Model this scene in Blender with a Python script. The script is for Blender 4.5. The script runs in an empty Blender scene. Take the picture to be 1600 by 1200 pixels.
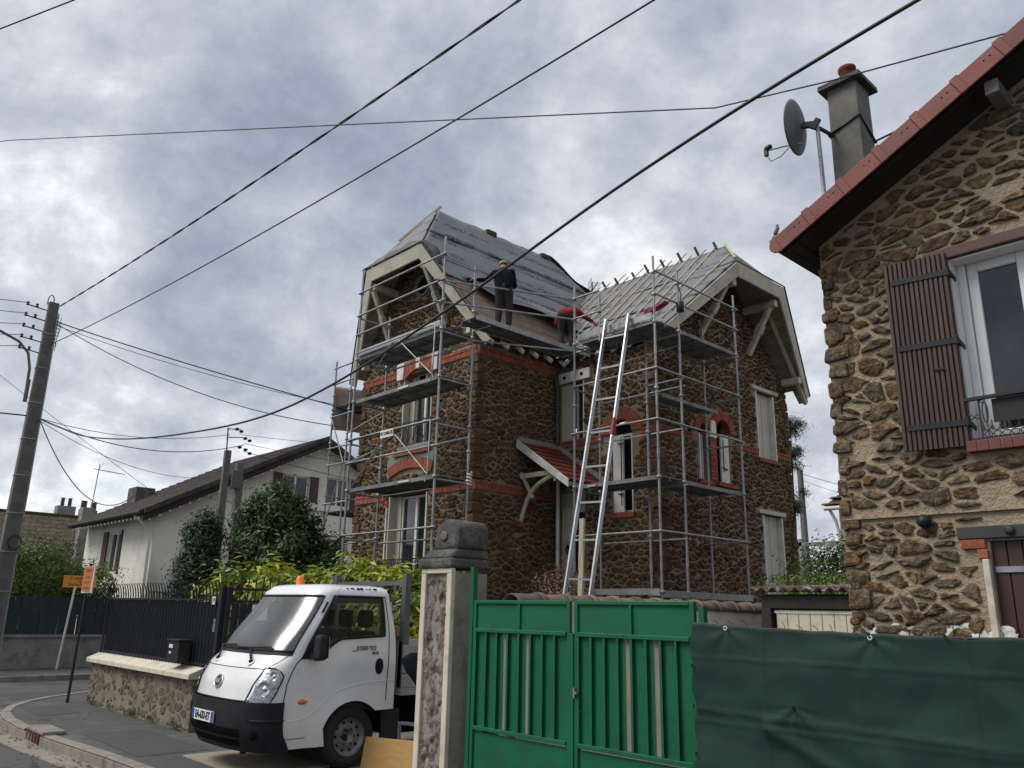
import bpy, math, random
import numpy as np
from mathutils import Vector, Matrix, noise
random.seed(7)
S = bpy.context.scene
COL = S.collection
R = math.radians
# ---------------------------------------------------------------- camera, world, sun, exposure
YAW, PIT, ROLL = R(47.1), R(15.8), R(1.26)
cam_d = bpy.data.cameras.new('camera'); cam = bpy.data.objects.new('camera', cam_d); COL.objects.link(cam)
S.camera = cam
cam_d.sensor_fit = 'HORIZONTAL'; cam_d.sensor_width = 36.0; cam_d.lens = 36.0*1265/1600
cam_d.clip_start = 0.05; cam_d.clip_end = 3000
_h = Vector((-math.sin(YAW), math.cos(YAW), 0)); _r = Vector((math.cos(YAW), math.sin(YAW), 0)); _u = Vector((0, 0, 1))
_f = _h*math.cos(PIT)+_u*math.sin(PIT); _up = -_h*math.sin(PIT)+_u*math.cos(PIT)
_r2 = _r*math.cos(ROLL)+_up*math.sin(ROLL); _up2 = -_r*math.sin(ROLL)+_up*math.cos(ROLL)
cm = Matrix((( _r2.x, _up2.x, -_f.x, 0), (_r2.y, _up2.y, -_f.y, 0), (_r2.z, _up2.z, -_f.z, 1.7), (0, 0, 0, 1)))
cam.matrix_world = cm

SUN_EL, SUN_AZ = R(50), R(145)       # azimuth: to the left of +Y (counter-clockwise seen from above)
world = bpy.data.worlds.new('World'); S.world = world; world.use_nodes = True
nt = world.node_tree; nt.nodes.clear()
def N(t, nt_, **kw):
    n = nt_.nodes.new(t)
    for k, v in kw.items():
        if k in n.inputs.keys() if hasattr(n, 'inputs') else False: n.inputs[k].default_value = v
        else: setattr(n, k, v)
    return n
out = N('ShaderNodeOutputWorld', nt)
sky = nt.nodes.new('ShaderNodeTexSky'); sky.sky_type = 'NISHITA'; sky.sun_disc = False
sky.sun_elevation = SUN_EL; sky.sun_rotation = -SUN_AZ
bgA = nt.nodes.new('ShaderNodeBackground'); bgA.inputs['Strength'].default_value = 0.10
nt.links.new(sky.outputs[0], bgA.inputs['Color'])
tc = nt.nodes.new('ShaderNodeTexCoord')
sep = nt.nodes.new('ShaderNodeSeparateXYZ'); nt.links.new(tc.outputs['Generated'], sep.inputs[0])
def math_n(op, a, b=None, clamp=False):
    m = nt.nodes.new('ShaderNodeMath'); m.operation = op; m.use_clamp = clamp
    for i, v in enumerate((a, b)):
        if v is None: continue
        if isinstance(v, (int, float)): m.inputs[i].default_value = v
        else: nt.links.new(v, m.inputs[i])
    return m.outputs[0]
zz = math_n('ADD', math_n('ABSOLUTE', sep.outputs[2]), 0.55)
comb = nt.nodes.new('ShaderNodeCombineXYZ')
nt.links.new(math_n('DIVIDE', sep.outputs[0], zz), comb.inputs[0]); nt.links.new(math_n('DIVIDE', sep.outputs[1], zz), comb.inputs[1])
comb.inputs[2].default_value = 20.2
def noise_n(vec, scale, detail, rough, dist=0.0):
    n = nt.nodes.new('ShaderNodeTexNoise'); n.inputs['Scale'].default_value = scale; n.inputs['Detail'].default_value = detail
    n.inputs['Roughness'].default_value = rough; n.inputs['Distortion'].default_value = dist
    nt.links.new(vec, n.inputs['Vector']); return n.outputs['Fac']
n1 = noise_n(comb.outputs[0], 3.0, 10, 0.60, 0.25)
n2 = noise_n(comb.outputs[0], 7.0, 9, 0.60, 0.15)
n3 = noise_n(comb.outputs[0], 1.3, 3, 0.5)
mixn = math_n('ADD', math_n('ADD', math_n('MULTIPLY', n1, 0.56), math_n('MULTIPLY', n2, 0.30)), math_n('MULTIPLY', n3, 0.14))
ramp = nt.nodes.new('ShaderNodeValToRGB'); nt.links.new(mixn, ramp.inputs[0])
cr = ramp.color_ramp
cr.elements[0].position = 0.37; cr.elements[0].color = (0.172, 0.197, 0.246, 1)
cr.elements[1].position = 0.66; cr.elements[1].color = (0.80, 0.805, 0.81, 1)
for p, c in ((0.435, (0.232, 0.257, 0.305, 1)), (0.485, (0.295, 0.318, 0.36, 1)), (0.535, (0.38, 0.398, 0.43, 1)), (0.585, (0.535, 0.547, 0.567, 1))):
    e = cr.elements.new(p); e.color = c
bgB = nt.nodes.new('ShaderNodeBackground'); nt.links.new(ramp.outputs[0], bgB.inputs['Color']); bgB.inputs['Strength'].default_value = 1.0
cov = nt.nodes.new('ShaderNodeMapRange'); nt.links.new(n3, cov.inputs['Value'])
cov.inputs['From Min'].default_value = 0.66; cov.inputs['From Max'].default_value = 0.74; cov.inputs['To Min'].default_value = 1.0; cov.inputs['To Max'].default_value = 0.55
ms = nt.nodes.new('ShaderNodeMixShader'); nt.links.new(cov.outputs[0], ms.inputs[0])
nt.links.new(bgA.outputs[0], ms.inputs[1]); nt.links.new(bgB.outputs[0], ms.inputs[2]); nt.links.new(ms.outputs[0], out.inputs['Surface'])

sun_d = bpy.data.lights.new('sun', 'SUN'); sun_d.energy = 1.5; sun_d.angle = R(32); sun_d.color = (1.0, 0.96, 0.9)
sun = bpy.data.objects.new('sun', sun_d); COL.objects.link(sun)
sdir = Vector((-math.sin(SUN_AZ)*math.cos(SUN_EL), math.cos(SUN_AZ)*math.cos(SUN_EL), math.sin(SUN_EL)))
sun.rotation_euler = sdir.to_track_quat('Z', 'Y').to_euler(); sun.location = (0, 0, 40)
vs = S.view_settings; vs.view_transform = 'Standard'; vs.look = 'None'; vs.exposure = 0.88; vs.gamma = 1.0; vs.use_curve_mapping = False
S.render.engine = 'CYCLES'; S.cycles.max_bounces = 6; S.cycles.transparent_max_bounces = 12

# ---------------------------------------------------------------- materials
MATS = {}
def mat(name, c, c2=None, scale=6.0, rough=0.7, metal=0.0, bump=0.0, bscale=30.0, tint=None, spec=0.5, stretch=None, coat=0.0, transl=0.0, detail=5.0, dirt=None, dscale=1.5, bdist=0.02, spots=None, crack=None):
    if name in MATS: return MATS[name]
    m = bpy.data.materials.new(name); m.use_nodes = True; t = m.node_tree; L = t.links.new
    b = t.nodes['Principled BSDF']
    b.inputs['Roughness'].default_value = rough; b.inputs['Metallic'].default_value = metal
    b.inputs['Specular IOR Level'].default_value = spec
    if coat: b.inputs['Coat Weight'].default_value = coat; b.inputs['Coat Roughness'].default_value = 0.08
    co = t.nodes.new('ShaderNodeTexCoord'); vec = co.outputs['Object']
    if stretch:
        mp = t.nodes.new('ShaderNodeMapping'); mp.inputs['Scale'].default_value = stretch; L(vec, mp.inputs['Vector']); vec = mp.outputs[0]
    def nz(s, d=5.0, r=0.6):
        n = t.nodes.new('ShaderNodeTexNoise'); n.inputs['Scale'].default_value = s; n.inputs['Detail'].default_value = d; n.inputs['Roughness'].default_value = r
        L(vec, n.inputs['Vector']); return n.outputs['Fac']
    def mix(f, a, bb, mode='MIX'):
        x = t.nodes.new('ShaderNodeMix'); x.data_type = 'RGBA'; x.blend_type = mode
        for i, v in ((0, f), (6, a), (7, bb)):
            if isinstance(v, (int, float)): x.inputs[i].default_value = v
            elif isinstance(v, tuple): x.inputs[i].default_value = (*v[:3], 1)
            else: L(v, x.inputs[i])
        return x.outputs[2]
    if tint:
        at = t.nodes.new('ShaderNodeAttribute'); at.attribute_name = 'tint'
        rp = t.nodes.new('ShaderNodeValToRGB'); L(at.outputs['Fac'], rp.inputs[0])
        els = rp.color_ramp.elements
        n_ = len(tint)
        els[0].position = 0; els[0].color = (*tint[0], 1); els[1].position = 1; els[1].color = (*tint[-1], 1)
        for i in range(1, n_-1):
            e = els.new(i/(n_-1)); e.color = (*tint[i], 1)
        col = rp.outputs[0]
        if c2 is not None:
            mr = t.nodes.new('ShaderNodeMapRange'); L(nz(scale, detail), mr.inputs[0]); mr.inputs[1].default_value = 0.35; mr.inputs[2].default_value = 0.65
            f = mr.outputs[0]
            col = mix(f, col, mix(1.0, col, c2, 'MULTIPLY'))
    elif c2 is not None:
        mr = t.nodes.new('ShaderNodeMapRange'); L(nz(scale, detail), mr.inputs[0]); mr.inputs[1].default_value = 0.3; mr.inputs[2].default_value = 0.7
        col = mix(mr.outputs[0], c, c2)
    else: col = None
    if dirt is not None:
        mr = t.nodes.new('ShaderNodeMapRange'); L(nz(dscale, 7.0, 0.68), mr.inputs[0]); mr.inputs[1].default_value = 0.5; mr.inputs[2].default_value = 0.72
        col = mix(mr.outputs[0], col if col is not None else c, dirt)
    if spots:
        mr = t.nodes.new('ShaderNodeMapRange'); L(nz(spots[1], 4.0, 0.55), mr.inputs[0]); mr.inputs[1].default_value = spots[2]; mr.inputs[2].default_value = spots[2]+0.04
        col = mix(mr.outputs[0], col if col is not None else c, spots[0])
    if crack:     # thin meandering cracks: (colour, scale, width)
        wv = t.nodes.new('ShaderNodeTexNoise'); wv.inputs['Scale'].default_value = 1.5; wv.inputs['Detail'].default_value = 5; L(vec, wv.inputs['Vector'])
        va = t.nodes.new('ShaderNodeVectorMath'); va.operation = 'MULTIPLY_ADD'; L(wv.outputs['Color'], va.inputs[0]); va.inputs[1].default_value = (0.9, 0.9, 0.9); L(vec, va.inputs[2])
        vo = t.nodes.new('ShaderNodeTexVoronoi'); vo.feature = 'DISTANCE_TO_EDGE'; vo.inputs['Scale'].default_value = crack[1]; L(va.outputs[0], vo.inputs['Vector'])
        mr = t.nodes.new('ShaderNodeMapRange'); L(vo.outputs['Distance'], mr.inputs[0]); mr.inputs[1].default_value = 0.0; mr.inputs[2].default_value = crack[2]; mr.inputs[3].default_value = 1.0; mr.inputs[4].default_value = 0.0
        col = mix(mr.outputs[0], col if col is not None else c, crack[0])
    if col is None: b.inputs['Base Color'].default_value = (*c, 1)
    else: L(col, b.inputs['Base Color'])
    if bump:
        bp = t.nodes.new('ShaderNodeBump'); bp.inputs['Strength'].default_value = bump; bp.inputs['Distance'].default_value = bdist
        L(nz(bscale, 6.0, 0.65), bp.inputs['Height']); L(bp.outputs[0], b.inputs['Normal'])
    if transl:
        tr = t.nodes.new('ShaderNodeBsdfTranslucent'); mx = t.nodes.new('ShaderNodeMixShader'); mx.inputs[0].default_value = transl
        if col is not None: L(col, tr.inputs[0])
        else: tr.inputs[0].default_value = (*c, 1)
        L(b.outputs[0], mx.inputs[1]); L(tr.outputs[0], mx.inputs[2]); L(mx.outputs[0], t.nodes['Material Output'].inputs[0])
    MATS[name] = m; return m
def glassmat(name, tintc=(0.75, 0.8, 0.8), ior=1.5, gl=(1, 1, 1), rough=0.02):
    m = bpy.data.materials.new(name); m.use_nodes = True; t = m.node_tree; t.nodes.clear(); L = t.links.new
    o = t.nodes.new('ShaderNodeOutputMaterial'); mx = t.nodes.new('ShaderNodeMixShader'); fr = t.nodes.new('ShaderNodeFresnel'); fr.inputs[0].default_value = ior
    a = t.nodes.new('ShaderNodeBsdfTransparent'); a.inputs[0].default_value = (*tintc, 1); g = t.nodes.new('ShaderNodeBsdfGlossy'); g.inputs['Roughness'].default_value = rough; g.inputs[0].default_value = (*gl, 1)
    L(fr.outputs[0], mx.inputs[0]); L(a.outputs[0], mx.inputs[1]); L(g.outputs[0], mx.inputs[2]); L(mx.outputs[0], o.inputs[0])
    MATS[name] = m; return m

m_stoneA = mat('meuliere_brown', (0, 0, 0), (0.5, 0.46, 0.42), scale=18, rough=0.9, bump=1.0, bscale=26, bdist=0.06, spec=0.12, dirt=(0.23, 0.175, 0.12), dscale=6.0,
    tint=[(0.095, 0.062, 0.038), (0.18, 0.102, 0.046), (0.12, 0.085, 0.058), (0.24, 0.138, 0.06), (0.09, 0.073, 0.056), (0.19, 0.14, 0.095), (0.14, 0.083, 0.045)])
m_mortA = mat('mortar_brown', (0.37, 0.29, 0.20), (0.25, 0.195, 0.138), scale=5, rough=0.95, bump=0.9, bscale=35, bdist=0.03, spec=0.1, dirt=(0.14, 0.11, 0.08), dscale=1.2)
m_stoneB = mat('meuliere_ochre', (0, 0, 0), (0.36, 0.34, 0.33), scale=24, rough=0.92, bump=1.0, bscale=34, bdist=0.06, spec=0.1, detail=9, dirt=(0.40, 0.32, 0.215), dscale=11,
    tint=[(0.225, 0.152, 0.088), (0.28, 0.17, 0.078), (0.19, 0.157, 0.12), (0.27, 0.19, 0.113), (0.165, 0.118, 0.084), (0.33, 0.20, 0.083), (0.25, 0.205, 0.148), (0.20, 0.135, 0.08)])
m_mortB = mat('mortar_sand', (0.55, 0.45, 0.315), (0.43, 0.35, 0.24), scale=6, rough=0.95, bump=1.0, bscale=30, bdist=0.06, spec=0.1, dirt=(0.34, 0.28, 0.2), dscale=1.0)
m_brick = mat('red_brick', (0, 0, 0), (0.72, 0.7, 0.7), scale=18, rough=0.85, bump=0.3, bscale=60, spec=0.2, tint=[(0.30, 0.092, 0.06), (0.38, 0.125, 0.078), (0.25, 0.078, 0.054), (0.42, 0.15, 0.095)])
m_brickmort = mat('brick_mortar', (0.42, 0.30, 0.24), (0.34, 0.25, 0.2), scale=20, rough=0.95, spec=0.1)
m_barge = mat('painted_bargeboard', (0.56, 0.52, 0.41), (0.46, 0.425, 0.33), scale=3, rough=0.6, dirt=(0.30, 0.27, 0.21), dscale=2.2, bump=0.1)
m_soffit = mat('soffit_boards', (0.42, 0.38, 0.30), (0.30, 0.265, 0.2), scale=3, rough=0.8, dirt=(0.2, 0.17, 0.13))
m_white = mat('white_paint', (0.72, 0.71, 0.67), (0.60, 0.585, 0.54), scale=2.5, rough=0.5, dirt=(0.42, 0.4, 0.36), dscale=3)
m_shut = mat('grey_beige_shutter', (0.50, 0.47, 0.40), (0.42, 0.39, 0.33), scale=3, rough=0.6)
m_upvc = mat('white_window_frame', (0.78, 0.79, 0.78), (0.72, 0.73, 0.72), scale=2, rough=0.35)
m_pane = mat('window_pane', (0.012, 0.015, 0.018), rough=0.03, spec=0.9)
m_dark = mat('dark_interior', (0.006, 0.006, 0.006), rough=0.95, spec=0.05)
m_galv = mat('galvanised_steel', (0.36, 0.375, 0.38), (0.26, 0.27, 0.275), scale=9, rough=0.5, metal=0.55, dirt=(0.17, 0.16, 0.15), dscale=5, bump=0.1, bscale=90, spots=((0.16, 0.075, 0.035), 16, 0.66))
m_deck = mat('scaffold_deck', (0.25, 0.26, 0.265), (0.17, 0.175, 0.18), scale=5, rough=0.6, metal=0.4, dirt=(0.10, 0.09, 0.08), dscale=3, spots=((0.42, 0.40, 0.37), 11, 0.66))
m_alu = mat('aluminium', (0.44, 0.45, 0.46), (0.34, 0.35, 0.36), scale=10, rough=0.38, metal=0.7)
m_memb = None
m_batten = mat('new_batten_wood', (0.50, 0.45, 0.31), (0.42, 0.37, 0.25), scale=4, rough=0.75, stretch=(6, 1, 1))
m_wood = mat('weathered_board', (0.24, 0.17, 0.115), (0.15, 0.105, 0.07), scale=5, rough=0.85, bump=0.3)
m_ply = mat('plywood_board', (0.46, 0.28, 0.10), (0.36, 0.215, 0.075), scale=5, rough=0.65, stretch=(1, 1, 6), bump=0.1)
m_tile = mat('red_clay_tile', (0, 0, 0), (0.65, 0.6, 0.58), scale=7, rough=0.8, bump=0.25, bscale=50, tint=[(0.20, 0.055, 0.036), (0.27, 0.08, 0.05), (0.16, 0.05, 0.036)], spec=0.2)
m_verge = mat('red_verge_tile', (0, 0, 0), (0.7, 0.66, 0.64), scale=4, rough=0.6, bump=0.15, bscale=60, tint=[(0.19, 0.042, 0.030), (0.24, 0.055, 0.038), (0.16, 0.036, 0.027)])
m_rtile = mat('brown_roof_tile', (0, 0, 0), (0.6, 0.6, 0.6), scale=5, rough=0.85, tint=[(0.055, 0.042, 0.036), (0.085, 0.065, 0.052), (0.04, 0.033, 0.03)])
m_cope = mat('brown_coping_tile', (0, 0, 0), (0.6, 0.58, 0.55), scale=6, rough=0.9, bump=0.4, bscale=40, tint=[(0.20, 0.15, 0.12), (0.26, 0.19, 0.15), (0.16, 0.13, 0.11)])
m_render = mat('cream_render', (0.80, 0.775, 0.70), (0.74, 0.71, 0.635), scale=1.2, rough=0.9, dirt=(0.5, 0.47, 0.4), dscale=0.7, bump=0.15, bscale=60)
m_conc = mat('old_concrete', (0.30, 0.285, 0.255), (0.20, 0.19, 0.17), scale=4, rough=0.9, bump=0.5, bscale=25, dirt=(0.09, 0.085, 0.08), dscale=2.4)
m_concP = mat('pole_concrete', (0.155, 0.148, 0.138), (0.105, 0.10, 0.095), scale=3, rough=0.9, bump=0.3, bscale=30)
m_pilcap = mat('blackened_concrete', (0.115, 0.11, 0.105), (0.05, 0.05, 0.05), scale=5, rough=0.95, bump=0.8, bscale=16, bdist=0.05, dirt=(0.26, 0.25, 0.23), dscale=3.5)
m_rock = mat('rough_cast_pillar', (0.30, 0.265, 0.225), (0.16, 0.135, 0.115), scale=7, rough=0.95, bump=1.0, bscale=14, bdist=0.08, dirt=(0.06, 0.045, 0.04), dscale=7)
m_cream = mat('cream_trim', (0.66, 0.60, 0.48), (0.56, 0.5, 0.4), scale=3, rough=0.7, dirt=(0.36, 0.32, 0.26), dscale=4)
m_chim = mat('chimney_render', (0.19, 0.18, 0.165), (0.125, 0.12, 0.11), scale=2.5, rough=0.95, bump=0.3, bscale=40, dirt=(0.08, 0.078, 0.075), dscale=1.6)
m_green = mat('green_gate_paint', (0.003, 0.125, 0.052), (0.002, 0.102, 0.042), scale=1.5, rough=0.5, spec=0.35, dirt=(0.012, 0.075, 0.036), dscale=3.5, bump=0.12, bscale=12, spots=((0.10, 0.05, 0.03), 26, 0.70))
m_net = mat('green_screen_net', (0.009, 0.034, 0.026), (0.006, 0.025, 0.019), scale=2.2, rough=0.75, spec=0.35, bump=0.25, bscale=500, bdist=0.004, dirt=(0.016, 0.048, 0.038), dscale=1.8)
m_iron = mat('black_iron', (0.014, 0.014, 0.016), (0.022, 0.022, 0.024), scale=8, rough=0.5, spec=0.4)
m_fence = mat('dark_blue_fence', (0.012, 0.014, 0.022), (0.02, 0.022, 0.03), scale=4, rough=0.5, spec=0.3)
m_fencegrn = mat('dark_green_fence', (0.012, 0.024, 0.028), (0.018, 0.032, 0.035), scale=2, rough=0.6)
m_asph = mat('asphalt', (0.085, 0.083, 0.083), (0.062, 0.061, 0.062), scale=1.6, rough=0.92, bump=0.45, bscale=160, bdist=0.006, dirt=(0.14, 0.135, 0.128), dscale=0.9, spots=((0.03, 0.03, 0.03), 1.3, 0.66), crack=((0.03, 0.03, 0.03), 0.45, 0.012))
m_pave = mat('pavement_asphalt', (0.078, 0.076, 0.075), (0.060, 0.059, 0.06), scale=1.2, rough=0.92, bump=0.4, bscale=150, bdist=0.006, dirt=(0.13, 0.125, 0.115), dscale=1.3, spots=((0.035, 0.034, 0.033), 2.2, 0.67), crack=((0.03, 0.03, 0.028), 0.6, 0.012))
m_kerb = mat('kerb_concrete', (0.26, 0.235, 0.20), (0.19, 0.17, 0.145), scale=5, rough=0.9, bump=0.3, bscale=60, dirt=(0.12, 0.105, 0.09), dscale=2.5)
m_soil = mat('garden_ground', (0.10, 0.085, 0.055), (0.06, 0.075, 0.03), scale=2, rough=1.0, bump=0.5, bscale=30)
m_far = mat('ground_far', (0.10, 0.10, 0.07), (0.07, 0.08, 0.05), scale=0.3, rough=1.0)
m_brownp = mat('brown_shutter_paint', (0.075, 0.042, 0.034), (0.055, 0.031, 0.026), scale=4, rough=0.6, dirt=(0.10, 0.065, 0.055), dscale=3, stretch=(1, 1, 0.25))
m_brownd = mat('brown_door_paint', (0.060, 0.028, 0.022), (0.042, 0.02, 0.016), scale=4, rough=0.5, stretch=(1, 1, 0.2))
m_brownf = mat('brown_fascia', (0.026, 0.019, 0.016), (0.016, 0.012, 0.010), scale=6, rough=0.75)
m_lintel = mat('lintel_steel', (0.05, 0.048, 0.048), (0.035, 0.032, 0.03), scale=5, rough=0.6)
m_vwhite = mat('van_white_paint', (0.78, 0.78, 0.775), (0.74, 0.74, 0.735), scale=1.6, rough=0.3, coat=0.7, spec=0.5, dirt=(0.68, 0.67, 0.65), dscale=3.0, spots=((0.36, 0.32, 0.28), 34, 0.74))
m_plast = mat('black_plastic', (0.013, 0.013, 0.017), (0.022, 0.022, 0.026), scale=6, rough=0.6, spec=0.22, bump=0.1, bscale=300, bdist=0.003)
m_rubber = mat('tyre_rubber', (0.018, 0.018, 0.018), (0.028, 0.027, 0.026), scale=9, rough=0.85)
m_rim = mat('grey_steel_rim', (0.30, 0.30, 0.30), (0.20, 0.19, 0.18), scale=9, rough=0.5, metal=0.5, dirt=(0.12, 0.10, 0.085), dscale=6)
m_chrome = mat('chrome', (0.8, 0.8, 0.8), rough=0.12, metal=1.0)
m_amber = mat('amber_plastic', (0.75, 0.16, 0.02), rough=0.25, spec=0.6)
m_beacon = mat('orange_beacon', (0.85, 0.20, 0.02), rough=0.35)
m_vgrey = mat('grey_truck_bed', (0.36, 0.365, 0.37), (0.29, 0.295, 0.30), scale=3, rough=0.5, dirt=(0.2, 0.195, 0.19))
m_seat = mat('black_seat', (0.02, 0.02, 0.022), (0.03, 0.03, 0.03), scale=12, rough=0.75)
m_glassv = glassmat('van_glass', (0.80, 0.84, 0.84)); m_glassw = glassmat('windscreen_glass', (0.5, 0.55, 0.57), 2.1, rough=0.2)
m_glassh = glassmat('lamp_glass', (0.9, 0.9, 0.9), 1.4)
m_plate = mat('number_plate_white', (0.75, 0.75, 0.75), rough=0.35)
m_blue = mat('plate_blue', (0.02, 0.08, 0.42), rough=0.4)
m_black = mat('black_print', (0.012, 0.012, 0.012), rough=0.6)
m_redp = mat('red_print', (0.5, 0.06, 0.04), rough=0.5)
m_sign = mat('orange_sign', (0.66, 0.25, 0.015), (0.6, 0.22, 0.015), scale=6, rough=0.5)
m_signr = mat('orange_sign_worn', (0.62, 0.22, 0.06), (0.54, 0.18, 0.05), scale=9, rough=0.55)
m_signt = mat('sign_print', (0.20, 0.03, 0.01), rough=0.6)
m_cable = mat('black_cable', (0.018, 0.018, 0.02), rough=0.6)
m_cloth_b = mat('navy_black_cloth', (0.006, 0.007, 0.011), (0.010, 0.011, 0.015), scale=12, rough=0.95, spec=0.08, bump=0.4, bscale=12, bdist=0.03)
m_cloth_g = mat('dark_grey_trousers', (0.036, 0.034, 0.036), (0.024, 0.023, 0.024), scale=10, rough=0.9, spec=0.2, bump=0.4, bscale=14, bdist=0.03)
m_cloth_gr = mat('green_grey_trousers', (0.035, 0.04, 0.038), (0.026, 0.03, 0.03), scale=10, rough=0.9, spec=0.2, bump=0.4, bscale=14, bdist=0.03)
m_cloth_r = mat('red_cloth', (0.25, 0.013, 0.024), (0.18, 0.010, 0.018), scale=10, rough=0.85, spec=0.2, bump=0.4, bscale=12, bdist=0.03)
m_cap = mat('beige_cap', (0.36, 0.29, 0.22), (0.28, 0.22, 0.165), scale=14, rough=0.9)
m_hair = mat('dark_hair', (0.02, 0.015, 0.012), rough=0.8)
m_skin = mat('skin', (0.42, 0.25, 0.17), rough=0.6)
m_banner = mat('faded_banner', (0.46, 0.33, 0.28), (0.54, 0.44, 0.38), scale=1.8, rough=0.7, dirt=(0.38, 0.2, 0.17), dscale=1.2)
m_dish = mat('dish_grey', (0.17, 0.17, 0.17), (0.13, 0.13, 0.13), scale=5, rough=0.55)
m_red = mat('red_plastic', (0.24, 0.014, 0.02), (0.18, 0.012, 0.016), scale=8, rough=0.6)
m_stonelow = mat('low_wall_render', (0.235, 0.205, 0.155), (0.165, 0.14, 0.105), scale=4, rough=0.95, bump=0.6, bscale=22, bdist=0.03, dirt=(0.09, 0.075, 0.055), dscale=2.0)
m_lstone = mat('low_wall_stone', (0, 0, 0), (0.6, 0.55, 0.5), scale=14, rough=0.95, bump=0.8, bscale=30, tint=[(0.13, 0.10, 0.07), (0.17, 0.125, 0.085), (0.11, 0.088, 0.065), (0.19, 0.15, 0.105)])
m_buff = mat('buff_block', (0, 0, 0), (0.8, 0.78, 0.75), scale=3, rough=0.95, tint=[(0.33, 0.27, 0.19), (0.38, 0.31, 0.22), (0.29, 0.235, 0.165)])
m_wpaint = mat('white_limewash', (0.74, 0.73, 0.70), (0.64, 0.62, 0.57), scale=9, rough=0.9, bump=0.8, bscale=30)
m_gtile = mat('green_strip', (0.20, 0.25, 0.20), (0.15, 0.19, 0.155), scale=5, rough=0.8)
m_bark = mat('bark', (0.075, 0.055, 0.04), (0.045, 0.035, 0.028), scale=9, rough=0.95, bump=0.6, bscale=25)
def leafmat(name, cols, tr=0.25, rough=0.45): return mat(name, (0, 0, 0), None, rough=rough, tint=cols, spec=0.4, transl=tr)
m_lf_dark = leafmat('leaf_dark_green', [(0.022, 0.046, 0.016), (0.05, 0.095, 0.03), (0.085, 0.14, 0.045)], 0.25)
m_lf_blue = leafmat('leaf_conifer', [(0.014, 0.030, 0.016), (0.028, 0.055, 0.026), (0.05, 0.082, 0.038)], 0.15, 0.6)
m_lf_auc = leafmat('leaf_aucuba', [(0.07, 0.13, 0.012), (0.26, 0.31, 0.022), (0.50, 0.49, 0.045), (0.15, 0.23, 0.02)], 0.3)
m_lf_hedge = leafmat('leaf_laurel', [(0.05, 0.085, 0.02), (0.12, 0.18, 0.035), (0.20, 0.26, 0.055)], 0.25)
m_lf_mid = leafmat('leaf_mid', [(0.028, 0.06, 0.018), (0.06, 0.11, 0.03), (0.10, 0.155, 0.04)], 0.25)
m_lf_dry = leafmat('leaf_dry', [(0.10, 0.045, 0.03), (0.22, 0.12, 0.08), (0.38, 0.27, 0.2), (0.06, 0.05, 0.03)], 0.2)

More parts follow.
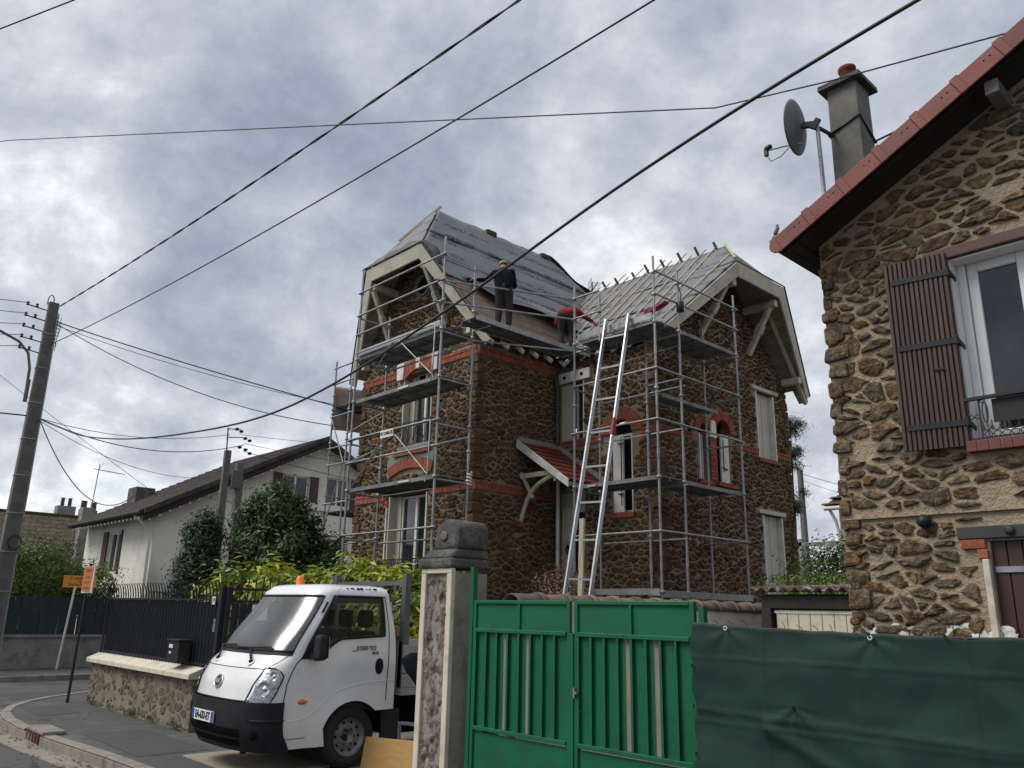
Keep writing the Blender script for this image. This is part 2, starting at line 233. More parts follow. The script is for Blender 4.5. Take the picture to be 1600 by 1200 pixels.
# ---------------------------------------------------------------- geometry helpers
def V(*a): return Vector(a)
class MB:
    def __init__(s): s.v = []; s.f = []; s.mi = []; s.sm = []; s.t = []
    def add(s, verts, faces, mi=0, smooth=False, tint=None):
        o = len(s.v); tn = random.random() if tint is None else tint
        s.v.extend([tuple(p) for p in verts]); s.t.extend([tn]*len(verts))
        for f in faces: s.f.append(tuple(i+o for i in f)); s.mi.append(mi); s.sm.append(smooth)
        return s
    def hexa(s, p, mi=0, tint=None):   # p: 8 pts, bottom 4 (ccw), top 4
        return s.add(p, [(3, 2, 1, 0), (4, 5, 6, 7), (0, 1, 5, 4), (1, 2, 6, 5), (2, 3, 7, 6), (3, 0, 4, 7)], mi, False, tint)
    def bx(s, x0, x1, y0, y1, z0, z1, mi=0, tint=None):
        return s.hexa([(x0, y0, z0), (x1, y0, z0), (x1, y1, z0), (x0, y1, z0), (x0, y0, z1), (x1, y0, z1), (x1, y1, z1), (x0, y1, z1)], mi, tint)
    def bar(s, p0, p1, w, h, up=(0, 0, 1), mi=0, tint=None):
        p0, p1 = Vector(p0), Vector(p1); d = (p1-p0).normalized(); up = Vector(up)
        if abs(d.dot(up)) > 0.99: up = Vector((1, 0, 0))
        a = d.cross(up).normalized(); b = a.cross(d).normalized(); a *= w/2; b *= h/2
        return s.hexa([p0-a-b, p0+a-b, p1+a-b, p1-a-b, p0-a+b, p0+a+b, p1+a+b, p1-a+b], mi, tint)
    def tube(s, p0, p1, r, n=8, r2=None, mi=0, cap=True, tint=None, smooth=True):
        p0, p1 = Vector(p0), Vector(p1); r2 = r if r2 is None else r2
        d = (p1-p0).normalized(); up = Vector((0, 0, 1)) if abs(d.z) < 0.95 else Vector((1, 0, 0))
        a = d.cross(up).normalized(); b = d.cross(a)
        vs_ = []
        for p, rr in ((p0, r), (p1, r2)):
            for i in range(n):
                t = 2*math.pi*i/n; vs_.append(p+a*math.cos(t)*rr+b*math.sin(t)*rr)
        fs = [(i, (i+1) % n, n+(i+1) % n, n+i) for i in range(n)]
        s.add(vs_, fs, mi, smooth, tint)
        if cap: s.add(vs_, [tuple(range(n))[::-1], tuple(range(n, 2*n))], mi, False, tint)
        return s
    def path(s, pts, r, n=6, mi=0, closed=False, tint=None, rb=None):
        pts = [Vector(p) for p in pts]; m = len(pts); vs_ = []; prev = None
        for i, p in enumerate(pts):
            if closed: d = pts[(i+1) % m]-pts[i-1]
            else: d = pts[min(i+1, m-1)]-pts[max(i-1, 0)]
            d.normalize()
            if prev is None:
                up = Vector((0, 0, 1)) if abs(d.z) < 0.9 else Vector((1, 0, 0)); a = d.cross(up).normalized()
            else:
                a = (prev-d*prev.dot(d)); a = a.normalized() if a.length > 1e-6 else d.orthogonal().normalized()
            prev = a; b = d.cross(a)
            rr = r[i] if isinstance(r, (list, tuple)) else r
            for k in range(n):
                t = 2*math.pi*k/n; vs_.append(p+a*math.cos(t)*rr+b*math.sin(t)*(rr if rb is None else rb))
        fs = []
        for i in range(m if closed else m-1):
            j = (i+1) % m
            for k in range(n): fs.append((i*n+k, i*n+(k+1) % n, j*n+(k+1) % n, j*n+k))
        s.add(vs_, fs, mi, True, tint)
        if not closed: s.add(vs_, [tuple(range(n))[::-1], tuple(range((m-1)*n, m*n))], mi, False, tint)
        return s
    def lathe(s, prof, c, axis, n=20, mi=0, tint=None, smooth=True, caps=True):   # prof: (radius, along)
        c = Vector(c); d = Vector(axis).normalized(); a = d.orthogonal().normalized(); b = d.cross(a); vs_ = []
        for r, h in prof:
            for k in range(n):
                t = 2*math.pi*k/n; vs_.append(c+d*h+a*math.cos(t)*r+b*math.sin(t)*r)
        fs = []
        for i in range(len(prof)-1):
            for k in range(n): fs.append((i*n+k, i*n+(k+1) % n, (i+1)*n+(k+1) % n, (i+1)*n+k))
        s.add(vs_, fs, mi, smooth, tint)
        for i, e in ((0, True), (len(prof)-1, False)):
            if caps and prof[i][0] > 1e-4:
                r = tuple(range(i*n, i*n+n)); s.add(vs_, [r[::-1] if e else r], mi, False, tint)
        return s
    def prism(s, poly, ext, mi=0, tint=None):  # poly: 3D pts (planar), ext: vector
        n = len(poly); e = Vector(ext); a = [Vector(p) for p in poly]; b = [p+e for p in a]
        return s.add(a+b, [tuple(range(n))[::-1], tuple(range(n, 2*n))]+[(i, (i+1) % n, n+(i+1) % n, n+i) for i in range(n)], mi, False, tint)
    def grid(s, P, mi=0, smooth=True, closed_u=False, tint=None):  # P[i][j]
        nu, nv = len(P), len(P[0]); vs_ = [p for row in P for p in row]
        fs = [(i*nv+j, i*nv+j+1, ((i+1) % nu)*nv+j+1, ((i+1) % nu)*nv+j) for i in range(nu if closed_u else nu-1) for j in range(nv-1)]
        return s.add(vs_, fs, mi, smooth, tint)
    def build(s, name, mats, parent=None, bevel=0.0, solid=0.0, flip=False):
        me = bpy.data.meshes.new(name); me.from_pydata(s.v, [], s.f)
        if not isinstance(mats, (list, tuple)): mats = [mats]
        for m in mats: me.materials.append(m)
        me.polygons.foreach_set('material_index', s.mi); me.polygons.foreach_set('use_smooth', s.sm)
        at = me.color_attributes.new('tint', 'FLOAT_COLOR', 'POINT')
        ar = np.ones((len(s.v), 4), dtype=np.float32); ar[:, :3] = np.array(s.t, dtype=np.float32)[:, None]; at.data.foreach_set('color', ar.ravel())
        me.update()
        o = bpy.data.objects.new(name, me); link(o, parent)
        if bevel:
            b = o.modifiers.new('bevel', 'BEVEL'); b.width = bevel; b.segments = 2; b.limit_method = 'ANGLE'
        if solid:
            b = o.modifiers.new('solid', 'SOLIDIFY'); b.thickness = solid; b.offset = 0
        return o
def link(o, parent=None):
    COL.objects.link(o)
    if parent is not None:
        o.parent = parent; o.matrix_parent_inverse = Matrix.Translation(-base_of(parent))
    return o
BASES = {}
def base_of(p):
    b = BASES.get(p.name)
    return Vector(b) if b is not None else Vector((0, 0, 0))
def tag(o, label=None, cat=None, group=None, kind=None):
    if label: o['label'] = label
    if cat: o['category'] = cat
    if group: o['group'] = group
    if kind: o['kind'] = kind
    return o
def thing(name, label, cat, loc=(0, 0, 0), group=None):
    o = bpy.data.objects.new(name, None); COL.objects.link(o); o.location = loc; o.empty_display_size = 0.2
    BASES[o.name] = tuple(loc)
    return tag(o, label, cat, group)
def text(name, s, size, mtl, origin, xdir, ydir, parent=None, extrude=0.002, align='CENTER', bold=0.0, sx=1.0):
    cu = bpy.data.curves.new(name+'_c', 'FONT'); cu.body = s; cu.size = size; cu.extrude = extrude; cu.align_x = align; cu.align_y = 'CENTER'; cu.offset = bold
    cu.resolution_u = 3
    to = bpy.data.objects.new(name+'_t', cu); me = bpy.data.meshes.new_from_object(to); bpy.data.objects.remove(to); bpy.data.curves.remove(cu)
    x = Vector(xdir).normalized(); y = Vector(ydir); y = (y-x*y.dot(x)).normalized(); z = x.cross(y); o_ = Vector(origin)
    for v in me.vertices: v.co = o_+x*v.co.x*sx+y*v.co.y+z*v.co.z
    me.materials.clear(); me.materials.append(mtl); me.name = name
    o = bpy.data.objects.new(name, me); link(o, parent); return o

# ---- walls, stones, bricks
def frame(axis, c, sgn):     # axis 'y': wall in plane y=c facing sgn ; 'x' likewise.  (u, v, d) -> world
    if axis == 'y': return lambda u, v, d=0.0: Vector((u, c+sgn*d, v))
    return lambda u, v, d=0.0: Vector((c+sgn*d, u, v))
def clip(poly, a, b, c):     # keep a*x+b*y<=c
    o = []; n = len(poly)
    for i in range(n):
        p, q = poly[i], poly[(i+1) % n]; dp = a*p[0]+b*p[1]-c; dq = a*q[0]+b*q[1]-c
        if dp <= 0: o.append(p)
        if (dp < 0 < dq) or (dq < 0 < dp):
            t = dp/(dp-dq); o.append((p[0]+(q[0]-p[0])*t, p[1]+(q[1]-p[1])*t))
    return o
def area(p): return 0.5*sum(p[i][0]*p[(i+1) % len(p)][1]-p[(i+1) % len(p)][0]*p[i][1] for i in range(len(p)))
def clip_convex(poly, conv):
    for i in range(len(conv)):
        (x0, y0), (x1, y1) = conv[i], conv[(i+1) % len(conv)]
        a, b = (y1-y0), -(x1-x0); poly = clip(poly, a, b, a*x0+b*y0)
        if len(poly) < 3: return []
    return poly
def wall(name, fr, outline, holes, reveal, mtl, parent, back=0.3):
    us = sorted({u for u, v in outline} | {h[0] for h in holes} | {h[1] for h in holes}); vs_ = sorted({v for u, v in outline} | {h[2] for h in holes} | {h[3] for h in holes})
    mb = MB()
    for i in range(len(us)-1):
        for j in range(len(vs_)-1):
            cu, cv = (us[i]+us[i+1])/2, (vs_[j]+vs_[j+1])/2
            if any(h[0] < cu < h[1] and h[2] < cv < h[3] for h in holes): continue
            p = clip_convex([(us[i], vs_[j]), (us[i+1], vs_[j]), (us[i+1], vs_[j+1]), (us[i], vs_[j+1])], outline)
            if len(p) >= 3 and abs(area(p)) > 1e-4: mb.add([fr(u, v) for u, v in p], [tuple(range(len(p)))])
    for u0, u1, v0, v1 in holes:
        for a, b in (((u0, v0), (u1, v0)), ((u1, v0), (u1, v1)), ((u1, v1), (u0, v1)), ((u0, v1), (u0, v0))):
            mb.add([fr(*a), fr(*b), fr(*b, -reveal), fr(*a, -reveal)], [(0, 1, 2, 3)])
    return mb.build(name, mtl, parent)
def stones(fr, outline, holes, discs, su, sv, gap, prot, limit, seed, mtl, parent, vis, keep=1.0, jit=0.42, vary=0.5, name='stone', drop=0.18):
    rng = random.Random(seed)
    u0 = min(p[0] for p in outline); u1 = max(p[0] for p in outline); v0 = max(min(p[1] for p in outline), vis[2]); v1 = max(p[1] for p in outline)
    nr = max(1, int((v1-v0)/sv)); pts = {}
    for r in range(-1, nr+2):
        nc = int((u1-u0)/su)
        for c in range(-1, nc+2):
            if rng.random() < drop: continue
            pts[(r, c)] = (u0+(c+0.5*(r % 2)+rng.uniform(-jit, jit))*su, v0+(r+0.5+rng.uniform(-jit, jit))*sv)
    extra = {k: (p[0]+rng.choice((-1, 1))*su*rng.uniform(0.35, 0.6), p[1]+rng.choice((-1, 1))*sv*rng.uniform(0.35, 0.6)) for k, p in pts.items() if rng.random() < 0.28}
    asp = su/sv; polys = []
    for (r, c), p in list(pts.items())+list(extra.items()):
        poly = [(p[0]-su*1.3, p[1]-sv*1.3), (p[0]+su*1.3, p[1]-sv*1.3), (p[0]+su*1.3, p[1]+sv*1.3), (p[0]-su*1.3, p[1]+sv*1.3)]
        g = gap*rng.uniform(1-vary, 1+vary)
        for dr in (-2, -1, 0, 1, 2):
            for dc in (-2, -1, 0, 1, 2):
                for q in (pts.get((r+dr, c+dc)), extra.get((r+dr, c+dc))):
                    if q is None or q == p or len(poly) < 3: continue
                    a, b = (q[0]-p[0]), (q[1]-p[1])*asp*asp; l = math.hypot(a, b)+1e-9
                    mx, my = (p[0]+q[0])/2, (p[1]+q[1])/2
                    poly = clip(poly, a/l, b/l, (a*mx+b*my)/l-g*(1 if abs(a) > abs(b) else asp*0.8)/2)
                if len(poly) < 3: break
            if len(poly) < 3: break
        if len(poly) < 3: continue
        if rng.random() > keep: continue
        poly = clip_convex(poly, outline)
        if len(poly) < 3: continue
        cu = sum(q[0] for q in poly)/len(poly); cv = sum(q[1] for q in poly)/len(poly); bad = False
        for h in holes:
            m = 0.02
            if h[0]-m < cu < h[1]+m and h[2]-m < cv < h[3]+m: bad = True; break
            du = max(h[0]-cu, cu-h[1]); dv = max(h[2]-cv, cv-h[3])
            if du > dv: poly = clip(poly, 1, 0, h[0]-m) if cu < h[0] else clip(poly, -1, 0, -(h[1]+m))
            else: poly = clip(poly, 0, 1, h[2]-m) if cv < h[2] else clip(poly, 0, -1, -(h[3]+m))
            if len(poly) < 3: bad = True; break
        if bad or len(poly) < 3: continue
        for (du_, dv_, dr_) in discs:
            if math.hypot(cu-du_, cv-dv_) < dr_+0.05: bad = True
        if bad: continue
        if area(poly) < 0.12*su*sv: continue
        ch = []
        for i in range(len(poly)):
            p0, p1 = poly[i], poly[(i+1) % len(poly)]
            if math.hypot(p1[0]-p0[0], p1[1]-p0[1]) < 0.12*sv: ch.append(((p0[0]+p1[0])/2, (p0[1]+p1[1])/2)); continue
            ch.append((p0[0]*0.84+p1[0]*0.16, p0[1]*0.84+p1[1]*0.16))
            if math.hypot(p1[0]-p0[0], p1[1]-p0[1]) > 0.45*su: e_ = rng.uniform(-0.07, 0.07); ch.append(((p0[0]+p1[0])/2+(p1[1]-p0[1])*e_, (p0[1]+p1[1])/2-(p1[0]-p0[0])*e_))
            ch.append((p0[0]*0.16+p1[0]*0.84, p0[1]*0.16+p1[1]*0.84))
        polys.append((area(poly), ch, cu, cv))
    def mesh_into(mb, ch, cu, cv):
        n = len(ch); d = prot*rng.uniform(0.55, 1.35); V_ = []; j = 0.075*su
        tu, tv = rng.uniform(-0.3, 0.3), rng.uniform(-0.35, 0.35)
        ring = [(u+rng.uniform(-j, j)*0.7, v+rng.uniform(-j, j)*0.5) for u, v in ch]
        for sc, dd in ((1.0, -0.02), (0.94, d*0.6), (0.66, d)):
            for (u, v) in ring:
                uu, vv = cu+(u-cu)*sc, cv+(v-cv)*sc
                V_.append(fr(uu, vv, dd if dd < 0 else dd*(1+tu*(u-cu)/su+tv*(v-cv)/sv)+rng.uniform(-0.22, 0.22)*d))
        V_.append(fr(cu, cv, d*rng.uniform(0.9, 1.2))); F_ = []
        for k in range(2):
            for i in range(n): F_.append((k*n+i, k*n+(i+1) % n, (k+1)*n+(i+1) % n, (k+1)*n+i))
        for i in range(n): F_.append((2*n+i, 2*n+(i+1) % n, 3*n))
        mb.add(V_, F_, 0, False, rng.random())
    vu0, vu1, _, vv1 = vis[0], vis[1], vis[2], vis[3]
    inn = [q for q in polys if vu0 < q[2] < vu1 and q[3] < vv1]; outq = [q for q in polys if not (vu0 < q[2] < vu1 and q[3] < vv1)]
    inn.sort(key=lambda q: -q[0])
    for q in inn[:limit]:
        mb = MB(); mesh_into(mb, *q[1:]); mb.build(name, mtl, parent)
    rest = inn[limit:]+outq
    if rest:
        mb = MB()
        for q in rest: mesh_into(mb, *q[1:])
        tag(mb.build('small_'+name+'s', mtl, parent), kind='stuff')
BRICKS = []
def brick_box(fr, poly, d0, d1): BRICKS.append(([fr(u, v, d0) for u, v in poly]+[fr(u, v, d1) for u, v in poly]))
def band(fr, u0, u1, v0, v1, proud=0.045, w=0.075, rows=((0.0, 0.62), (0.64, 1.0)), back=-0.01):
    n = max(1, int(round((u1-u0)/w))); w = (u1-u0)/n
    for ri, (a, b) in enumerate(rows):
        st = 1 if ri == 0 else 2
        k = 0
        while k < n:
            e = min(k+st, n); g = 0.006; ua, ub = u0+k*w+g, u0+e*w-g
            va, vb = v0+(v1-v0)*a+g*0.5, v0+(v1-v0)*b-g*0.5; pr = proud*(1.0 if ri == 0 else 1.25)+random.uniform(-0.003, 0.003)
            brick_box(fr, [(ua, va), (ub, va), (ub, vb), (ua, vb)], back, pr); k = e
def arch(fr, cu, cv, r0, r1, a0, a1, n, proud=0.05, back=-0.12):
    for i in range(n):
        t0 = a0+(a1-a0)*i/n; t1 = a0+(a1-a0)*(i+1)/n; g = 0.005/r0
        brick_box(fr, [(cu+r0*math.cos(t0+g), cv+r0*math.sin(t0+g)), (cu+r1*math.cos(t0+g), cv+r1*math.sin(t0+g)), (cu+r1*math.cos(t1-g), cv+r1*math.sin(t1-g)), (cu+r0*math.cos(t1-g), cv+r0*math.sin(t1-g))], back, proud+random.uniform(-0.003, 0.003))
def flush_bricks(parent, limit):
    global BRICKS
    rest = MB()
    for i, p in enumerate(BRICKS):
        if i < limit: MB().hexa(p).build('brick', m_brick, parent)
        else: rest.hexa(p)
    if rest.v: tag(rest.build('small_bricks', m_brick, parent), kind='stuff')
    BRICKS = []
# ---- leaves
def leaf_mesh(name, P, Nrm, L, Wd, mtl, parent, rng, fold=0.25, kind='stuff', tshift=None):
    n = len(P); a = rng.normal(size=(n, 3)); d = Nrm/np.linalg.norm(Nrm, axis=1, keepdims=True)
    a -= (a*d).sum(1, keepdims=True)*d; a /= np.linalg.norm(a, axis=1, keepdims=True)+1e-9   # leaf axis
    b = np.cross(d, a); ln = (L*(0.6+0.8*rng.random(n)))[:, None]; wd = (Wd*(0.7+0.6*rng.random(n)))[:, None]
    v = np.empty((n, 4, 3)); v[:, 0] = P-a*ln*0.5; v[:, 2] = P+a*ln*0.5
    v[:, 1] = P+b*wd*0.5+d*wd*fold; v[:, 3] = P-b*wd*0.5+d*wd*fold
    me = bpy.data.meshes.new(name); me.vertices.add(4*n); me.vertices.foreach_set('co', v.reshape(-1).astype(np.float32))
    idx = np.arange(n)[:, None]*4; tri = np.concatenate([idx+[0, 1, 2], idx+[0, 2, 3]], axis=1).reshape(-1).astype(np.int32)
    me.loops.add(6*n); me.loops.foreach_set('vertex_index', tri); me.polygons.add(2*n)
    me.polygons.foreach_set('loop_start', np.arange(0, 6*n, 3, dtype=np.int32)); me.polygons.foreach_set('loop_total', np.full(2*n, 3, dtype=np.int32))
    me.update(calc_edges=True); me.materials.append(mtl)
    at = me.color_attributes.new('tint', 'FLOAT_COLOR', 'POINT'); t = rng.random(n) if tshift is None else np.clip(tshift+rng.normal(size=n)*0.18, 0, 1)
    ar = np.ones((n*4, 4), dtype=np.float32); ar[:, :3] = np.repeat(t, 4)[:, None]; at.data.foreach_set('color', ar.ravel())
    o = bpy.data.objects.new(name, me); link(o, parent)
    if kind: o['kind'] = kind
    return o
def plant(name, label, cat, base, lobes, n_leaf, L, Wd, mtl, seed, clump=0.22, nclump=60, trunk_r=0.08, group=None, up=0.4, stems=7, shell=0.55, trunk_h=None):
    """lobes: list of (cx,cy,cz,rx,ry,rz)"""
    rng = np.random.default_rng(seed); t = thing(name, label, cat, base, group)
    vol = np.array([l[3]*l[4]*l[5] for l in lobes]) ** (2/3); pr = vol/vol.sum()
    C_ = []
    for k in range(nclump):
        l = lobes[rng.choice(len(lobes), p=pr)]; d = rng.normal(size=3); d /= np.linalg.norm(d); r = shell+(1-shell)*rng.random()
        C_.append((l[0]+d[0]*l[3]*r, l[1]+d[1]*l[4]*r, l[2]+d[2]*l[5]*r, d[0], d[1], d[2]))
    C_ = np.array(C_); C_ = C_[C_[:, 2] > base[2]+0.12]; which = rng.integers(0, len(C_), n_leaf); cc = C_[which]
    off = rng.normal(size=(n_leaf, 3))*clump*(0.5+0.7*rng.random(n_leaf))[:, None]; off[:, 2] *= 0.8
    P = cc[:, :3]+off; P[:, 2] = np.maximum(P[:, 2], base[2]+0.06)
    Nn = cc[:, 3:]*0.7+off/clump*0.5+rng.normal(size=(n_leaf, 3))*0.6+np.array([0, 0, up])
    ct = rng.random(len(C_))
    leaf_mesh('crown', P, Nn, L, Wd, mtl, t, rng, tshift=ct[which])
    mb = MB(); b = Vector(base); top = Vector((np.mean([l[0] for l in lobes]), np.mean([l[1] for l in lobes]), np.mean([l[2] for l in lobes])))
    th = b.lerp(top, 0.55)
    mb.path([b-V(0, 0, 0.05), b.lerp(th, 0.5)+V(0.02, 0.01, 0), th], [trunk_r, trunk_r*0.85, trunk_r*0.6], 8)
    for k in range(stems):
        c = Vector(C_[rng.integers(0, len(C_))][:3]); s0 = b.lerp(th, 0.45+0.55*rng.random())
        mb.path([s0, s0.lerp(c, 0.5)+V(0, 0, 0.08), c], [trunk_r*0.45, trunk_r*0.3, trunk_r*0.12], 5)
    mb.build('trunk', m_bark, t); return t
# ================================================================= SETTING
def struct(name, mb, m, **k): return tag(mb.build(name, m, **k), kind='structure')
mb = MB(); mb.add([(-900, -900, -0.16), (900, -900, -0.16), (900, 900, -0.16), (-900, 900, -0.16)], [(0, 1, 2, 3)]); struct('ground', mb, m_far)
mb = MB(); mb.add([(-70, -40, -0.125), (60, -40, -0.125), (60, 70, -0.125), (-70, 70, -0.125)], [(0, 1, 2, 3)]); road = struct('road', mb, m_asph)
KERB = [(14, 3.62), (6, 3.62), (-2, 3.62), (-8.2, 3.64), (-10.6, 3.56), (-12.6, 3.42), (-13.8, 3.38), (-14.8, 3.42), (-15.7, 3.55), (-16.5, 3.82), (-17.2, 4.22), (-17.8, 4.75), (-18.4, 5.5), (-19.1, 6.8), (-19.8, 8.6), (-20.4, 11), (-21.2, 16), (-22.0, 24), (-23, 40)]
pave_poly = [(x, y) for x, y in KERB]+[(-23, 70), (14, 70)]
mb = MB(); mb.add([(x, y, 0.0) for x, y in pave_poly], [tuple(range(len(pave_poly)))[::-1]])
pave = struct('pavement', mb, m_pave)
def kerbline(pts, parent, w=0.16, side=1):
    # resample ~0.9 m
    P = [Vector((x, y, 0)) for x, y in pts]; acc = [P[0]]
    for a, b in zip(P[:-1], P[1:]):
        d = (b-a).length; n = max(1, int(round(d/0.95)))
        for i in range(1, n+1): acc.append(a.lerp(b, i/n))
    for a, b in zip(acc[:-1], acc[1:]):
        if max(a.x, b.x) > 6 or a.y > 20 or min(a.x, b.x) < -24.5: continue
        d = (b-a).normalized(); nrm = Vector((-d.y, d.x, 0))*side; a2, b2 = a+d*0.006, b-d*0.006
        z1 = 0.012+random.uniform(-0.003, 0.003); q = MB()
        lo = -0.13
        p = [a2, b2, b2+nrm*w, a2+nrm*w]
        q.add([(v.x, v.y, lo) for v in p]+[(p[0].x, p[0].y, z1-0.03), (p[1].x, p[1].y, z1-0.03), (p[2].x, p[2].y, z1), (p[3].x, p[3].y, z1)]+[(v.x, v.y, z1) for v in (a2+nrm*0.03, b2+nrm*0.03)],
              [(0, 1, 5, 4), (4, 5, 9, 8), (8, 9, 6, 7), (2, 3, 7, 6), (0, 4, 8, 7, 3), (1, 2, 6, 9, 5)])
        q.build('kerbstone', m_kerb, parent)
kerbline(KERB, pave, side=-1)
g = MB()
for a, b in zip(KERB[2:-2], KERB[3:-1]):
    a_, b_ = Vector((*a, 0)), Vector((*b, 0)); d = (b_-a_).normalized(); nn = Vector((-d.y, d.x, 0))
    g.add([a_+nn*0.0+V(0, 0, -0.119), b_+V(0, 0, -0.119), b_+nn*0.32+V(0, 0, -0.119), a_+nn*0.32+V(0, 0, -0.119)], [(0, 1, 2, 3)])
struct('gutter', g, m_kerb)
# kerb drain inlet
t = thing('drain_inlet', 'rusty red drain inlet set in the kerb at the street corner', 'drain', (-13.05, 3.46, 0))
MB().bx(-13.5, -12.65, 3.42, 3.72, 0.004, 0.05).build('inlet_cover', m_kerb, t, bevel=0.012)
q = MB()
for k in range(6): q.bx(-13.45+k*0.13, -13.38+k*0.13, 3.395, 3.43, -0.10, 0.02)
q.build('grille', mat('rusty_red_iron', (0.13, 0.025, 0.03), (0.07, 0.02, 0.022), scale=12, rough=0.8), t)
# far pavement across the side street
FK = [(-22.6, -12), (-22.7, 2), (-22.85, 5), (-23.0, 9), (-23.8, 16), (-25, 30), (-26, 60)]
mb = MB(); pf = FK+[(-80, 60), (-80, -12)]; mb.add([(x, y, -0.004) for x, y in pf], [tuple(range(len(pf)))]); pave2 = struct('far_pavement', mb, m_pave)
kerbline(FK, pave2, side=1)
mb = MB(); sp = [(-17.2, 5.35), (-3.6, 5.35), (-3.6, 60), (-22, 60), (-19.6, 12), (-18.2, 7)]; mb.add([(x, y, 0.006) for x, y in sp], [tuple(range(len(sp)))]); struct('garden_ground', mb, m_soil)
mb = MB(); mb.add([(-10.4, 5.36, 0.010), (-6.7, 5.36, 0.010), (-6.7, 10.5, 0.010), (-10.4, 10.5, 0.010)], [(0, 1, 2, 3)]); struct('driveway', mb, m_kerb)
mb = MB(); mb.add([(-5.85, 5.36, 0.010), (3, 5.36, 0.010), (3, 9, 0.010), (-5.85, 9, 0.010)], [(0, 1, 2, 3)]); struct('gate_yard', mb, m_kerb)
mb = MB(); mb.bx(-10.12, -8.55, 4.28, 5.3, 0.004, 0.022); tag(mb.build('ground_sheet', mat('dusty_board', (0.36, 0.31, 0.24), (0.25, 0.21, 0.16), scale=3, rough=0.9), None), 'flat dusty pale board lying on the pavement under the truck', 'board')

# ================================================================= MAIN STONE HOUSE
H = thing('stone_house', 'dark brown rubble stone house being re-roofed behind scaffolding, with brick bands', 'house', (-14, 14, 0))
XL, XR, YF, YI, X2, YB = -17.45, -12.96, 11.0, 13.55, -10.08, 19.1
fF, fS, fE, fG = frame('y', YF, -1), frame('x', XR, 1), frame('y', YI, -1), frame('x', X2, 1)
oF = [(XL, 0), (XR, 0), (XR, 7.98), (-14.80, 10.75), (-15.60, 10.75), (XL, 7.98)]
oS = [(YF, 0), (YI, 0), (YI, 7.75), (YF, 7.75)]
oE = [(XR, 0), (X2, 0), (X2, 7.45), (XR, 7.45)]
oG = [(YI, 0), (YB, 0), (YB, 7.45), (16.33, 10.2), (YI, 7.45)]
# openings
hF = [(-16.02, -14.52, 1.9, 4.32), (-15.68, -14.50, 5.42, 7.20)]
hE = [(-12.86, -12.14, 5.58, 6.97), (-11.31, -10.73, 3.80, 5.84), (-12.90, -12.10, 0.9, 4.38)]
hG = [(15.06, 15.48, 4.62, 5.91), (15.74, 16.32, 4.64, 6.11), (17.56, 18.40, 5.46, 7.16), (17.56, 18.45, 1.6, 4.10)]
bandsF = [(XL, -16.20, 4.20, 4.40), (-14.35, XR, 4.20, 4.40), (XL, -15.95, 7.18, 7.38), (-14.35, XR, 7.18, 7.38)]
bandsS = [(YF, YI, 4.20, 4.40), (YF, YI, 7.18, 7.38)]
bandsE = [(XR, -11.55, 5.42, 5.57), (-10.45, X2, 5.42, 5.57)]
bandsG = [(YI, 14.78, 5.46, 5.61), (16.62, 17.56, 5.52, 5.67), (18.40, YB, 5.56, 5.71)]
wF = wall('wall', fF, oF, hF, 0.28, m_mortA, H); wS = wall('wall', fS, oS, [], 0.2, m_mortA, H)
wE = wall('wall', fE, oE, hE, 0.22, m_mortA, H); wG = wall('wall', fG, oG, hG, 0.24, m_mortA, H)
tag(wF, 'stone gable wall facing the street with French window'); tag(wG, 'stone gable wall on the right with two arched windows')
q = MB()
q.add([(XL, YF, 0), (XL, YB, 0), (XL, YB, 7.75), (XL, YF, 7.75)], [(0, 1, 2, 3)]); q.add([(XL, YB, 0), (X2, YB, 0), (X2, YB, 7.4), (XL, YB, 7.4)], [(0, 1, 2, 3)])
tag(q.build('wall', m_mortA, H), 'plain rear stone wall')
arcE = (-11.02, 5.55, 0.29, 0.57); arc1 = (15.27, 5.70, 0.21, 0.40); arc2 = (16.03, 5.82, 0.29, 0.50)
exF = hF+bandsF+[(-16.28, -14.22, 4.30, 4.45), (-16.12, -14.45, 4.78, 5.36), (-15.95, -14.40, 7.0, 7.60)]
stones(fF, oF, exF, [(-15.09, 9.42, 0.30)], 0.20, 0.122, 0.024, 0.032, 75, 11, m_stoneA, wF, (XL, XR, 1.2, 9.9))
stones(fS, oS, bandsS, [], 0.20, 0.122, 0.024, 0.032, 75, 12, m_stoneA, wS, (YF, YI, 1.2, 7.2))
stones(fE, oE, hE+bandsE+[(-11.40, -10.66, 3.68, 3.80), (-12.9, -11.88, 6.95, 7.25)], [(arcE[0], arcE[1], arcE[3])], 0.20, 0.122, 0.024, 0.032, 75, 13, m_stoneA, wE, (XR, X2, 1.2, 7.2))
stones(fG, oG, hG+bandsG+[(17.35, 18.6, 7.15, 7.27), (17.3, 18.6, 4.1, 4.22)], [(arc1[0], arc1[1], arc1[3]), (arc2[0], arc2[1], arc2[3])], 0.20, 0.122, 0.025, 0.035, 75, 14, m_stoneA, wG, (YI, YB, 1.2, 9.6))
q = MB()     # rough quoin stones standing out at the free corners
rng = random.Random(5)
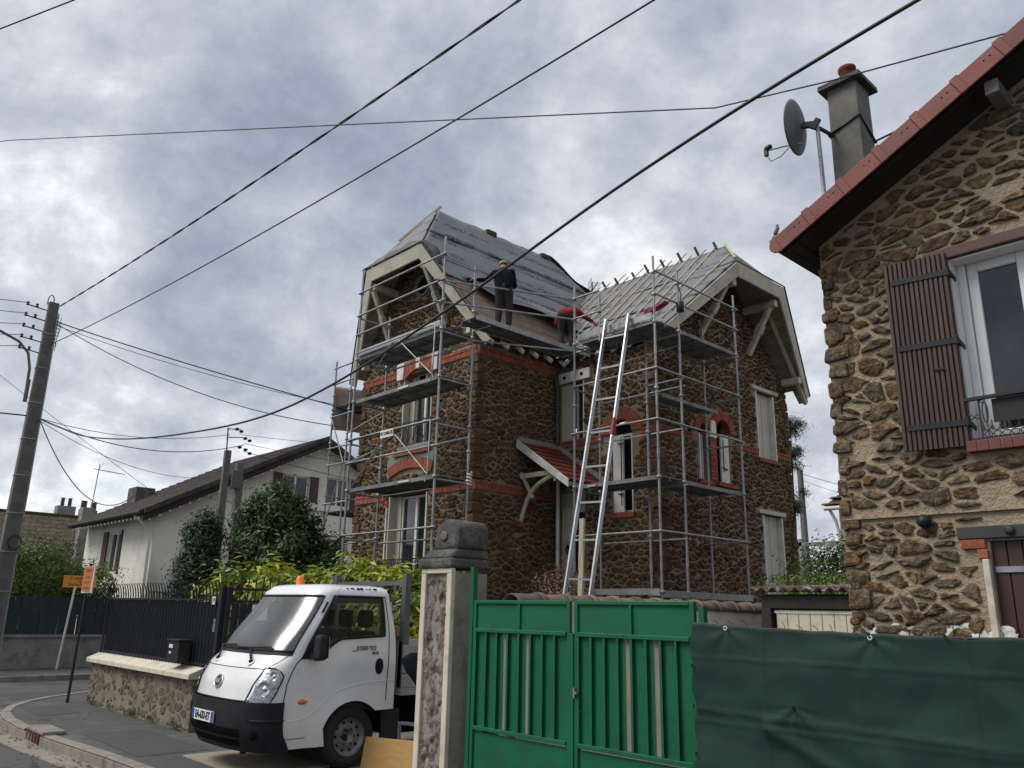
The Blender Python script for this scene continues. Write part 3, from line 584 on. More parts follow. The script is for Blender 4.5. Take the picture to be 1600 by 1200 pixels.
for (x, y, sx, sy) in ((XR, YF, 1, -1), (X2, YI, 1, -1), (X2, YB, 1, 1), (XL, YF, -1, -1)):
    z = 1.2
    while z < 7.1:
        h = rng.uniform(0.12, 0.24); a, b = rng.uniform(0.12, 0.34), rng.uniform(0.12, 0.34); p = rng.uniform(0.02, 0.06); p2 = rng.uniform(0.02, 0.06)
        if not any(abs(z+h/2-zz_) < 0.16 for zz_ in (4.3, 7.28)):
            x0, x1 = sorted((x-sx*a, x+sx*p)); y0, y1 = sorted((y-sy*b, y+sy*p2)); j = lambda: rng.uniform(-0.02, 0.02)
            q.hexa([(x0+j(), y0+j(), z), (x1+j(), y0+j(), z+j()), (x1+j(), y1+j(), z), (x0+j(), y1+j(), z), (x0+j(), y0+j(), z+h), (x1+j(), y0+j(), z+h), (x1+j(), y1+j(), z+h+j()), (x0+j(), y1+j(), z+h)], 0, rng.random())
        z += h+0.03
tag(q.build('corner_stones', m_stoneA, H, bevel=0.02), kind='stuff')
# brickwork: arches first, then bands
arch(fE, arcE[0], arcE[1], arcE[2], arcE[3], 0, math.pi, 22)
arch(fG, arc1[0], arc1[1], arc1[2], arc1[3], 0, math.pi, 16); arch(fG, arc2[0], arc2[1], arc2[2], arc2[3], 0, math.pi, 20)
def segarch(fr, u0, u1, vs_, rise, th, n, **k):
    w = (u1-u0)/2; r = (w*w+rise*rise)/(2*rise); cu, cv = (u0+u1)/2, vs_+rise-r; a = math.asin(w/r)
    arch(fr, cu, cv, r, r+th, math.pi/2-a, math.pi/2+a, n, **k)
segarch(fF, -16.02, -14.42, 4.72, 0.17, 0.24, 22, back=-0.01, proud=0.06)
segarch(fF, -15.60, -14.56, 7.08, 0.20, 0.28, 14, back=-0.25, proud=0.06)
for (a, b, c, d) in ((-15.85, -14.5, 5.20, 5.32),): band(fF, a, b, c, d, proud=0.10, rows=((0, 1.0),))
band(fE, -11.40, -10.66, 3.69, 3.80, proud=0.10, rows=((0, 1.0),)); band(fG, 15.70, 16.40, 4.54, 4.64, proud=0.09, rows=((0, 1.0),)); band(fG, 14.98, 15.55, 4.52, 4.62, proud=0.09, rows=((0, 1.0),))
band(fG, 17.5, 18.5, 5.36, 5.46, proud=0.09, rows=((0, 1.0),))
for k in range(14):   # brick pier between the twin arched windows
    brick_box(fG, [(15.485, 4.66+k*0.082), (15.735, 4.66+k*0.082), (15.735, 4.732+k*0.082), (15.485, 4.732+k*0.082)], -0.15, 0.03+0.006*(k % 2))
for zb in (4.12, 4.03): brick_box(fF, [(-16.13, zb-0.0), (-16.03, zb), (-16.03, zb+0.078), (-16.13, zb+0.078)], -0.1, 0.05)
for fr_, bs in ((fF, bandsF), (fS, bandsS), (fE, bandsE), (fG, bandsG)):
    for b_ in bs: band(fr_, *b_)
flush_bricks(H, 300)
q = MB()   # mortar behind bands and arches
for fr_, bs in ((fF, bandsF), (fS, bandsS), (fE, bandsE), (fG, bandsG)):
    for u0, u1, v0, v1 in bs: q.hexa([fr_(u0, v0, -0.02), fr_(u1, v0, -0.02), fr_(u1, v0, 0.033), fr_(u0, v0, 0.033), fr_(u0, v1, -0.02), fr_(u1, v1, -0.02), fr_(u1, v1, 0.033), fr_(u0, v1, 0.033)])
def ringmort(fr, cu, cv, r0, r1, a0, a1, n=18, d=0.036):
    for i in range(n):
        t0, t1 = a0+(a1-a0)*i/n, a0+(a1-a0)*(i+1)/n
        q.add([fr(cu+r*math.cos(t), cv+r*math.sin(t), d) for r, t in ((r0, t0), (r1, t0), (r1, t1), (r0, t1))], [(0, 1, 2, 3)])
ringmort(fE, *arcE, 0, math.pi); ringmort(fG, *arc1, 0, math.pi); ringmort(fG, *arc2, 0, math.pi)
tag(q.build('brick_mortar', m_brickmort, H), kind='stuff')
# green strip above the segmental arch
q = MB()
w = 0.80; r_ = (w*w+0.17**2)/(2*0.17); cv_ = 4.72+0.17-r_
P = []
for i in range(13):
    a = math.pi/2-math.asin(w/r_)*(1-2*i/12); P.append((-15.22+(r_+0.25)*math.cos(a), cv_+(r_+0.25)*math.sin(a)))
for i in range(12):
    (ua, va), (ub, vb) = P[i], P[i+1]; q.hexa([fF(ua, va, 0), fF(ub, vb, 0), fF(ub, vb, 0.05), fF(ua, va, 0.05), fF(ua, 5.19, 0), fF(ub, 5.19, 0), fF(ub, 5.19, 0.05), fF(ua, 5.19, 0.05)])
q.build('green_panel', m_gtile, H)
def window(fr, u0, u1, v0, v1, dep, parent, leaves=2, shutterL=0.0, shutterR=0.0, sill=False, frame_m=None, arc=None, fw=0.055, rails=(), label=None):
    frame_m = frame_m or m_white
    f = MB()
    def vb(a, b, c, d, e0, e1): f.hexa([fr(a, c, e0), fr(b, c, e0), fr(b, c, e1), fr(a, c, e1), fr(a, d, e0), fr(b, d, e0), fr(b, d, e1), fr(a, d, e1)])
    vb(u0, u0+fw, v0, v1, -dep-0.02, -dep+0.04); vb(u1-fw, u1, v0, v1, -dep-0.02, -dep+0.04); vb(u0+fw, u1-fw, v1-fw, v1, -dep-0.018, -dep+0.038); vb(u0+fw, u1-fw, v0, v0+fw, -dep-0.018, -dep+0.038)
    if leaves == 2: m_ = (u0+u1)/2; vb(m_-fw*0.7, m_+fw*0.7, v0+fw, v1-fw, -dep-0.015, -dep+0.05)
    for rl in rails: vb(u0+fw, u1-fw, rl-0.02, rl+0.02, -dep-0.015, -dep+0.03)
    wobj = f.build('window', frame_m, parent)
    if label: tag(wobj, label)
    p = MB(); p.add([fr(u0, v0, -dep), fr(u1, v0, -dep), fr(u1, v1, -dep), fr(u0, v1, -dep)], [(0, 1, 2, 3)])
    if arc:
        cu, cv, r = arc; n = 14; p.add([fr(cu+r*math.cos(math.pi*i/n), cv+r*math.sin(math.pi*i/n), -dep) for i in range(n+1)], [tuple(range(n+1))])
    p.build('pane', m_pane, wobj)
    return wobj
# French window, ground floor front: white lintel, folded shutters in the reveal
MB().bx(-16.28, -14.22, YF-0.06, YF+0.02, 4.32, 4.42).build('lintel', m_white, H, bevel=0.008)
w1 = window(fF, -15.75, -14.60, 1.9, 4.28, 0.24, H, rails=(2.75,), label='tall cream French window with lowered blind')
q = MB()
for k in range(24): q.bx(-15.69, -14.66, YF+0.255, YF+0.262, 2.95+k*0.055, 2.99+k*0.055)
q.build('blind_slat', m_shut, w1)
MB().bx(-16.0, -15.955, YF-0.02, YF+0.22, 1.9, 4.28).build('shutter', m_shut, H); MB().bx(-14.57, -14.53, YF-0.02, YF+0.22, 1.9, 4.28).build('shutter', m_shut, H)
MB().bx(-15.95, -15.75, YF+0.17, YF+0.215, 1.9, 4.30).build('shutter', m_shut, H)
for u in (-16.05, -14.50): MB().bx(u-0.02, u+0.02, YF-0.05, YF-0.005, 1.9, 4.02).build('jamb', m_white, H)
# upper window
w2 = window(fF, -15.45, -14.64, 5.46, 7.25, 0.24, H, label='upper front window with open beige shutter')
MB().bx(-15.66, -15.62, YF-0.03, YF+0.2, 5.46, 7.1).build('shutter', m_shut, H); MB().bx(-15.60, -15.42, YF+0.15, YF+0.2, 5.46, 7.15).build('shutter', m_shut, H); MB().bx(-14.56, -14.52, YF-0.03, YF+0.2, 5.46, 7.05).build('shutter', m_shut, H)
for (u0, u1, v0, v1) in ((-15.93, -15.62, 7.10, 7.52), (-15.17, -14.99, 7.27, 7.60), (-14.54, -14.30, 7.10, 7.52)):
    q = MB(); q.hexa([fF(u0+0.03, v0, -0.02), fF(u1-0.03, v0, -0.02), fF(u1-0.03, v0, 0.085), fF(u0+0.03, v0, 0.085), fF(u0, v1, -0.02), fF(u1, v1, -0.02), fF(u1, v1, 0.085), fF(u0, v1, 0.085)]); q.build('white_arch_block', m_white, H, bevel=0.01)
MB().bx(-15.72, -14.46, YF-0.09, YF+0.1, 5.33, 5.42).build('sill', m_conc, H, bevel=0.01)
def ironwork(name, x0, x1, y, z0, z1, parent, axis='x', n=6, r=0.008):
    q = MB(); P = (lambda a, z: V(a, y, z)) if axis == 'x' else (lambda a, z: V(y, a, z))
    for z in (z0, z1-0.09, z1): q.bar(P(x0, z), P(x1, z), 0.022, 0.018)
    for i in range(n+1):
        a = x0+(x1-x0)*i/n; q.bar(P(a, z0), P(a, z1), 0.014, 0.014)
    w_ = (x1-x0)/n; hh = z1-0.09-z0
    for i in range(n):
        a = x0+(i+0.5)*w_
        for s in (-1, 1):
            q.path([P(a+s*w_*0.38*math.sin(t*1.0)*math.exp(-t*0.10)*(1 if t < 4 else 0.7), z0+hh*(0.06+0.88*t/6.2)) for t in np.linspace(0.1, 6.1, 14)], r, 5)
        q.path([P(a+w_*0.2*math.cos(t), z1-0.045+0.035*math.sin(t)) for t in np.linspace(0, 2*math.pi, 11)[:-1]], r*0.8, 5, closed=True)
    return q.build(name, m_iron, parent)
ironwork('balcony_railing', -15.72, -14.46, YF-0.08, 5.44, 5.98, H); ironwork('balcony_railing', -16.15, -14.40, YF-0.10, 1.95, 2.82, H, n=7)
# round attic window
q = MB(); q.path([fF(-15.09+0.26*math.cos(t), 9.42+0.26*math.sin(t), 0.03) for t in np.linspace(0, 2*math.pi, 25)[:-1]], 0.035, 6, closed=True); oc = q.build('round_window', m_conc, H)
q = MB(); q.add([fF(-15.09+0.25*math.cos(t), 9.42+0.25*math.sin(t), 0.012) for t in np.linspace(0, 2*math.pi, 25)[:-1]], [tuple(range(24))]); q.build('pane', m_pane, oc)
# inner-corner upper window with drilled white lintel
q = MB(); q.bx(-12.88, -11.90, YI-0.07, YI+0.02, 6.97, 7.22); lt = q.build('lintel', m_white, H, bevel=0.008)
q = MB()
for u in (-12.68, -12.14): q.lathe([(0.045, 0), (0.045, 0.004)], (u, YI-0.0745, 7.10), (0, -1, 0), 14)
q.build('vent_hole', m_dark, lt)
w3 = window(fE, -12.50, -12.16, 5.58, 6.95, 0.2, H, leaves=1, label='narrow upper window beside the drainpipe')
MB().bx(-12.84, -12.50, YI+0.02, YI+0.06, 5.58, 6.95).build('shutter', m_shut, H)
MB().bx(-12.13, -12.10, YI-0.03, YI+0.05, 5.58, 6.97).build('jamb', m_white, H)
# tall arched window, right of the porch
w4 = window(fE, -11.30, -10.74, 3.82, 5.55, 0.20, H, leaves=1, arc=(arcE[0], arcE[1], 0.28), label='tall narrow arched window with white shutter')
MB().bx(-11.29, -11.0, YI+0.015, YI+0.05, 3.82, 5.50).build('shutter', m_white, H); MB().bx(-10.745, -10.72, YI-0.03, YI+0.12, 3.82, 5.45).build('jamb', m_white, H)
q = MB()
for z in (5.3, 4.2): q.bar((-11.12, YI-0.02, z), (-10.98, YI-0.02, z), 0.02, 0.03)
q.bar((-11.03, YI-0.025, 3.95), (-11.03, YI-0.025, 5.45), 0.016, 0.016); q.build('shutter_bar', m_iron, w4)
# twin arched windows on the right gable
w5 = window(fG, 15.07, 15.47, 4.64, 5.70, 0.2, H, leaves=1, arc=(arc1[0], arc1[1], 0.2), label='left of the twin arched windows')
w6 = window(fG, 15.75, 16.31, 4.66, 5.82, 0.2, H, leaves=1, arc=(arc2[0], arc2[1], 0.28), label='right of the twin arched windows, with white shutter')
MB().bx(X2-0.06, X2-0.02, 15.98, 16.31, 4.66, 5.78).build('shutter', m_white, H); MB().bx(X2-0.02, X2+0.05, 15.03, 15.065, 4.62, 5.65).build('jamb', m_white, H)
q = MB(); q.bar((X2, 16.05, 4.9), (X2, 16.05, 5.65), 0.016, 0.016); q.bar((X2, 16.0, 5.0), (X2, 16.2, 4.97), 0.016, 0.03); q.build('shutter_bar', m_iron, w6)
q = MB(); q.hexa([fG(15.44, 5.62, -0.01), fG(15.70, 5.62, -0.01), fG(15.70, 5.62, 0.075), fG(15.44, 5.62, 0.075), fG(15.50, 6.02, -0.01), fG(15.66, 6.02, -0.01), fG(15.66, 6.02, 0.075), fG(15.50, 6.02, 0.075)]); q.build('white_arch_block', m_white, H, bevel=0.01)
# right gable: tall window and door with lintels
for (u0, u1, v0, v1) in ((17.60, 18.36, 5.46, 7.13), (17.60, 18.41, 1.6, 4.08)):
    MB().bx(X2-0.12, X2-0.08, u0, (u0+u1)/2-0.01, v0, v1).build('shutter', m_shut, H); MB().bx(X2-0.12, X2-0.08, (u0+u1)/2+0.01, u1, v0, v1).build('shutter', m_shut, H)
    MB().bx(X2-0.14, X2+0.045, u0-0.05, u0-0.005, v0, v1).build('jamb', m_white, H)
    MB().bx(X2-0.1, X2+0.045, u1+0.005, u1+0.06, v0, v1).build('jamb', m_white, H)
MB().bx(X2-0.05, X2+0.09, 17.36, 18.58, 7.16, 7.25).build('lintel', m_barge, H, bevel=0.008); MB().bx(X2-0.05, X2+0.09, 17.34, 18.58, 4.10, 4.19).build('lintel', m_barge, H, bevel=0.008)
# entrance door in the inner corner
q = MB(); q.bx(-12.88, -12.52, YI+0.08, YI+0.13, 0.9, 4.05); dr = q.build('door', m_white, H)
MB().bx(-12.50, -12.12, YI+0.09, YI+0.14, 0.9, 4.05).build('door_leaf', m_white, dr)
MB().bx(-12.46, -12.18, YI+0.075, YI+0.092, 2.6, 3.9).build('pane', m_pane, dr)
ironwork('door_grille', -12.46, -12.18, YI+0.06, 2.6, 3.9, dr, n=2)
MB().bx(-12.9, -12.1, YI+0.06, YI+0.15, 4.05, 4.38).build('transom', m_shut, dr)
q = MB(); q.lathe([(0.02, 0), (0.05, 0.01), (0.05, 0.03), (0.015, 0.05)], (-12.66, YI+0.08, 3.15), (0, -1, 0), 12); q.path([(-12.66, YI+0.03, 3.2), (-12.70, YI+0.01, 3.1), (-12.66, YI+0.02, 2.98), (-12.62, YI+0.01, 3.1)], 0.014, 6, closed=True); q.build('knocker', m_iron, dr)
# dark drainpipe in the inner corner
q = MB(); q.path([(-12.80, 13.30, 7.15), (-12.86, 13.40, 7.0), (-12.885, 13.46, 6.8), (-12.885, 13.46, 0.1)], 0.05, 10)
for z in (6.2, 5.1, 3.0): q.lathe([(0.058, -0.02), (0.058, 0.02)], (-12.885, 13.46, z), (0, 0, 1), 10)
q.build('drainpipe', mat('zinc_pipe', (0.10, 0.105, 0.115), (0.07, 0.075, 0.08), scale=4, rough=0.5, metal=0.5), H)
# ---- roofs
RXL, HWE = -15.2, 2.58
def lz(hw): return 11.60-1.533*hw
def slab(name, poly, th, m_top, m_bot, parent, m_edge=None):
    a = [Vector(p) for p in poly]; n = len(a); b = [p-V(0, 0, th) for p in a]; q = MB()
    q.add(a, [tuple(range(n))], 0); q.add(b, [tuple(range(n))[::-1]], 1)
    q.add(a+b, [(i, n+i, n+(i+1) % n, (i+1) % n) for i in range(n)], 1)
    return q.build(name, [m_top, m_bot], parent)
def membrane_mat():
    m = bpy.data.materials.new('roof_membrane'); m.use_nodes = True; t = m.node_tree; L = t.links.new; b = t.nodes['Principled BSDF']; b.inputs['Roughness'].default_value = 0.62; b.inputs['Specular IOR Level'].default_value = 0.35
    uv = t.nodes.new('ShaderNodeUVMap'); sp_ = t.nodes.new('ShaderNodeSeparateXYZ'); L(uv.outputs[0], sp_.inputs[0])
    def mth(op, a, b_=None, c=None):
        n = t.nodes.new('ShaderNodeMath'); n.operation = op
        for i, v in enumerate((a, b_, c)):
            if v is None: continue
            if isinstance(v, (int, float)): n.inputs[i].default_value = v
            else: L(v, n.inputs[i])
        return n.outputs[0]
    U, W_ = sp_.outputs[0], sp_.outputs[1]
    # printed lettering: rows of letter-sized strokes in words
    fr_ = mth('FRACT', mth('DIVIDE', W_, 0.62)); inrow = mth('MULTIPLY', mth('GREATER_THAN', fr_, 0.34), mth('LESS_THAN', fr_, 0.62))
    cb = t.nodes.new('ShaderNodeCombineXYZ'); L(U, cb.inputs[0]); L(mth('FLOOR', mth('DIVIDE', W_, 0.62)), cb.inputs[1])
    wn = t.nodes.new('ShaderNodeTexNoise'); wn.inputs['Scale'].default_value = 1.7; wn.inputs['Detail'].default_value = 1; L(cb.outputs[0], wn.inputs['Vector'])
    word = mth('GREATER_THAN', wn.outputs['Fac'], 0.45)
    vo = t.nodes.new('ShaderNodeTexVoronoi'); vo.feature = 'DISTANCE_TO_EDGE'; vo.inputs['Scale'].default_value = 1.0
    mp = t.nodes.new('ShaderNodeMapping'); mp.inputs['Scale'].default_value = (9.0, 8.0, 1.0); L(uv.outputs[0], mp.inputs['Vector']); L(mp.outputs[0], vo.inputs['Vector'])
    stroke = mth('LESS_THAN', vo.outputs['Distance'], 0.13)
    ink = mth('MULTIPLY', mth('MULTIPLY', inrow, word), mth('MULTIPLY', stroke, 0.85))
    nz_ = t.nodes.new('ShaderNodeTexNoise'); nz_.inputs['Scale'].default_value = 1.6; nz_.inputs['Detail'].default_value = 6; L(uv.outputs[0], nz_.inputs['Vector'])
    m1 = t.nodes.new('ShaderNodeMix'); m1.data_type = 'RGBA'; m1.inputs[6].default_value = (0.145, 0.145, 0.16, 1); m1.inputs[7].default_value = (0.20, 0.197, 0.207, 1); L(nz_.outputs['Fac'], m1.inputs[0])
    m2 = t.nodes.new('ShaderNodeMix'); m2.data_type = 'RGBA'; L(ink, m2.inputs[0]); L(m1.outputs[2], m2.inputs[6]); m2.inputs[7].default_value = (0.03, 0.03, 0.04, 1); L(m2.outputs[2], b.inputs['Base Color'])
    # wrinkles along the sheet
    mp2 = t.nodes.new('ShaderNodeMapping'); mp2.inputs['Scale'].default_value = (1.1, 7.0, 1.0); L(uv.outputs[0], mp2.inputs['Vector'])
    nb = t.nodes.new('ShaderNodeTexNoise'); nb.inputs['Scale'].default_value = 1.6; nb.inputs['Detail'].default_value = 4; nb.inputs['Distortion'].default_value = 0.6; L(mp2.outputs[0], nb.inputs['Vector'])
    bp = t.nodes.new('ShaderNodeBump'); bp.inputs['Strength'].default_value = 0.35; bp.inputs['Distance'].default_value = 0.035; L(nb.outputs['Fac'], bp.inputs['Height']); L(bp.outputs[0], b.inputs['Normal'])
    return m
m_memb = membrane_mat()
m_membd = mat('membrane_dark_edge', (0.03, 0.03, 0.034), (0.05, 0.05, 0.055), scale=5, rough=0.6)
def sheet(name, fn, nu, nv, m, parent, s_u, s_v, wav=0.0, seed=0, th=0.0):
    """fn(a,b)-> (pos, normal); uv in metres"""
    vs_, fs, uvs = [], [], []
    for i in range(nu+1):
        for j in range(nv+1):
            a, b = i/nu, j/nv; p, n = fn(a, b); w_ = noise.noise(Vector((a*s_u*1.3+seed, b*s_v*3.1, seed*1.7)))*wav
            vs_.append(p+n*w_); uvs.append((a*s_u+seed*1.37, b*s_v+seed*0.31))
    for i in range(nu):
        for j in range(nv): fs.append((i*(nv+1)+j, (i+1)*(nv+1)+j, (i+1)*(nv+1)+j+1, i*(nv+1)+j+1))
    me = bpy.data.meshes.new(name); me.from_pydata([tuple(v) for v in vs_], [], fs); me.materials.append(m); me.polygons.foreach_set('use_smooth', [True]*len(fs))
    ul = me.uv_layers.new(name='UVMap')
    for l in me.loops: ul.data[l.index].uv = uvs[l.vertex_index]
    o = bpy.data.objects.new(name, me); link(o, parent)
    if th: s_ = o.modifiers.new('solid', 'SOLIDIFY'); s_.thickness = th; s_.offset = -1
    return o
R0, R1 = V(RXL, 11.38, 11.60), V(RXL, 15.5, 11.60)
CL, CR = V(RXL-1.1, 10.15, lz(1.1)), V(RXL+1.1, 10.15, lz(1.1)); ZE = lz(HWE); FL, FR_ = V(RXL-HWE, 10.85, ZE), V(RXL+HWE, 10.85, ZE)
EL, ER = V(RXL-HWE, 19.1, ZE), V(RXL+HWE, 19.1, ZE)
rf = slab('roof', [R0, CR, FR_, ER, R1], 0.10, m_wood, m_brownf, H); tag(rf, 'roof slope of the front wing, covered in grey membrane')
slab('roof_slope', [R0, R1, EL, FL, CL], 0.12, m_membd, m_soffit, rf); slab('roof_slope', [R0, CL, CR], 0.12, m_wood, m_soffit, rf); slab('roof_slope', [R1, ER, EL], 0.12, m_rtile, m_soffit, rf)
nR = (ER-R1).cross(FR_-R0).normalized(); nR = nR if nR.x > 0 else -nR
def left_pt(hw, s, off=0.02):   # s: 0 front edge -> 1 rear edge at this half-width
    z = lz(hw)
    if hw <= 1.1: y0 = 11.38+(10.15-11.38)*hw/1.1
    else: y0 = 10.15+(10.85-10.15)*(hw-1.1)/(HWE-1.1)
    y1 = 15.5+(19.1-15.5)*hw/HWE
    return V(RXL+hw, y0+(y1-y0)*s, z)+nR*off
strips = [(0.0, 0.72, 0.040), (0.64, 1.30, 0.032), (1.24, 1.66, 0.024)]
for k, (h0, h1, of) in enumerate(strips):
    slope = math.hypot(1, 1.533)
    tag(sheet('membrane_strip', lambda a, b, h0=h0, h1=h1, of=of: (left_pt(h0+(h1-h0)*b, a*0.985, of+0.012*b), nR), 60, 8, m_memb, H, 6.2, (h1-h0)*slope, 0.03, k+1, 0.006), 'printed grey roofing membrane strip')
# loose lower membrane, drooping over the bare boards
def droop(a, b):
    hwl = 1.58+b*(0.22+0.42*a+0.05*math.sin(a*11)); p = left_pt(min(hwl, 2.5), 0.09+a*0.46, 0.03)
    lift = math.sin(min(1, b*1.1)*math.pi*0.8)*0.20*(0.4+0.6*math.sin(a*4.0+0.8)**2)+(0.14+0.16*a)*b*b
    return p+nR*lift+V(0, 0, -0.16*b*b*(0.5+0.5*math.sin(a*8))), nR
sheet('loose_membrane', droop, 60, 18, m_memb, H, 3.0, 1.1, 0.05, 9, 0.006)
def droop2(a, b):
    p = left_pt(1.35+b*0.85, 0.66+a*0.10, 0.03)
    return p+nR*(0.10+0.35*math.sin(b*3.0)*a)+V(0.15*b, -0.1*b, -0.1*b*b), nR
sheet('loose_membrane', droop2, 18, 14, m_memb, H, 0.6, 0.9, 0.06, 13, 0.006)
# front clipped hip: membrane plus dark torn felt along its edge and a loose batten
def hip(a, b):
    p0 = R0.lerp(CL, b); p1 = R0.lerp(CR, b); return p0.lerp(p1, a)+V(0, -0.03, 0.03), V(0, -0.8, 0.6)
sheet('membrane_strip', hip, 16, 16, m_memb, H, 2.0, 2.0, 0.03, 21, 0.006)
def felt(a, b):
    p = CL.lerp(CR, -0.12+a*1.12)+V(0, -0.03, 0.05); return p+V(0, 0.16*(1-b), 0.24*(1-b)*(0.4+0.6*math.sin(a*math.pi)**0.5))+V(-0.02, 0, 0.03*math.sin(a*19)), V(0, -1, 0.3)
sheet('torn_felt', felt, 30, 5, m_membd, H, 2.4, 0.3, 0.05, 4, 0.01)
def felt2(a, b):
    p = CR.lerp(FR_, a*0.28)+nR*0.05; return p+V(-0.05, 0.12*b, 0.05)+nR*(0.16*math.sin(a*math.pi)*b), nR
sheet('torn_felt', felt2, 12, 4, m_membd, H, 0.6, 0.2, 0.03, 5, 0.01)
def felt3(a, b):   # black edge running up the far side
    p = CL.lerp(R0, a)+V(-0.04, 0, 0.05); return p+V(-0.12*b, 0.02, 0.06*math.sin(a*12)*b), V(-1, 0, 0.3)
sheet('torn_felt', felt3, 16, 3, m_membd, H, 1.5, 0.2, 0.03, 6, 0.01)
MB().bar(R0.lerp(CL, 0.55)+V(-0.05, 0, 0.10), R0+V(0.06, 0.05, 0.16), 0.06, 0.05).build('ridge_batten', m_batten, H)
q = MB()
for s in (0.42, 0.93): MB().bx(RXL-0.14, RXL+0.16, 11.4+4.1*s-0.16, 11.4+4.1*s+0.2, 11.5, 11.5+0.17).build('ridge_tile', m_rtile, H, bevel=0.05)
pass
# ragged rear hip edge with old tiles
def felt4(a, b):
    p = R1.lerp(ER, a*0.75)+V(0.02, 0.02, 0.06); return p+V(-0.10+0.2*b, -0.05+0.02*math.sin(a*23), 0.05*math.sin(b*3.14)+0.035*math.sin(a*17+1)), V(0.5, 0, 0.8)
sheet('torn_felt', felt4, 40, 4, m_membd, H, 4.0, 0.3, 0.05, 8, 0.01)
# boards along the bare eave
for k in range(6):
    h0 = 1.69+k*0.145
    q = MB(); a, b = left_pt(h0, 0.02, 0.012), left_pt(h0, 0.62, 0.012); a2, b2 = left_pt(h0+0.138, 0.02, 0.014), left_pt(h0+0.138, 0.62, 0.014); q.add([a, b, b2, a2, a+nR*0.012, b+nR*0.012, b2+nR*0.012, a2+nR*0.012], [(4, 5, 6, 7), (0, 1, 5, 4), (1, 2, 6, 5), (2, 3, 7, 6), (3, 0, 4, 7)]); q.build('sarking_board', m_wood, H)
# verge boards (prow gables)
def verge(pts, inner, ext, parent):
    for i in range(len(pts)-1):
        q = MB(); q.prism([pts[i], pts[i+1], inner[i+1], inner[i]], ext); q.build('bargeboard', m_barge, parent, bevel=0.008)
dn = V(0, 0, 0.0)
hL, hR_ = FL+(FL-CL).normalized()*0.34, FR_+(FR_-CR).normalized()*0.34
verge([hL, CL, CR, hR_], [hL+V(0.20, 0.02, -0.06), CL+V(0.12, 0.06, -0.32), CR+V(-0.12, 0.06, -0.32), hR_+V(-0.20, 0.02, -0.06)], V(0, -0.05, 0), H)
q = MB(); q.path([hL+V(-0.03, -0.06, 0.04), CL+V(-0.03, -0.06, 0.04)], 0.02, 6); q.path([CL+V(0, -0.06, 0.03), CR+V(0, -0.06, 0.03)], 0.018, 6); q.path([CR+V(0.02, -0.06, 0.04), hR_+V(0.02, -0.06, 0.04)], 0.018, 6); q.build('zinc_trim', m_iron, H)
# front brackets under the prow
def bracket(p0, p1, parent, w=0.13):
    d = p1-p0; pts = [p0.lerp(p1, t)+V(0, 0, 0.05*math.sin(t*math.pi*3)*0) for t in np.linspace(0, 1, 6)]
    q = MB(); q.bar(p0, p0.lerp(p1, 0.42), w*0.85, w*0.9); q.bar(p0.lerp(p1, 0.40), p0.lerp(p1, 0.56), w*1.1, w*1.15); q.bar(p0.lerp(p1, 0.54), p1, w*0.85, w*0.85); return q.build('bracket', m_barge, parent, bevel=0.02)
bracket(V(-16.30, 10.98, 8.05), V(-16.25, 10.3, 9.38), H); bracket(V(-14.10, 10.98, 8.15), V(-14.15, 10.3, 9.42), H)
for x in (-17.3, -13.1): MB().bar((x, 11.0, 7.72), (x, 10.80, 7.72), 0.14, 0.14).build('purlin_end', m_barge, H, bevel=0.015)
for x, z in ((-16.2, 9.48), (-14.2, 9.48)): MB().bar((x, 11.0, z), (x, 10.25, z), 0.15, 0.17).build('purlin_end', m_barge, H, bevel=0.015)
# rafter tails under the eave on the side wall
for k in range(6):
    y = 11.02+k*0.46; q = MB(); q.prism([(-12.78, y, 7.60), (-12.64, y, 7.50), (-12.50, y, 7.38), (-12.55, y, 7.31), (-12.78, y, 7.50)], (0, 0.055, 0)); q.build('rafter_tail', m_barge, H, bevel=0.006)
MB().bx(-12.63, -12.59, 10.9, 13.3, 7.54, 7.65).build('fascia', m_wood, H)
for k in range(6):
    x = -12.4+k*0.46; q = MB(); q.prism([(x, 13.42, 7.60), (x, 13.30, 7.50), (x, 13.18, 7.38), (x, 13.23, 7.31), (x, 13.42, 7.48)], (0.055, 0, 0)); q.build('rafter_tail', m_barge, H, bevel=0.006)
# right wing roof
YR, ZR, ZEB, YEB = 16.35, 10.55, 7.60, 13.30
A0, A1 = V(-9.9, YR, ZR), V(-15.3, YR, ZR); GN, GF = V(-9.05, 15.3, 9.53), V(-9.05, 17.4, 9.53); KN, KF = V(-9.66, YEB, ZEB), V(-9.66, 2*YR-YEB, ZEB); LN, LF = V(-13.6, YEB, ZEB), V(-15.3, 2*YR-YEB, ZEB)
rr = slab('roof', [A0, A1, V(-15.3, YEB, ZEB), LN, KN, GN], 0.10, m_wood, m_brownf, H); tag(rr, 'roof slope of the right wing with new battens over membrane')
slab('roof_slope', [A0, GF, KF, LF, A1], 0.12, m_membd, m_soffit, rr); slab('roof_slope', [A0, GN, GF], 0.12, m_wood, m_soffit, rr)
nN = V(0, -0.97, 1).normalized()
def right_pt(w_, s, off=0.02):   # w_: 0 eave .. 1 ridge ; s: 0 at right edge -> metres to the left
    y = YEB+(YR-YEB)*w_; z = ZEB+(ZR-ZEB)*w_
    xr = -9.66+(0.61)*(min(w_, 0.68)/0.68) if w_ <= 0.68 else -9.05-(0.85)*(w_-0.68)/0.32
    return V(xr-s, y, z)+nN*off
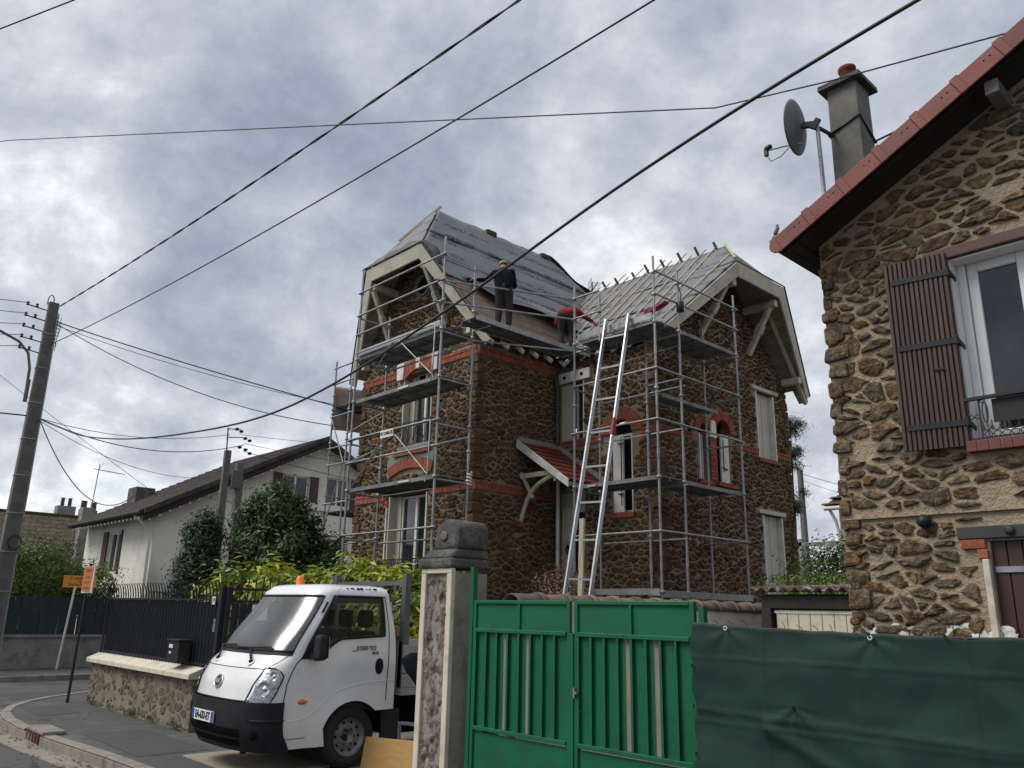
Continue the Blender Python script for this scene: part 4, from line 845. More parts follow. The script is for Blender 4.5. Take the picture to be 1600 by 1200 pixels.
for k, (w0, w1_, of) in enumerate([(0.0, 0.36, 0.020), (0.32, 0.70, 0.028), (0.66, 1.0, 0.036)]):
    sheet('membrane_strip', lambda a, b, w0=w0, w1_=w1_, of=of: (right_pt(w0+(w1_-w0)*b, a*5.2, of-0.012*b), nN), 50, 8, m_memb, H, 5.2, (w1_-w0)*4.67, 0.035, 30+k, 0.006)
rngb = random.Random(3)
for k in range(13):
    s = 0.22+k*0.36; w0 = 0.02 if k < 8 else 0.02+(k-7)*0.02; ext = 0.04+0.05*rngb.random()
    if k in (0, 4, 6, 8, 10): ext += 0.10
    p0 = right_pt(w0, s+rngb.uniform(-0.02, 0.02), 0.055); p1 = V(p0.x, YR, ZR)+nN*0.055+V(0, 1, 0.97).normalized()*3.3*ext
    if k == 0: p0 = right_pt(0.1, 0.32, 0.055); p1 = right_pt(0.8, 0.05, 0.055)
    MB().bar(p0, p1, 0.030, 0.026, up=nN).build('counter_batten', m_batten, H)
for k in range(8):   # stubs of the far-slope battens standing above the ridge
    x = -10.2-k*0.52+rngb.uniform(-0.05, 0.05); a = V(x, YR+0.25, ZR-0.22); MB().bar(a, a+V(0, -1, 1).normalized()*(0.52+rngb.uniform(0, 0.1)), 0.05, 0.045).build('counter_batten', m_galv if False else m_wood, H)
MB().bar(right_pt(0.70, 0.0, 0.06), right_pt(1.0, 0.0, 0.09), 0.05, 0.03).build('counter_batten', m_batten, H)
hN, hF_ = KN+(KN-GN).normalized()*0.36, KF+(KF-GF).normalized()*0.42
verge([hN, GN, GF, hF_], [hN+V(0.02, 0.20, -0.06), GN+V(-0.06, 0.12, -0.30), GF+V(-0.06, -0.12, -0.30), hF_+V(0.02, -0.20, -0.06)], V(0.05, 0, 0), H)
q = MB(); q.path([hN+V(0.05, -0.02, 0.03), GN+V(0.05, -0.02, 0.03)], 0.014, 6); q.path([GN+V(0.05, 0, 0.03), GF+V(0.05, 0, 0.03)], 0.016, 6); q.path([GF+V(0.05, 0.02, 0.03), hF_+V(0.05, 0.02, 0.03)], 0.02, 6); q.build('zinc_trim', m_iron, H)
bracket(V(-10.05, 17.35, 8.0), V(-9.25, 17.25, 9.2), H, 0.15); bracket(V(-10.05, 15.25, 8.0), V(-9.25, 15.35, 9.2), H, 0.15)
for y, z in ((17.25, 9.12), (15.4, 9.12)): MB().bar((-10.05, y, z), (-9.15, y, z), 0.15, 0.17).build('purlin_end', m_barge, H, bevel=0.015)
MB().bar((-10.05, 18.95, 7.60), (-9.55, 18.95, 7.60), 0.15, 0.17).build('purlin_end', m_barge, H, bevel=0.015)
# visible soffit boards on the far rake
for k in range(14):
    t0, t1 = k/14, (k+0.92)/14
    a0, a1 = GF.lerp(hF_, t0), GF.lerp(hF_, t1); b0, b1 = V(-10.0, a0.y, a0.z), V(-10.0, a1.y, a1.z); dz_ = V(0, 0, -0.145)
    q = MB(); q.prism([a0+dz_, a1+dz_, b1+dz_, b0+dz_], (0, 0, 0.02)); q.build('soffit_board', m_soffit, rr)
for t0 in (0.45,): MB().bar(V(-9.55, 17.55, 9.1), V(-9.75, 19.55, 7.12), 0.08, 0.1).build('rafter', m_barge, rr)
# chimney-like block left on the old roof and a TV aerial behind the valley
t = thing('tv_aerial', 'small TV aerial behind the valley between the two roofs', 'aerial', (-16.2, 18.3, 9.0))
AO = V(-1.75, 0.75, 1.05)
q = MB(); q.tube(V(-14.3, 17.6, 7.0)+AO, V(-14.3, 17.6, 11.0)+AO, 0.02); q.build('mast', m_iron, t)
q = MB(); q.tube((-14.75, 17.9, 10.72), (-13.75, 17.25, 10.72), 0.014)
for k in range(11): a = V(-14.7, 17.87, 10.72).lerp(V(-13.8, 17.28, 10.72), k/10); q.tube(a-V(0.08, 0.12, 0), a+V(0.08, 0.12, 0), 0.006, 5); q.tube(a-V(0, 0, 0.05), a+V(0, 0, 0.05), 0.005, 5)
for k in range(4): q.tube(V(-14.72+0.11*k, 17.88-0.07*k, 10.72), V(-14.72+0.11*k, 17.88-0.07*k, 11.2), 0.005, 5)
for z in (10.95, 11.12): q.tube((-14.75, 17.9, z), (-14.3, 17.6, z), 0.005, 5)
q.v = [(x+AO.x, y+AO.y, z+AO.z) for x, y, z in q.v]
q.build('antenna', m_iron, t)
# porch roof over the entrance
pA, pB = (-12.95, 5.43), (-11.42, 4.40); py0, py1 = 12.24, 13.52
q = MB(); q.prism([(pA[0], py0, pA[1]-0.04), (pB[0], py0, pB[1]-0.04), (pB[0], py0, pB[1]-0.12), (pA[0], py0, pA[1]-0.12)], (0, py1-py0, 0)); porch = q.build('porch_roof', m_soffit, H)
q = MB(); q.prism([(pA[0], py0, pA[1]+0.03), (pB[0]+0.05, py0, pB[1]+0.0), (pB[0]+0.05, py0, pB[1]-0.17), (pA[0], py0, pA[1]-0.17)], (0, -0.04, 0)); q.build('porch_bargeboard', m_white, porch, bevel=0.006)
sl = (Vector((pB[0], 0, pB[1]))-Vector((pA[0], 0, pA[1]))); ln = sl.length; sl.normalize(); nrm = Vector((-sl.z, 0, sl.x)); nrm = nrm if nrm.z > 0 else -nrm
for r_ in range(8):
    for c in range(6):
        y0 = py0+0.02+c*0.212; a = Vector((pA[0], y0, pA[1]))+sl*(r_*ln/8)+nrm*(0.005); e = a+sl*(ln/8+0.05)+nrm*0.018; q = MB(); w_ = V(0, 0.204, 0); th = nrm*0.022
        q.hexa([a, e, e+w_, a+w_, a+th-nrm*0.01, e+th, e+th+w_, a+th-nrm*0.01+w_]); q.build('tile', m_tile, porch)
q = MB(); q.prism([(pA[0], py1-0.14, pA[1]+0.05), (pB[0], py1-0.14, pB[1]+0.06), (pB[0], py1+0.02, pB[1]+0.12), (pA[0], py1+0.02, pA[1]+0.12)], (0, 0, 0.03)); q.build('flashing', m_conc, porch)
q = MB(); q.prism([(pA[0]+0.01, py0, pA[1]+0.02), (pA[0]+0.14, py0, pA[1]-0.06), (pA[0]+0.14, py0, pA[1]-0.02), (pA[0]+0.01, py0, pA[1]+0.10)], (0, py1-py0, 0)); q.build('flashing', m_conc, porch)
q = MB(); q.bar((-12.95, 12.36, 4.62), (-11.85, 12.36, 4.62), 0.09, 0.10); q.path([(-11.95, 12.36, 4.58)]+[(-12.95+1.05*math.cos(a), 12.36, 3.62+0.92*math.sin(a)) for a in np.linspace(1.35, 0.0, 9)][::1], 0.05, 6) if False else None
q.path([V(-11.92, 12.36, 4.56).lerp(V(-12.92, 12.36, 3.64), t)+V(-0.16, 0, 0.17)*math.sin(t*math.pi) for t in np.linspace(0, 1, 10)], 0.05, 8); q.bar((-12.93, 12.36, 4.70), (-12.55, 12.36, 4.12), 0.06, 0.06); q.bar((-11.86, 12.36, 4.42), (-11.86, 12.36, 4.60), 0.08, 0.08)
q.build('porch_bracket', m_barge, porch, bevel=0.0)
MB().tube((-12.70, 13.30, 0.9), (-12.70, 13.30, 4.70), 0.045, 10).build('porch_pipe', m_white, porch)
MB().bx(-12.98, -12.84, 12.28, 12.44, 3.50, 3.62).build('bracket_corbel', m_brick, porch, bevel=0.01)
q = MB(); q.bx(-13.0, -11.6, 12.3, 13.5, 0, 0.9); q.bx(-11.6, -11.3, 12.3, 13.5, 0, 0.6); q.bx(-11.3, -11.0, 12.3, 13.5, 0, 0.3); q.build('entrance_steps', m_conc, H)
q = MB(); q.path([(-11.62, 12.32, 1.85), (-11.35, 12.32, 1.6), (-11.0, 12.32, 1.25)], 0.015, 6)
for x, zt in ((-11.6, 1.83), (-11.45, 1.70), (-11.3, 1.55), (-11.15, 1.40), (-11.02, 1.26)): q.tube((x, 12.32, 0.3), (x, 12.32, zt), 0.009, 5)
for x, zt in ((-11.52, 1.5), (-11.37, 1.35), (-11.22, 1.2)): q.path([(x+0.06*math.cos(t), 12.32, zt+0.06*math.sin(t)) for t in np.linspace(0, 6.28, 10)[:-1]], 0.007, 5, closed=True)
q.build('stair_railing', m_iron, H)
# ================================================================= SCAFFOLDING
TR = 0.0242
def coupler(q, p): q.lathe([(0.03, -0.03), (0.046, -0.022), (0.046, 0.022), (0.03, 0.03)], p, (0, 0, 1), 8)
def post(x, y, z0, z1, par, joints):
    q = MB(); q.tube((x, y, z0), (x, y, z1), TR, 10)
    for z in joints:
        if z0 < z < z1: coupler(q, (x, y, z))
    for z in (2.6, 4.6, 6.6):
        if z0 < z < z1: q.tube((x, y, z-0.09), (x, y, z+0.09), TR*1.18, 10)
    q.lathe([(0.07, 0), (0.07, 0.012), (0.022, 0.016)], (x, y, z0), (0, 0, 1), 10)
    return q.build('post', m_galv, par)
def rail(p0, p1, par, r=0.021, name='rail', m=None): return MB().tube(p0, p1, r, 8).build(name, m or m_galv, par)
def deck(x0, x1, y0, y1, z, par, axis='x', n=2, toe=True):
    """steel deck planks side by side with lips and end hooks"""
    for k in range(n):
        q = MB()
        if axis == 'x':
            a0, a1 = y0+(y1-y0)*k/n+0.006, y0+(y1-y0)*(k+1)/n-0.006
            q.bx(x0, x1, a0, a1, z-0.012, z); q.bx(x0, x1, a0, a0+0.012, z-0.075, z-0.012); q.bx(x0, x1, a1-0.012, a1, z-0.075, z-0.012)
            m_ = int((x1-x0)/0.5)
            for i in range(m_): xx = x0+(i+0.5)*(x1-x0)/m_; q.bx(xx-0.015, xx+0.015, a0+0.012, a1-0.012, z-0.05, z-0.013)
        else:
            a0, a1 = x0+(x1-x0)*k/n+0.006, x0+(x1-x0)*(k+1)/n-0.006
            q.bx(a0, a1, y0, y1, z-0.012, z); q.bx(a0, a0+0.012, y0, y1, z-0.075, z-0.012); q.bx(a1-0.012, a1, y0, y1, z-0.075, z-0.012)
            m_ = int((y1-y0)/0.5)
            for i in range(m_): yy = y0+(i+0.5)*(y1-y0)/m_; q.bx(a0+0.012, a1-0.012, yy-0.015, yy+0.015, z-0.05, z-0.013)
        q.build('deck_plank', m_deck, par)
SA = thing('scaffolding', 'galvanised tube scaffolding in front of the street gable, three decks', 'scaffolding', (-13.4, 9.5, 0), 'scaffolds round the stone house')
CX, EX, FY, BY = -14.91, -11.90, 9.15, 9.95
J = (1.1, 2.1, 3.18, 4.12, 4.7, 5.19, 6.06, 7.03, 7.6, 8.05, 8.6)
post(CX, FY, 0, 9.22, SA, J); post(EX, FY, 0, 9.0, SA, J); post(CX, BY, 0, 8.25, SA, J); post(EX, BY, 0, 8.6, SA, J)
for z in (2.1, 3.18, 4.70, 5.19, 7.60, 8.05, 8.60): rail((CX-0.05, FY-0.045, z), (EX+0.12, FY-0.045, z), SA)
for z in (3.08, 5.0, 6.95): rail((CX-0.05, BY+0.045, z), (EX+0.05, BY+0.045, z), SA)
for z in (2.1, 3.1, 4.07, 5.12, 6.02, 6.98, 8.0, 8.5): rail((EX, FY-0.02, z), (EX, BY+0.06, z), SA)
for z in (2.1, 3.1, 4.07, 5.12, 6.02, 6.98, 8.0): rail((CX, FY-0.02, z), (CX, BY+0.06, z), SA)
for z in (4.16, 6.10, 7.08): deck(CX+0.04, EX-0.04, FY+0.02, BY-0.02, z, SA)
MB().bx(CX+0.06, EX-0.06, FY-0.012, FY+0.012, 7.09, 7.22).build('toe_board', m_alu, SA)
def guard(x0, x1, z, par):   # swing-up guard frame with its two diagonal struts
    q = MB(); q.path([(x0, FY-0.07, z+1.04), (x1-0.03, FY-0.07, z+1.04), (x1, FY-0.07, z+1.0), (x1-0.02, FY-0.07, z+0.05), (x1-0.06, FY-0.09, z-0.14)], 0.017, 6); q.build('guard_frame', m_galv, par)
    xm = (x0+x1)/2+0.1
    for s in (-1, 1): q = MB(); q.tube((xm+s*0.10, FY-0.075, z+0.98), (xm+s*1.28, FY-0.075, z+0.02), 0.013, 6); q.build('brace', m_galv if s > 0 else m_deck, par)
guard(CX+0.05, EX-0.12, 4.16, SA); guard(CX+0.05, EX-0.12, 6.10, SA)
sg = MB().bx(-13.62, -13.18, FY-0.115, FY-0.10, 5.05, 5.21).build('name_plate', m_white, SA); text('name_plate_lettering', 'ECOMBLES', 0.085, m_black, (-13.40, FY-0.117, 5.13), (1, 0, 0), (0, 0, 1), sg, 0.001, bold=0.003, sx=1.0)
for x, y in ((-12.9, 4.16), (-13.1, 6.10)): MB().bx(x-0.18, x+0.18, FY+0.008, FY+0.0195, y-0.055, y-0.02).build('deck_label', m_white, SA)
q = MB(); q.path([(EX+0.03+0.045*math.cos(t), BY+0.02+0.05*math.sin(t), 4.30-0.010*t) for t in np.linspace(0, 26, 70)], 0.012, 5); q.build('coiled_wire', m_white, SA)
# worker's platform along the eave of the front wing with its long guard rails
deck(-11.86, -11.38, 9.60, 12.95, 7.28, SA, axis='y', n=2)
MB().bx(-11.379, -11.365, 9.60, 12.9, 7.20, 7.30).build('deck_edge', m_galv, SA)
for z0, z1 in ((8.02, 8.22), (7.56, 7.76)): rail((-11.95, 8.95, z0), (-11.0, 12.05, z1), SA)
rail((-11.84, 9.9, 6.95), (-11.05, 12.0, 7.05), SA); rail((-11.4, 9.95, 7.17), (-11.9, 9.95, 7.17), SA); rail((-11.9, 12.4, 7.17), (-11.0, 12.4, 7.17), SA)
# side tower at the left corner
SL = thing('scaffolding', 'slim scaffold tower at the far left corner of the stone house', 'scaffolding', (-18.2, 11.5, 0), 'scaffolds round the stone house')
za = 7.62
for (x, y, zt) in ((-18.6, 10.8, 8.15), (-17.8, 10.8, 7.3), (-18.6, 13.2, 8.1), (-17.8, 13.2, 7.3)): post(x, y, 0, zt, SL, (2.1, 3.4, 4.3, 5.3, 5.9, 6.7, 7.2))
for z in (1.1, 2.1, 2.9, 3.5, 4.3, 5.3, 5.75, 6.6, 7.5, 7.95): rail((-18.66, 10.78, z), (-17.5, 10.78, z), SL)
for z in (3.5, 4.5, 5.6, 6.8): rail((-18.6, 10.75, z), (-18.6, 13.25, z), SL)
for z in (4.1, 6.9): deck(-18.58, -17.55, 10.85, 13.1, z, SL, axis='y')
rail((-18.55, 10.74, 3.6), (-17.8, 10.74, 5.2), SL, 0.016, 'brace'); rail((-17.8, 10.74, 5.3), (-18.5, 10.74, 6.5), SL, 0.016, 'brace')
for z in (3.18, 5.19, 6.0): rail((-17.85, 10.8, z+0.05), (CX, 9.97, z), SL, 0.018)
def ban(a, b): return V(-18.66+0.05*math.sin(b*3)*math.sin(a*9), 10.83+a*2.3, 7.48-b*1.2+0.06*math.sin(a*3.1)), V(1, 0, 0)
bo = sheet('banner', ban, 24, 14, m_banner, None, 2.3, 1.25, 0.05, 3, 0.004); tag(bo, 'faded pinkish advertising banner tied to the left scaffold tower', 'banner')
# right-hand scaffold wrapping the corner
SB = thing('scaffolding', 'galvanised tube scaffolding wrapping the right wing corner, with hoist opening', 'scaffolding', (-9.5, 12.8, 0), 'scaffolds round the stone house')
KX, GX, GY, HY, JY, IX = -11.0, -8.91, 12.0, 12.79, 14.87, -9.74
J2 = (1.1, 2.12, 3.18, 4.16, 5.25, 5.85, 6.24, 7.18, 7.74, 8.2)
for (x, y, zt) in ((KX, GY, 8.5), (GX, GY, 8.55), (GX, HY, 8.5), (GX, JY, 8.55), (IX, JY, 8.0), (KX, HY, 7.3), (IX, HY, 7.3)): post(x, y, 0, zt, SB, J2)
q = MB(); q.tube((-10.3, GY, 7.1), (-10.3, GY, 8.12), TR, 10); coupler(q, (-10.3, GY, 7.74)); q.build('post', m_galv, SB)
for z in (2.12, 3.18, 5.25, 6.24): rail((KX-0.05, GY-0.045, z), (GX+0.06, GY-0.045, z), SB)
for z in (3.10, 5.20, 6.05): rail((KX-0.05, HY+0.045, z), (GX+0.06, HY+0.045, z), SB)
for z in (7.74, 8.2): rail((KX-0.05, GY-0.045, z), (-10.28, GY-0.045, z), SB)
for z in (2.12, 3.18, 5.25, 6.24, 7.74, 8.22): rail((GX+0.045, GY-0.06, z), (GX+0.045, JY+0.06, z), SB)
for z in (3.18, 5.2, 6.2, 7.12): rail((IX-0.05, JY, z), (GX+0.06, JY, z), SB)
for z in (2.08, 4.1, 6.2, 7.12): rail((IX-0.05, HY, z), (GX+0.06, HY, z), SB)
for z in (2.08, 4.1, 6.2, 7.12): rail((KX, GY-0.05, z), (KX, HY+0.06, z), SB)
MB().bar((KX, GY-0.05, 2.12), (GX, GY-0.05, 2.12), 0.06, 0.11).build('ledger_beam', m_galv, SB); MB().bar((GX+0.05, GY, 2.08), (GX+0.05, JY, 2.08), 0.06, 0.11).build('ledger_beam', m_galv, SB)
for z in (4.20, 7.24):
    deck(KX+0.04, GX-0.04, GY+0.02, HY-0.02, z, SB); deck(IX+0.02, GX-0.02, HY+0.03, JY-0.03, z, SB, axis='y')
deck(IX+0.02, IX+0.36, HY+0.05, JY-0.05, 6.0, SB, axis='y', n=1)
MB().bx(KX+0.1, GX-0.06, GY-0.012, GY+0.012, 7.25, 7.38).build('toe_board', m_galv, SB)
rail((KX+0.1, 13.0, 6.9), (GX-0.1, 12.95, 6.95), SB, 0.012)
MB().bx(-10.65, -10.45, GY-0.0, GY+0.019, 4.135, 4.165).build('deck_label', m_white, SB)
# hoist ladder
t = thing('hoist_ladder', 'long aluminium hoist ladder leaning on the right scaffold deck', 'ladder', (-9.6, 10.1, 0))
la, lb = V(-9.78, 9.98, 0.02), V(-10.05, 11.92, 7.48); off = V(0.56, 0.03, -0.02)
lat = off.normalized()
for s, o_ in enumerate((V(0, 0, 0), off)):
    MB().bar(la+o_, lb+o_, 0.085, 0.04, up=lat).build('side_rail', m_alu, t, bevel=0.006)
n_ = 11
for k in range(n_): p = la.lerp(lb, (k+0.35)/n_); q = MB(); q.bar(p, p+off, 0.03, 0.035); q.build('rung', m_alu, t)
q = MB()
for s in (0.38, 0.62): q.tube(la+off*s+V(0, 0.02, 0), lb+off*s+V(0, 0.02, 0), 0.004, 5)
q.build('hoist_cable', m_cable, t)
p = la.lerp(lb, 0.655); MB().bar(p+off-V(0, 0.004, 0), la.lerp(lb, 0.70)+off-V(0, 0.004, 0), 0.088, 0.044, up=lat).build('red_mark', m_red, t)
tp = MB().bar(V(-10.0, 11.0, 0), V(-10.18, 11.32, 3.42), 0.11, 0.05, up=(0, 1, 0)); tag(tp.build('wooden_post', m_batten, None, bevel=0.006), 'pale timber post leaning behind the hoist ladder', 'timber')
# rubble, bricks and red tools lying on the right scaffold deck
t = thing('tile_crate', 'bricks and red tool box piled on the upper scaffold deck', 'crate', (-9.6, 12.35, 7.24))
for i, (x, y, w_, h_) in enumerate(((-9.75, 12.3, 0.2, 0.16), (-9.5, 12.35, 0.22, 0.12), (-9.2, 12.4, 0.12, 0.10))): MB().bx(x, x+w_, y, y+0.22, 7.245, 7.245+h_).build('brick_pile', m_brick if i != 1 else m_conc, t, bevel=0.01)
q = MB(); q.bar((-9.65, 12.5, 7.55), (-9.05, 12.62, 7.80), 0.16, 0.05); q.bar((-9.5, 12.45, 7.62), (-9.2, 12.6, 7.74), 0.05, 0.12); q.build('red_tool', m_red, t, bevel=0.01)
q = MB()
for i in range(30): p = V(random.uniform(-10.25, -9.85), random.uniform(12.15, 12.6), 7.245); s_ = random.uniform(0.03, 0.08); q.bx(p.x, p.x+s_*1.5, p.y, p.y+s_, p.z, p.z+s_)
tag(q.build('rubble', m_conc, t), kind='stuff')
q = MB(); q.path([(GX+0.05, HY-0.05, 8.15), (GX+0.12, HY-0.05, 7.9), (GX+0.08, HY-0.05, 7.75)], 0.012, 6); q.lathe([(0.02, -0.12), (0.075, -0.1), (0.08, 0.1), (0.02, 0.13)], (GX+0.09, HY-0.05, 7.66), (0, 0, 1), 10); tag(q.build('hanging_pulley', m_iron, None), 'black pulley hanging from the right scaffold rail', 'pulley')

# ================================================================= PEOPLE
def capsule(q, p0, p1, r0, r1, n=10):
    p0, p1 = Vector(p0), Vector(p1); d = (p1-p0); L_ = d.length; d.normalize()
    prof = [(r0*math.sin(a), -r0*math.cos(a)) for a in (0.15, 0.6, 1.1)]+[(r0, 0)]+[(r1, L_)]+[(r1*math.cos(a), L_+r1*math.sin(a)) for a in (0.45, 0.95, 1.42)]
    q.lathe(prof, p0, d, n)
def remesh(o, vox, sm=4):
    m = o.modifiers.new('remesh', 'REMESH'); m.mode = 'VOXEL'; m.voxel_size = vox; m.use_smooth_shade = True
    s_ = o.modifiers.new('smooth', 'SMOOTH'); s_.iterations = sm; s_.factor = 0.5; return o
def hand(q, w, d, up):
    w, d, up = Vector(w), Vector(d).normalized(), Vector(up); side = d.cross(up).normalized(); up = side.cross(d)
    capsule(q, w, w+d*0.08, 0.03, 0.034, 8)
    for k, (s_, l_) in enumerate(((-0.03, 0.065), (-0.01, 0.078), (0.012, 0.074), (0.032, 0.058))):
        b = w+d*0.085+side*s_; m_ = b+d*l_*0.55-up*0.012; e = m_+d*l_*0.35-up*0.035; capsule(q, b, m_, 0.0095, 0.009, 6); capsule(q, m_, e, 0.009, 0.008, 6)
    b = w+d*0.03-side*0.03; m_ = b+d*0.035-side*0.03-up*0.01; capsule(q, b, m_, 0.012, 0.011, 6); capsule(q, m_, m_+d*0.035-up*0.015, 0.011, 0.009, 6)
def person(label, J, mj, mt, headgear, base, hair=True, sleeves=True):
    t = thing('person', label, 'person', base); g = {k: Vector(v) for k, v in J.items()}
    b = MB(); fwd = g['face'].normalized(); upv = (g['head']-g['neck']).normalized(); side = fwd.cross(upv).normalized()
    capsule(b, g['pelvis'], g['chest'], 0.085, 0.09); capsule(b, g['chest'], g['neck'], 0.08, 0.045); capsule(b, g['neck'], g['head'], 0.052, 0.06)
    capsule(b, g['head']-upv*0.02, g['head']+upv*0.05, 0.085, 0.088, 12); capsule(b, g['head']-upv*0.06+fwd*0.03, g['head']-upv*0.03+fwd*0.05, 0.05, 0.05)
    capsule(b, g['head']-upv*0.01+fwd*0.092, g['head']-upv*0.035+fwd*0.105, 0.011, 0.015, 6)
    for s_ in (-1, 1): capsule(b, g['head']+side*s_*0.088-upv*0.02, g['head']+side*s_*0.092+upv*0.02, 0.018, 0.018, 6)
    for s_ in ('L', 'R'):
        capsule(b, g['sh'+s_], g['el'+s_], 0.045, 0.038); capsule(b, g['el'+s_], g['wr'+s_], 0.037, 0.027)
        hand(b, g['wr'+s_], g['wr'+s_]-g['el'+s_], V(0, 0, 1))
        capsule(b, g['hip'+s_], g['kn'+s_], 0.08, 0.055); capsule(b, g['kn'+s_], g['an'+s_], 0.052, 0.038)
    remesh(b.build('body', m_skin, t), 0.011, 2)
    j = MB(); lat_ = (g['shR']-g['shL']).normalized()
    for s_ in (-1, 0, 1): capsule(j, g['pelvis']+lat_*s_*0.07+V(0, 0, 0.0), g['chest']+lat_*s_*0.085, 0.118, 0.128)
    capsule(j, g['shL'], g['shR'], 0.075, 0.075); capsule(j, g['chest'], g['neck']-upv*0.02, 0.12, 0.068)
    for s_ in ('L', 'R'):
        capsule(j, g['sh'+s_], g['el'+s_], 0.076, 0.062); capsule(j, g['el'+s_], g['wr'+s_].lerp(g['el'+s_], 0.06), 0.06, 0.044)
    remesh(j.build('jacket', mj, t), 0.018, 3)
    tr = MB()
    capsule(tr, g['hipL'], g['hipR'], 0.115, 0.115)
    capsule(tr, (g['hipL']+g['hipR'])/2, g['pelvis'].lerp(g['chest'], 0.12), 0.12, 0.125)
    for s_ in ('L', 'R'): capsule(tr, g['hip'+s_], g['kn'+s_], 0.105, 0.078); capsule(tr, g['kn'+s_], g['an'+s_]+V(0, 0, 0.02), 0.076, 0.062)
    remesh(tr.build('trousers', mt, t), 0.018, 3)
    for s_ in ('L', 'R'):
        a = g['an'+s_]; td = g['toe'+s_]-a; td.z = 0; td.normalize(); f_ = MB(); zz_ = a.z-0.045
        capsule(f_, V(a.x, a.y, zz_)-td*0.03, V(a.x, a.y, zz_)+td*0.15, 0.045, 0.04); capsule(f_, V(a.x, a.y, zz_+0.01), V(a.x, a.y, a.z+0.06), 0.05, 0.052); remesh(f_.build('shoe', m_black, t), 0.012, 1)
    c = MB()
    if headgear == 'cap':
        c.lathe([(0.099, -0.005), (0.101, 0.03), (0.094, 0.065), (0.07, 0.095), (0.02, 0.108), (0.001, 0.109)], g['head']+upv*0.02, upv, 16); c.prism([g['head']+upv*0.025+fwd*0.09+side*0.07, g['head']+upv*0.02+fwd*0.17+side*0.05, g['head']+upv*0.02+fwd*0.17-side*0.05, g['head']+upv*0.025+fwd*0.09-side*0.07], upv*0.008)
        c.build('cap', m_cap, t)
        h_ = MB(); h_.lathe([(0.06, -0.05), (0.092, -0.03), (0.095, 0.02)], g['head']-fwd*0.008, upv, 16); h_.build('hair', m_hair, t)
    elif headgear == 'hair':
        c.lathe([(0.08, -0.03), (0.098, 0.0), (0.1, 0.04), (0.09, 0.085), (0.05, 0.115), (0.001, 0.125)], g['head']-fwd*0.012, upv, 16); c.build('hair', m_hair, t)
    return t
# worker standing on the eave platform, back to us, left hand on the post
B1 = V(-11.60, 10.50, 7.285); bd = V(0.683, 0.731, 0)   # to his right as seen from behind (image right)
fw = V(-0.731, 0.683, 0)
def L1(r, f, z): return B1+bd*r+fw*f+V(0, 0, z)
person('worker in black jacket and beige cap standing on the eave platform', dict(pelvis=L1(0, 0, 0.90), chest=L1(-0.03, 0.09, 1.21), neck=L1(-0.03, 0.19, 1.42), head=L1(-0.03, 0.26, 1.52), face=fw+bd*0.1,
    shL=L1(-0.20, 0.15, 1.31), shR=L1(0.15, 0.12, 1.32), elL=L1(-0.38, 0.24, 1.17), wrL=L1(-0.58, 0.22, 1.18), elR=L1(0.21, 0.22, 1.05), wrR=L1(0.08, 0.42, 1.02),
    hipL=L1(-0.09, 0, 0.86), hipR=L1(0.09, 0, 0.86), knL=L1(-0.10, 0.03, 0.46), knR=L1(0.11, 0.02, 0.46), anL=L1(-0.11, -0.02, 0.085), anR=L1(0.11, -0.02, 0.085), toeL=L1(-0.16, 0.16, 0), toeR=L1(0.16, 0.16, 0)), m_cloth_b, m_cloth_g, 'cap', B1)
# worker in red bending over the valley
B2 = V(-11.62, 12.42, 7.285)
def L2(r, f, z): return B2+bd*r+fw*f+V(0, 0, z)
person('worker in red top bending over the roof valley beside the membrane', dict(pelvis=L2(-0.02, -0.02, 0.86), chest=L2(0.08, 0.28, 1.02), neck=L2(0.14, 0.47, 0.98), head=L2(0.17, 0.58, 0.93), face=fw*0.5+V(0, 0, -0.8)+bd*0.2,
    shL=L2(-0.10, 0.40, 1.06), shR=L2(0.26, 0.34, 1.06), elL=L2(-0.20, 0.50, 0.82), wrL=L2(-0.10, 0.66, 0.72), elR=L2(0.44, 0.36, 0.94), wrR=L2(0.62, 0.44, 0.86),
    hipL=L2(-0.11, -0.02, 0.82), hipR=L2(0.08, -0.02, 0.82), knL=L2(-0.12, 0.08, 0.45), knR=L2(0.10, 0.07, 0.45), anL=L2(-0.12, -0.02, 0.085), anR=L2(0.11, -0.02, 0.085), toeL=L2(-0.14, 0.16, 0), toeR=L2(0.16, 0.16, 0)), m_cloth_r, m_cloth_gr, 'hair', B2)
# person in black leaning over the truck side behind the pillar
B3 = V(-7.45, 5.92, 0.012)
def L3(x, y, z): return B3+V(x, y, z)
person('person in black clothes leaning over the truck bed behind the gate pillar', dict(pelvis=L3(0.02, -0.03, 0.90), chest=L3(-0.24, -0.08, 1.12), neck=L3(-0.42, 0.06, 1.08), head=L3(-0.50, 0.14, 1.00), face=V(-0.5, 0.3, -0.8),
    shL=L3(-0.34, -0.18, 1.14), shR=L3(-0.34, 0.16, 1.14), elL=L3(-0.30, 0.02, 0.86), wrL=L3(-0.34, 0.26, 0.84), elR=L3(-0.40, 0.34, 0.92), wrR=L3(-0.42, 0.54, 0.98),
    hipL=L3(0.02, -0.12, 0.86), hipR=L3(0.02, 0.08, 0.86), knL=L3(-0.06, -0.12, 0.46), knR=L3(-0.06, 0.10, 0.46), anL=L3(0.02, -0.12, 0.085), anR=L3(0.02, 0.10, 0.085), toeL=L3(-0.2, -0.12, 0), toeR=L3(-0.2, 0.1, 0)), m_cloth_b, m_cloth_b, 'hair', B3)

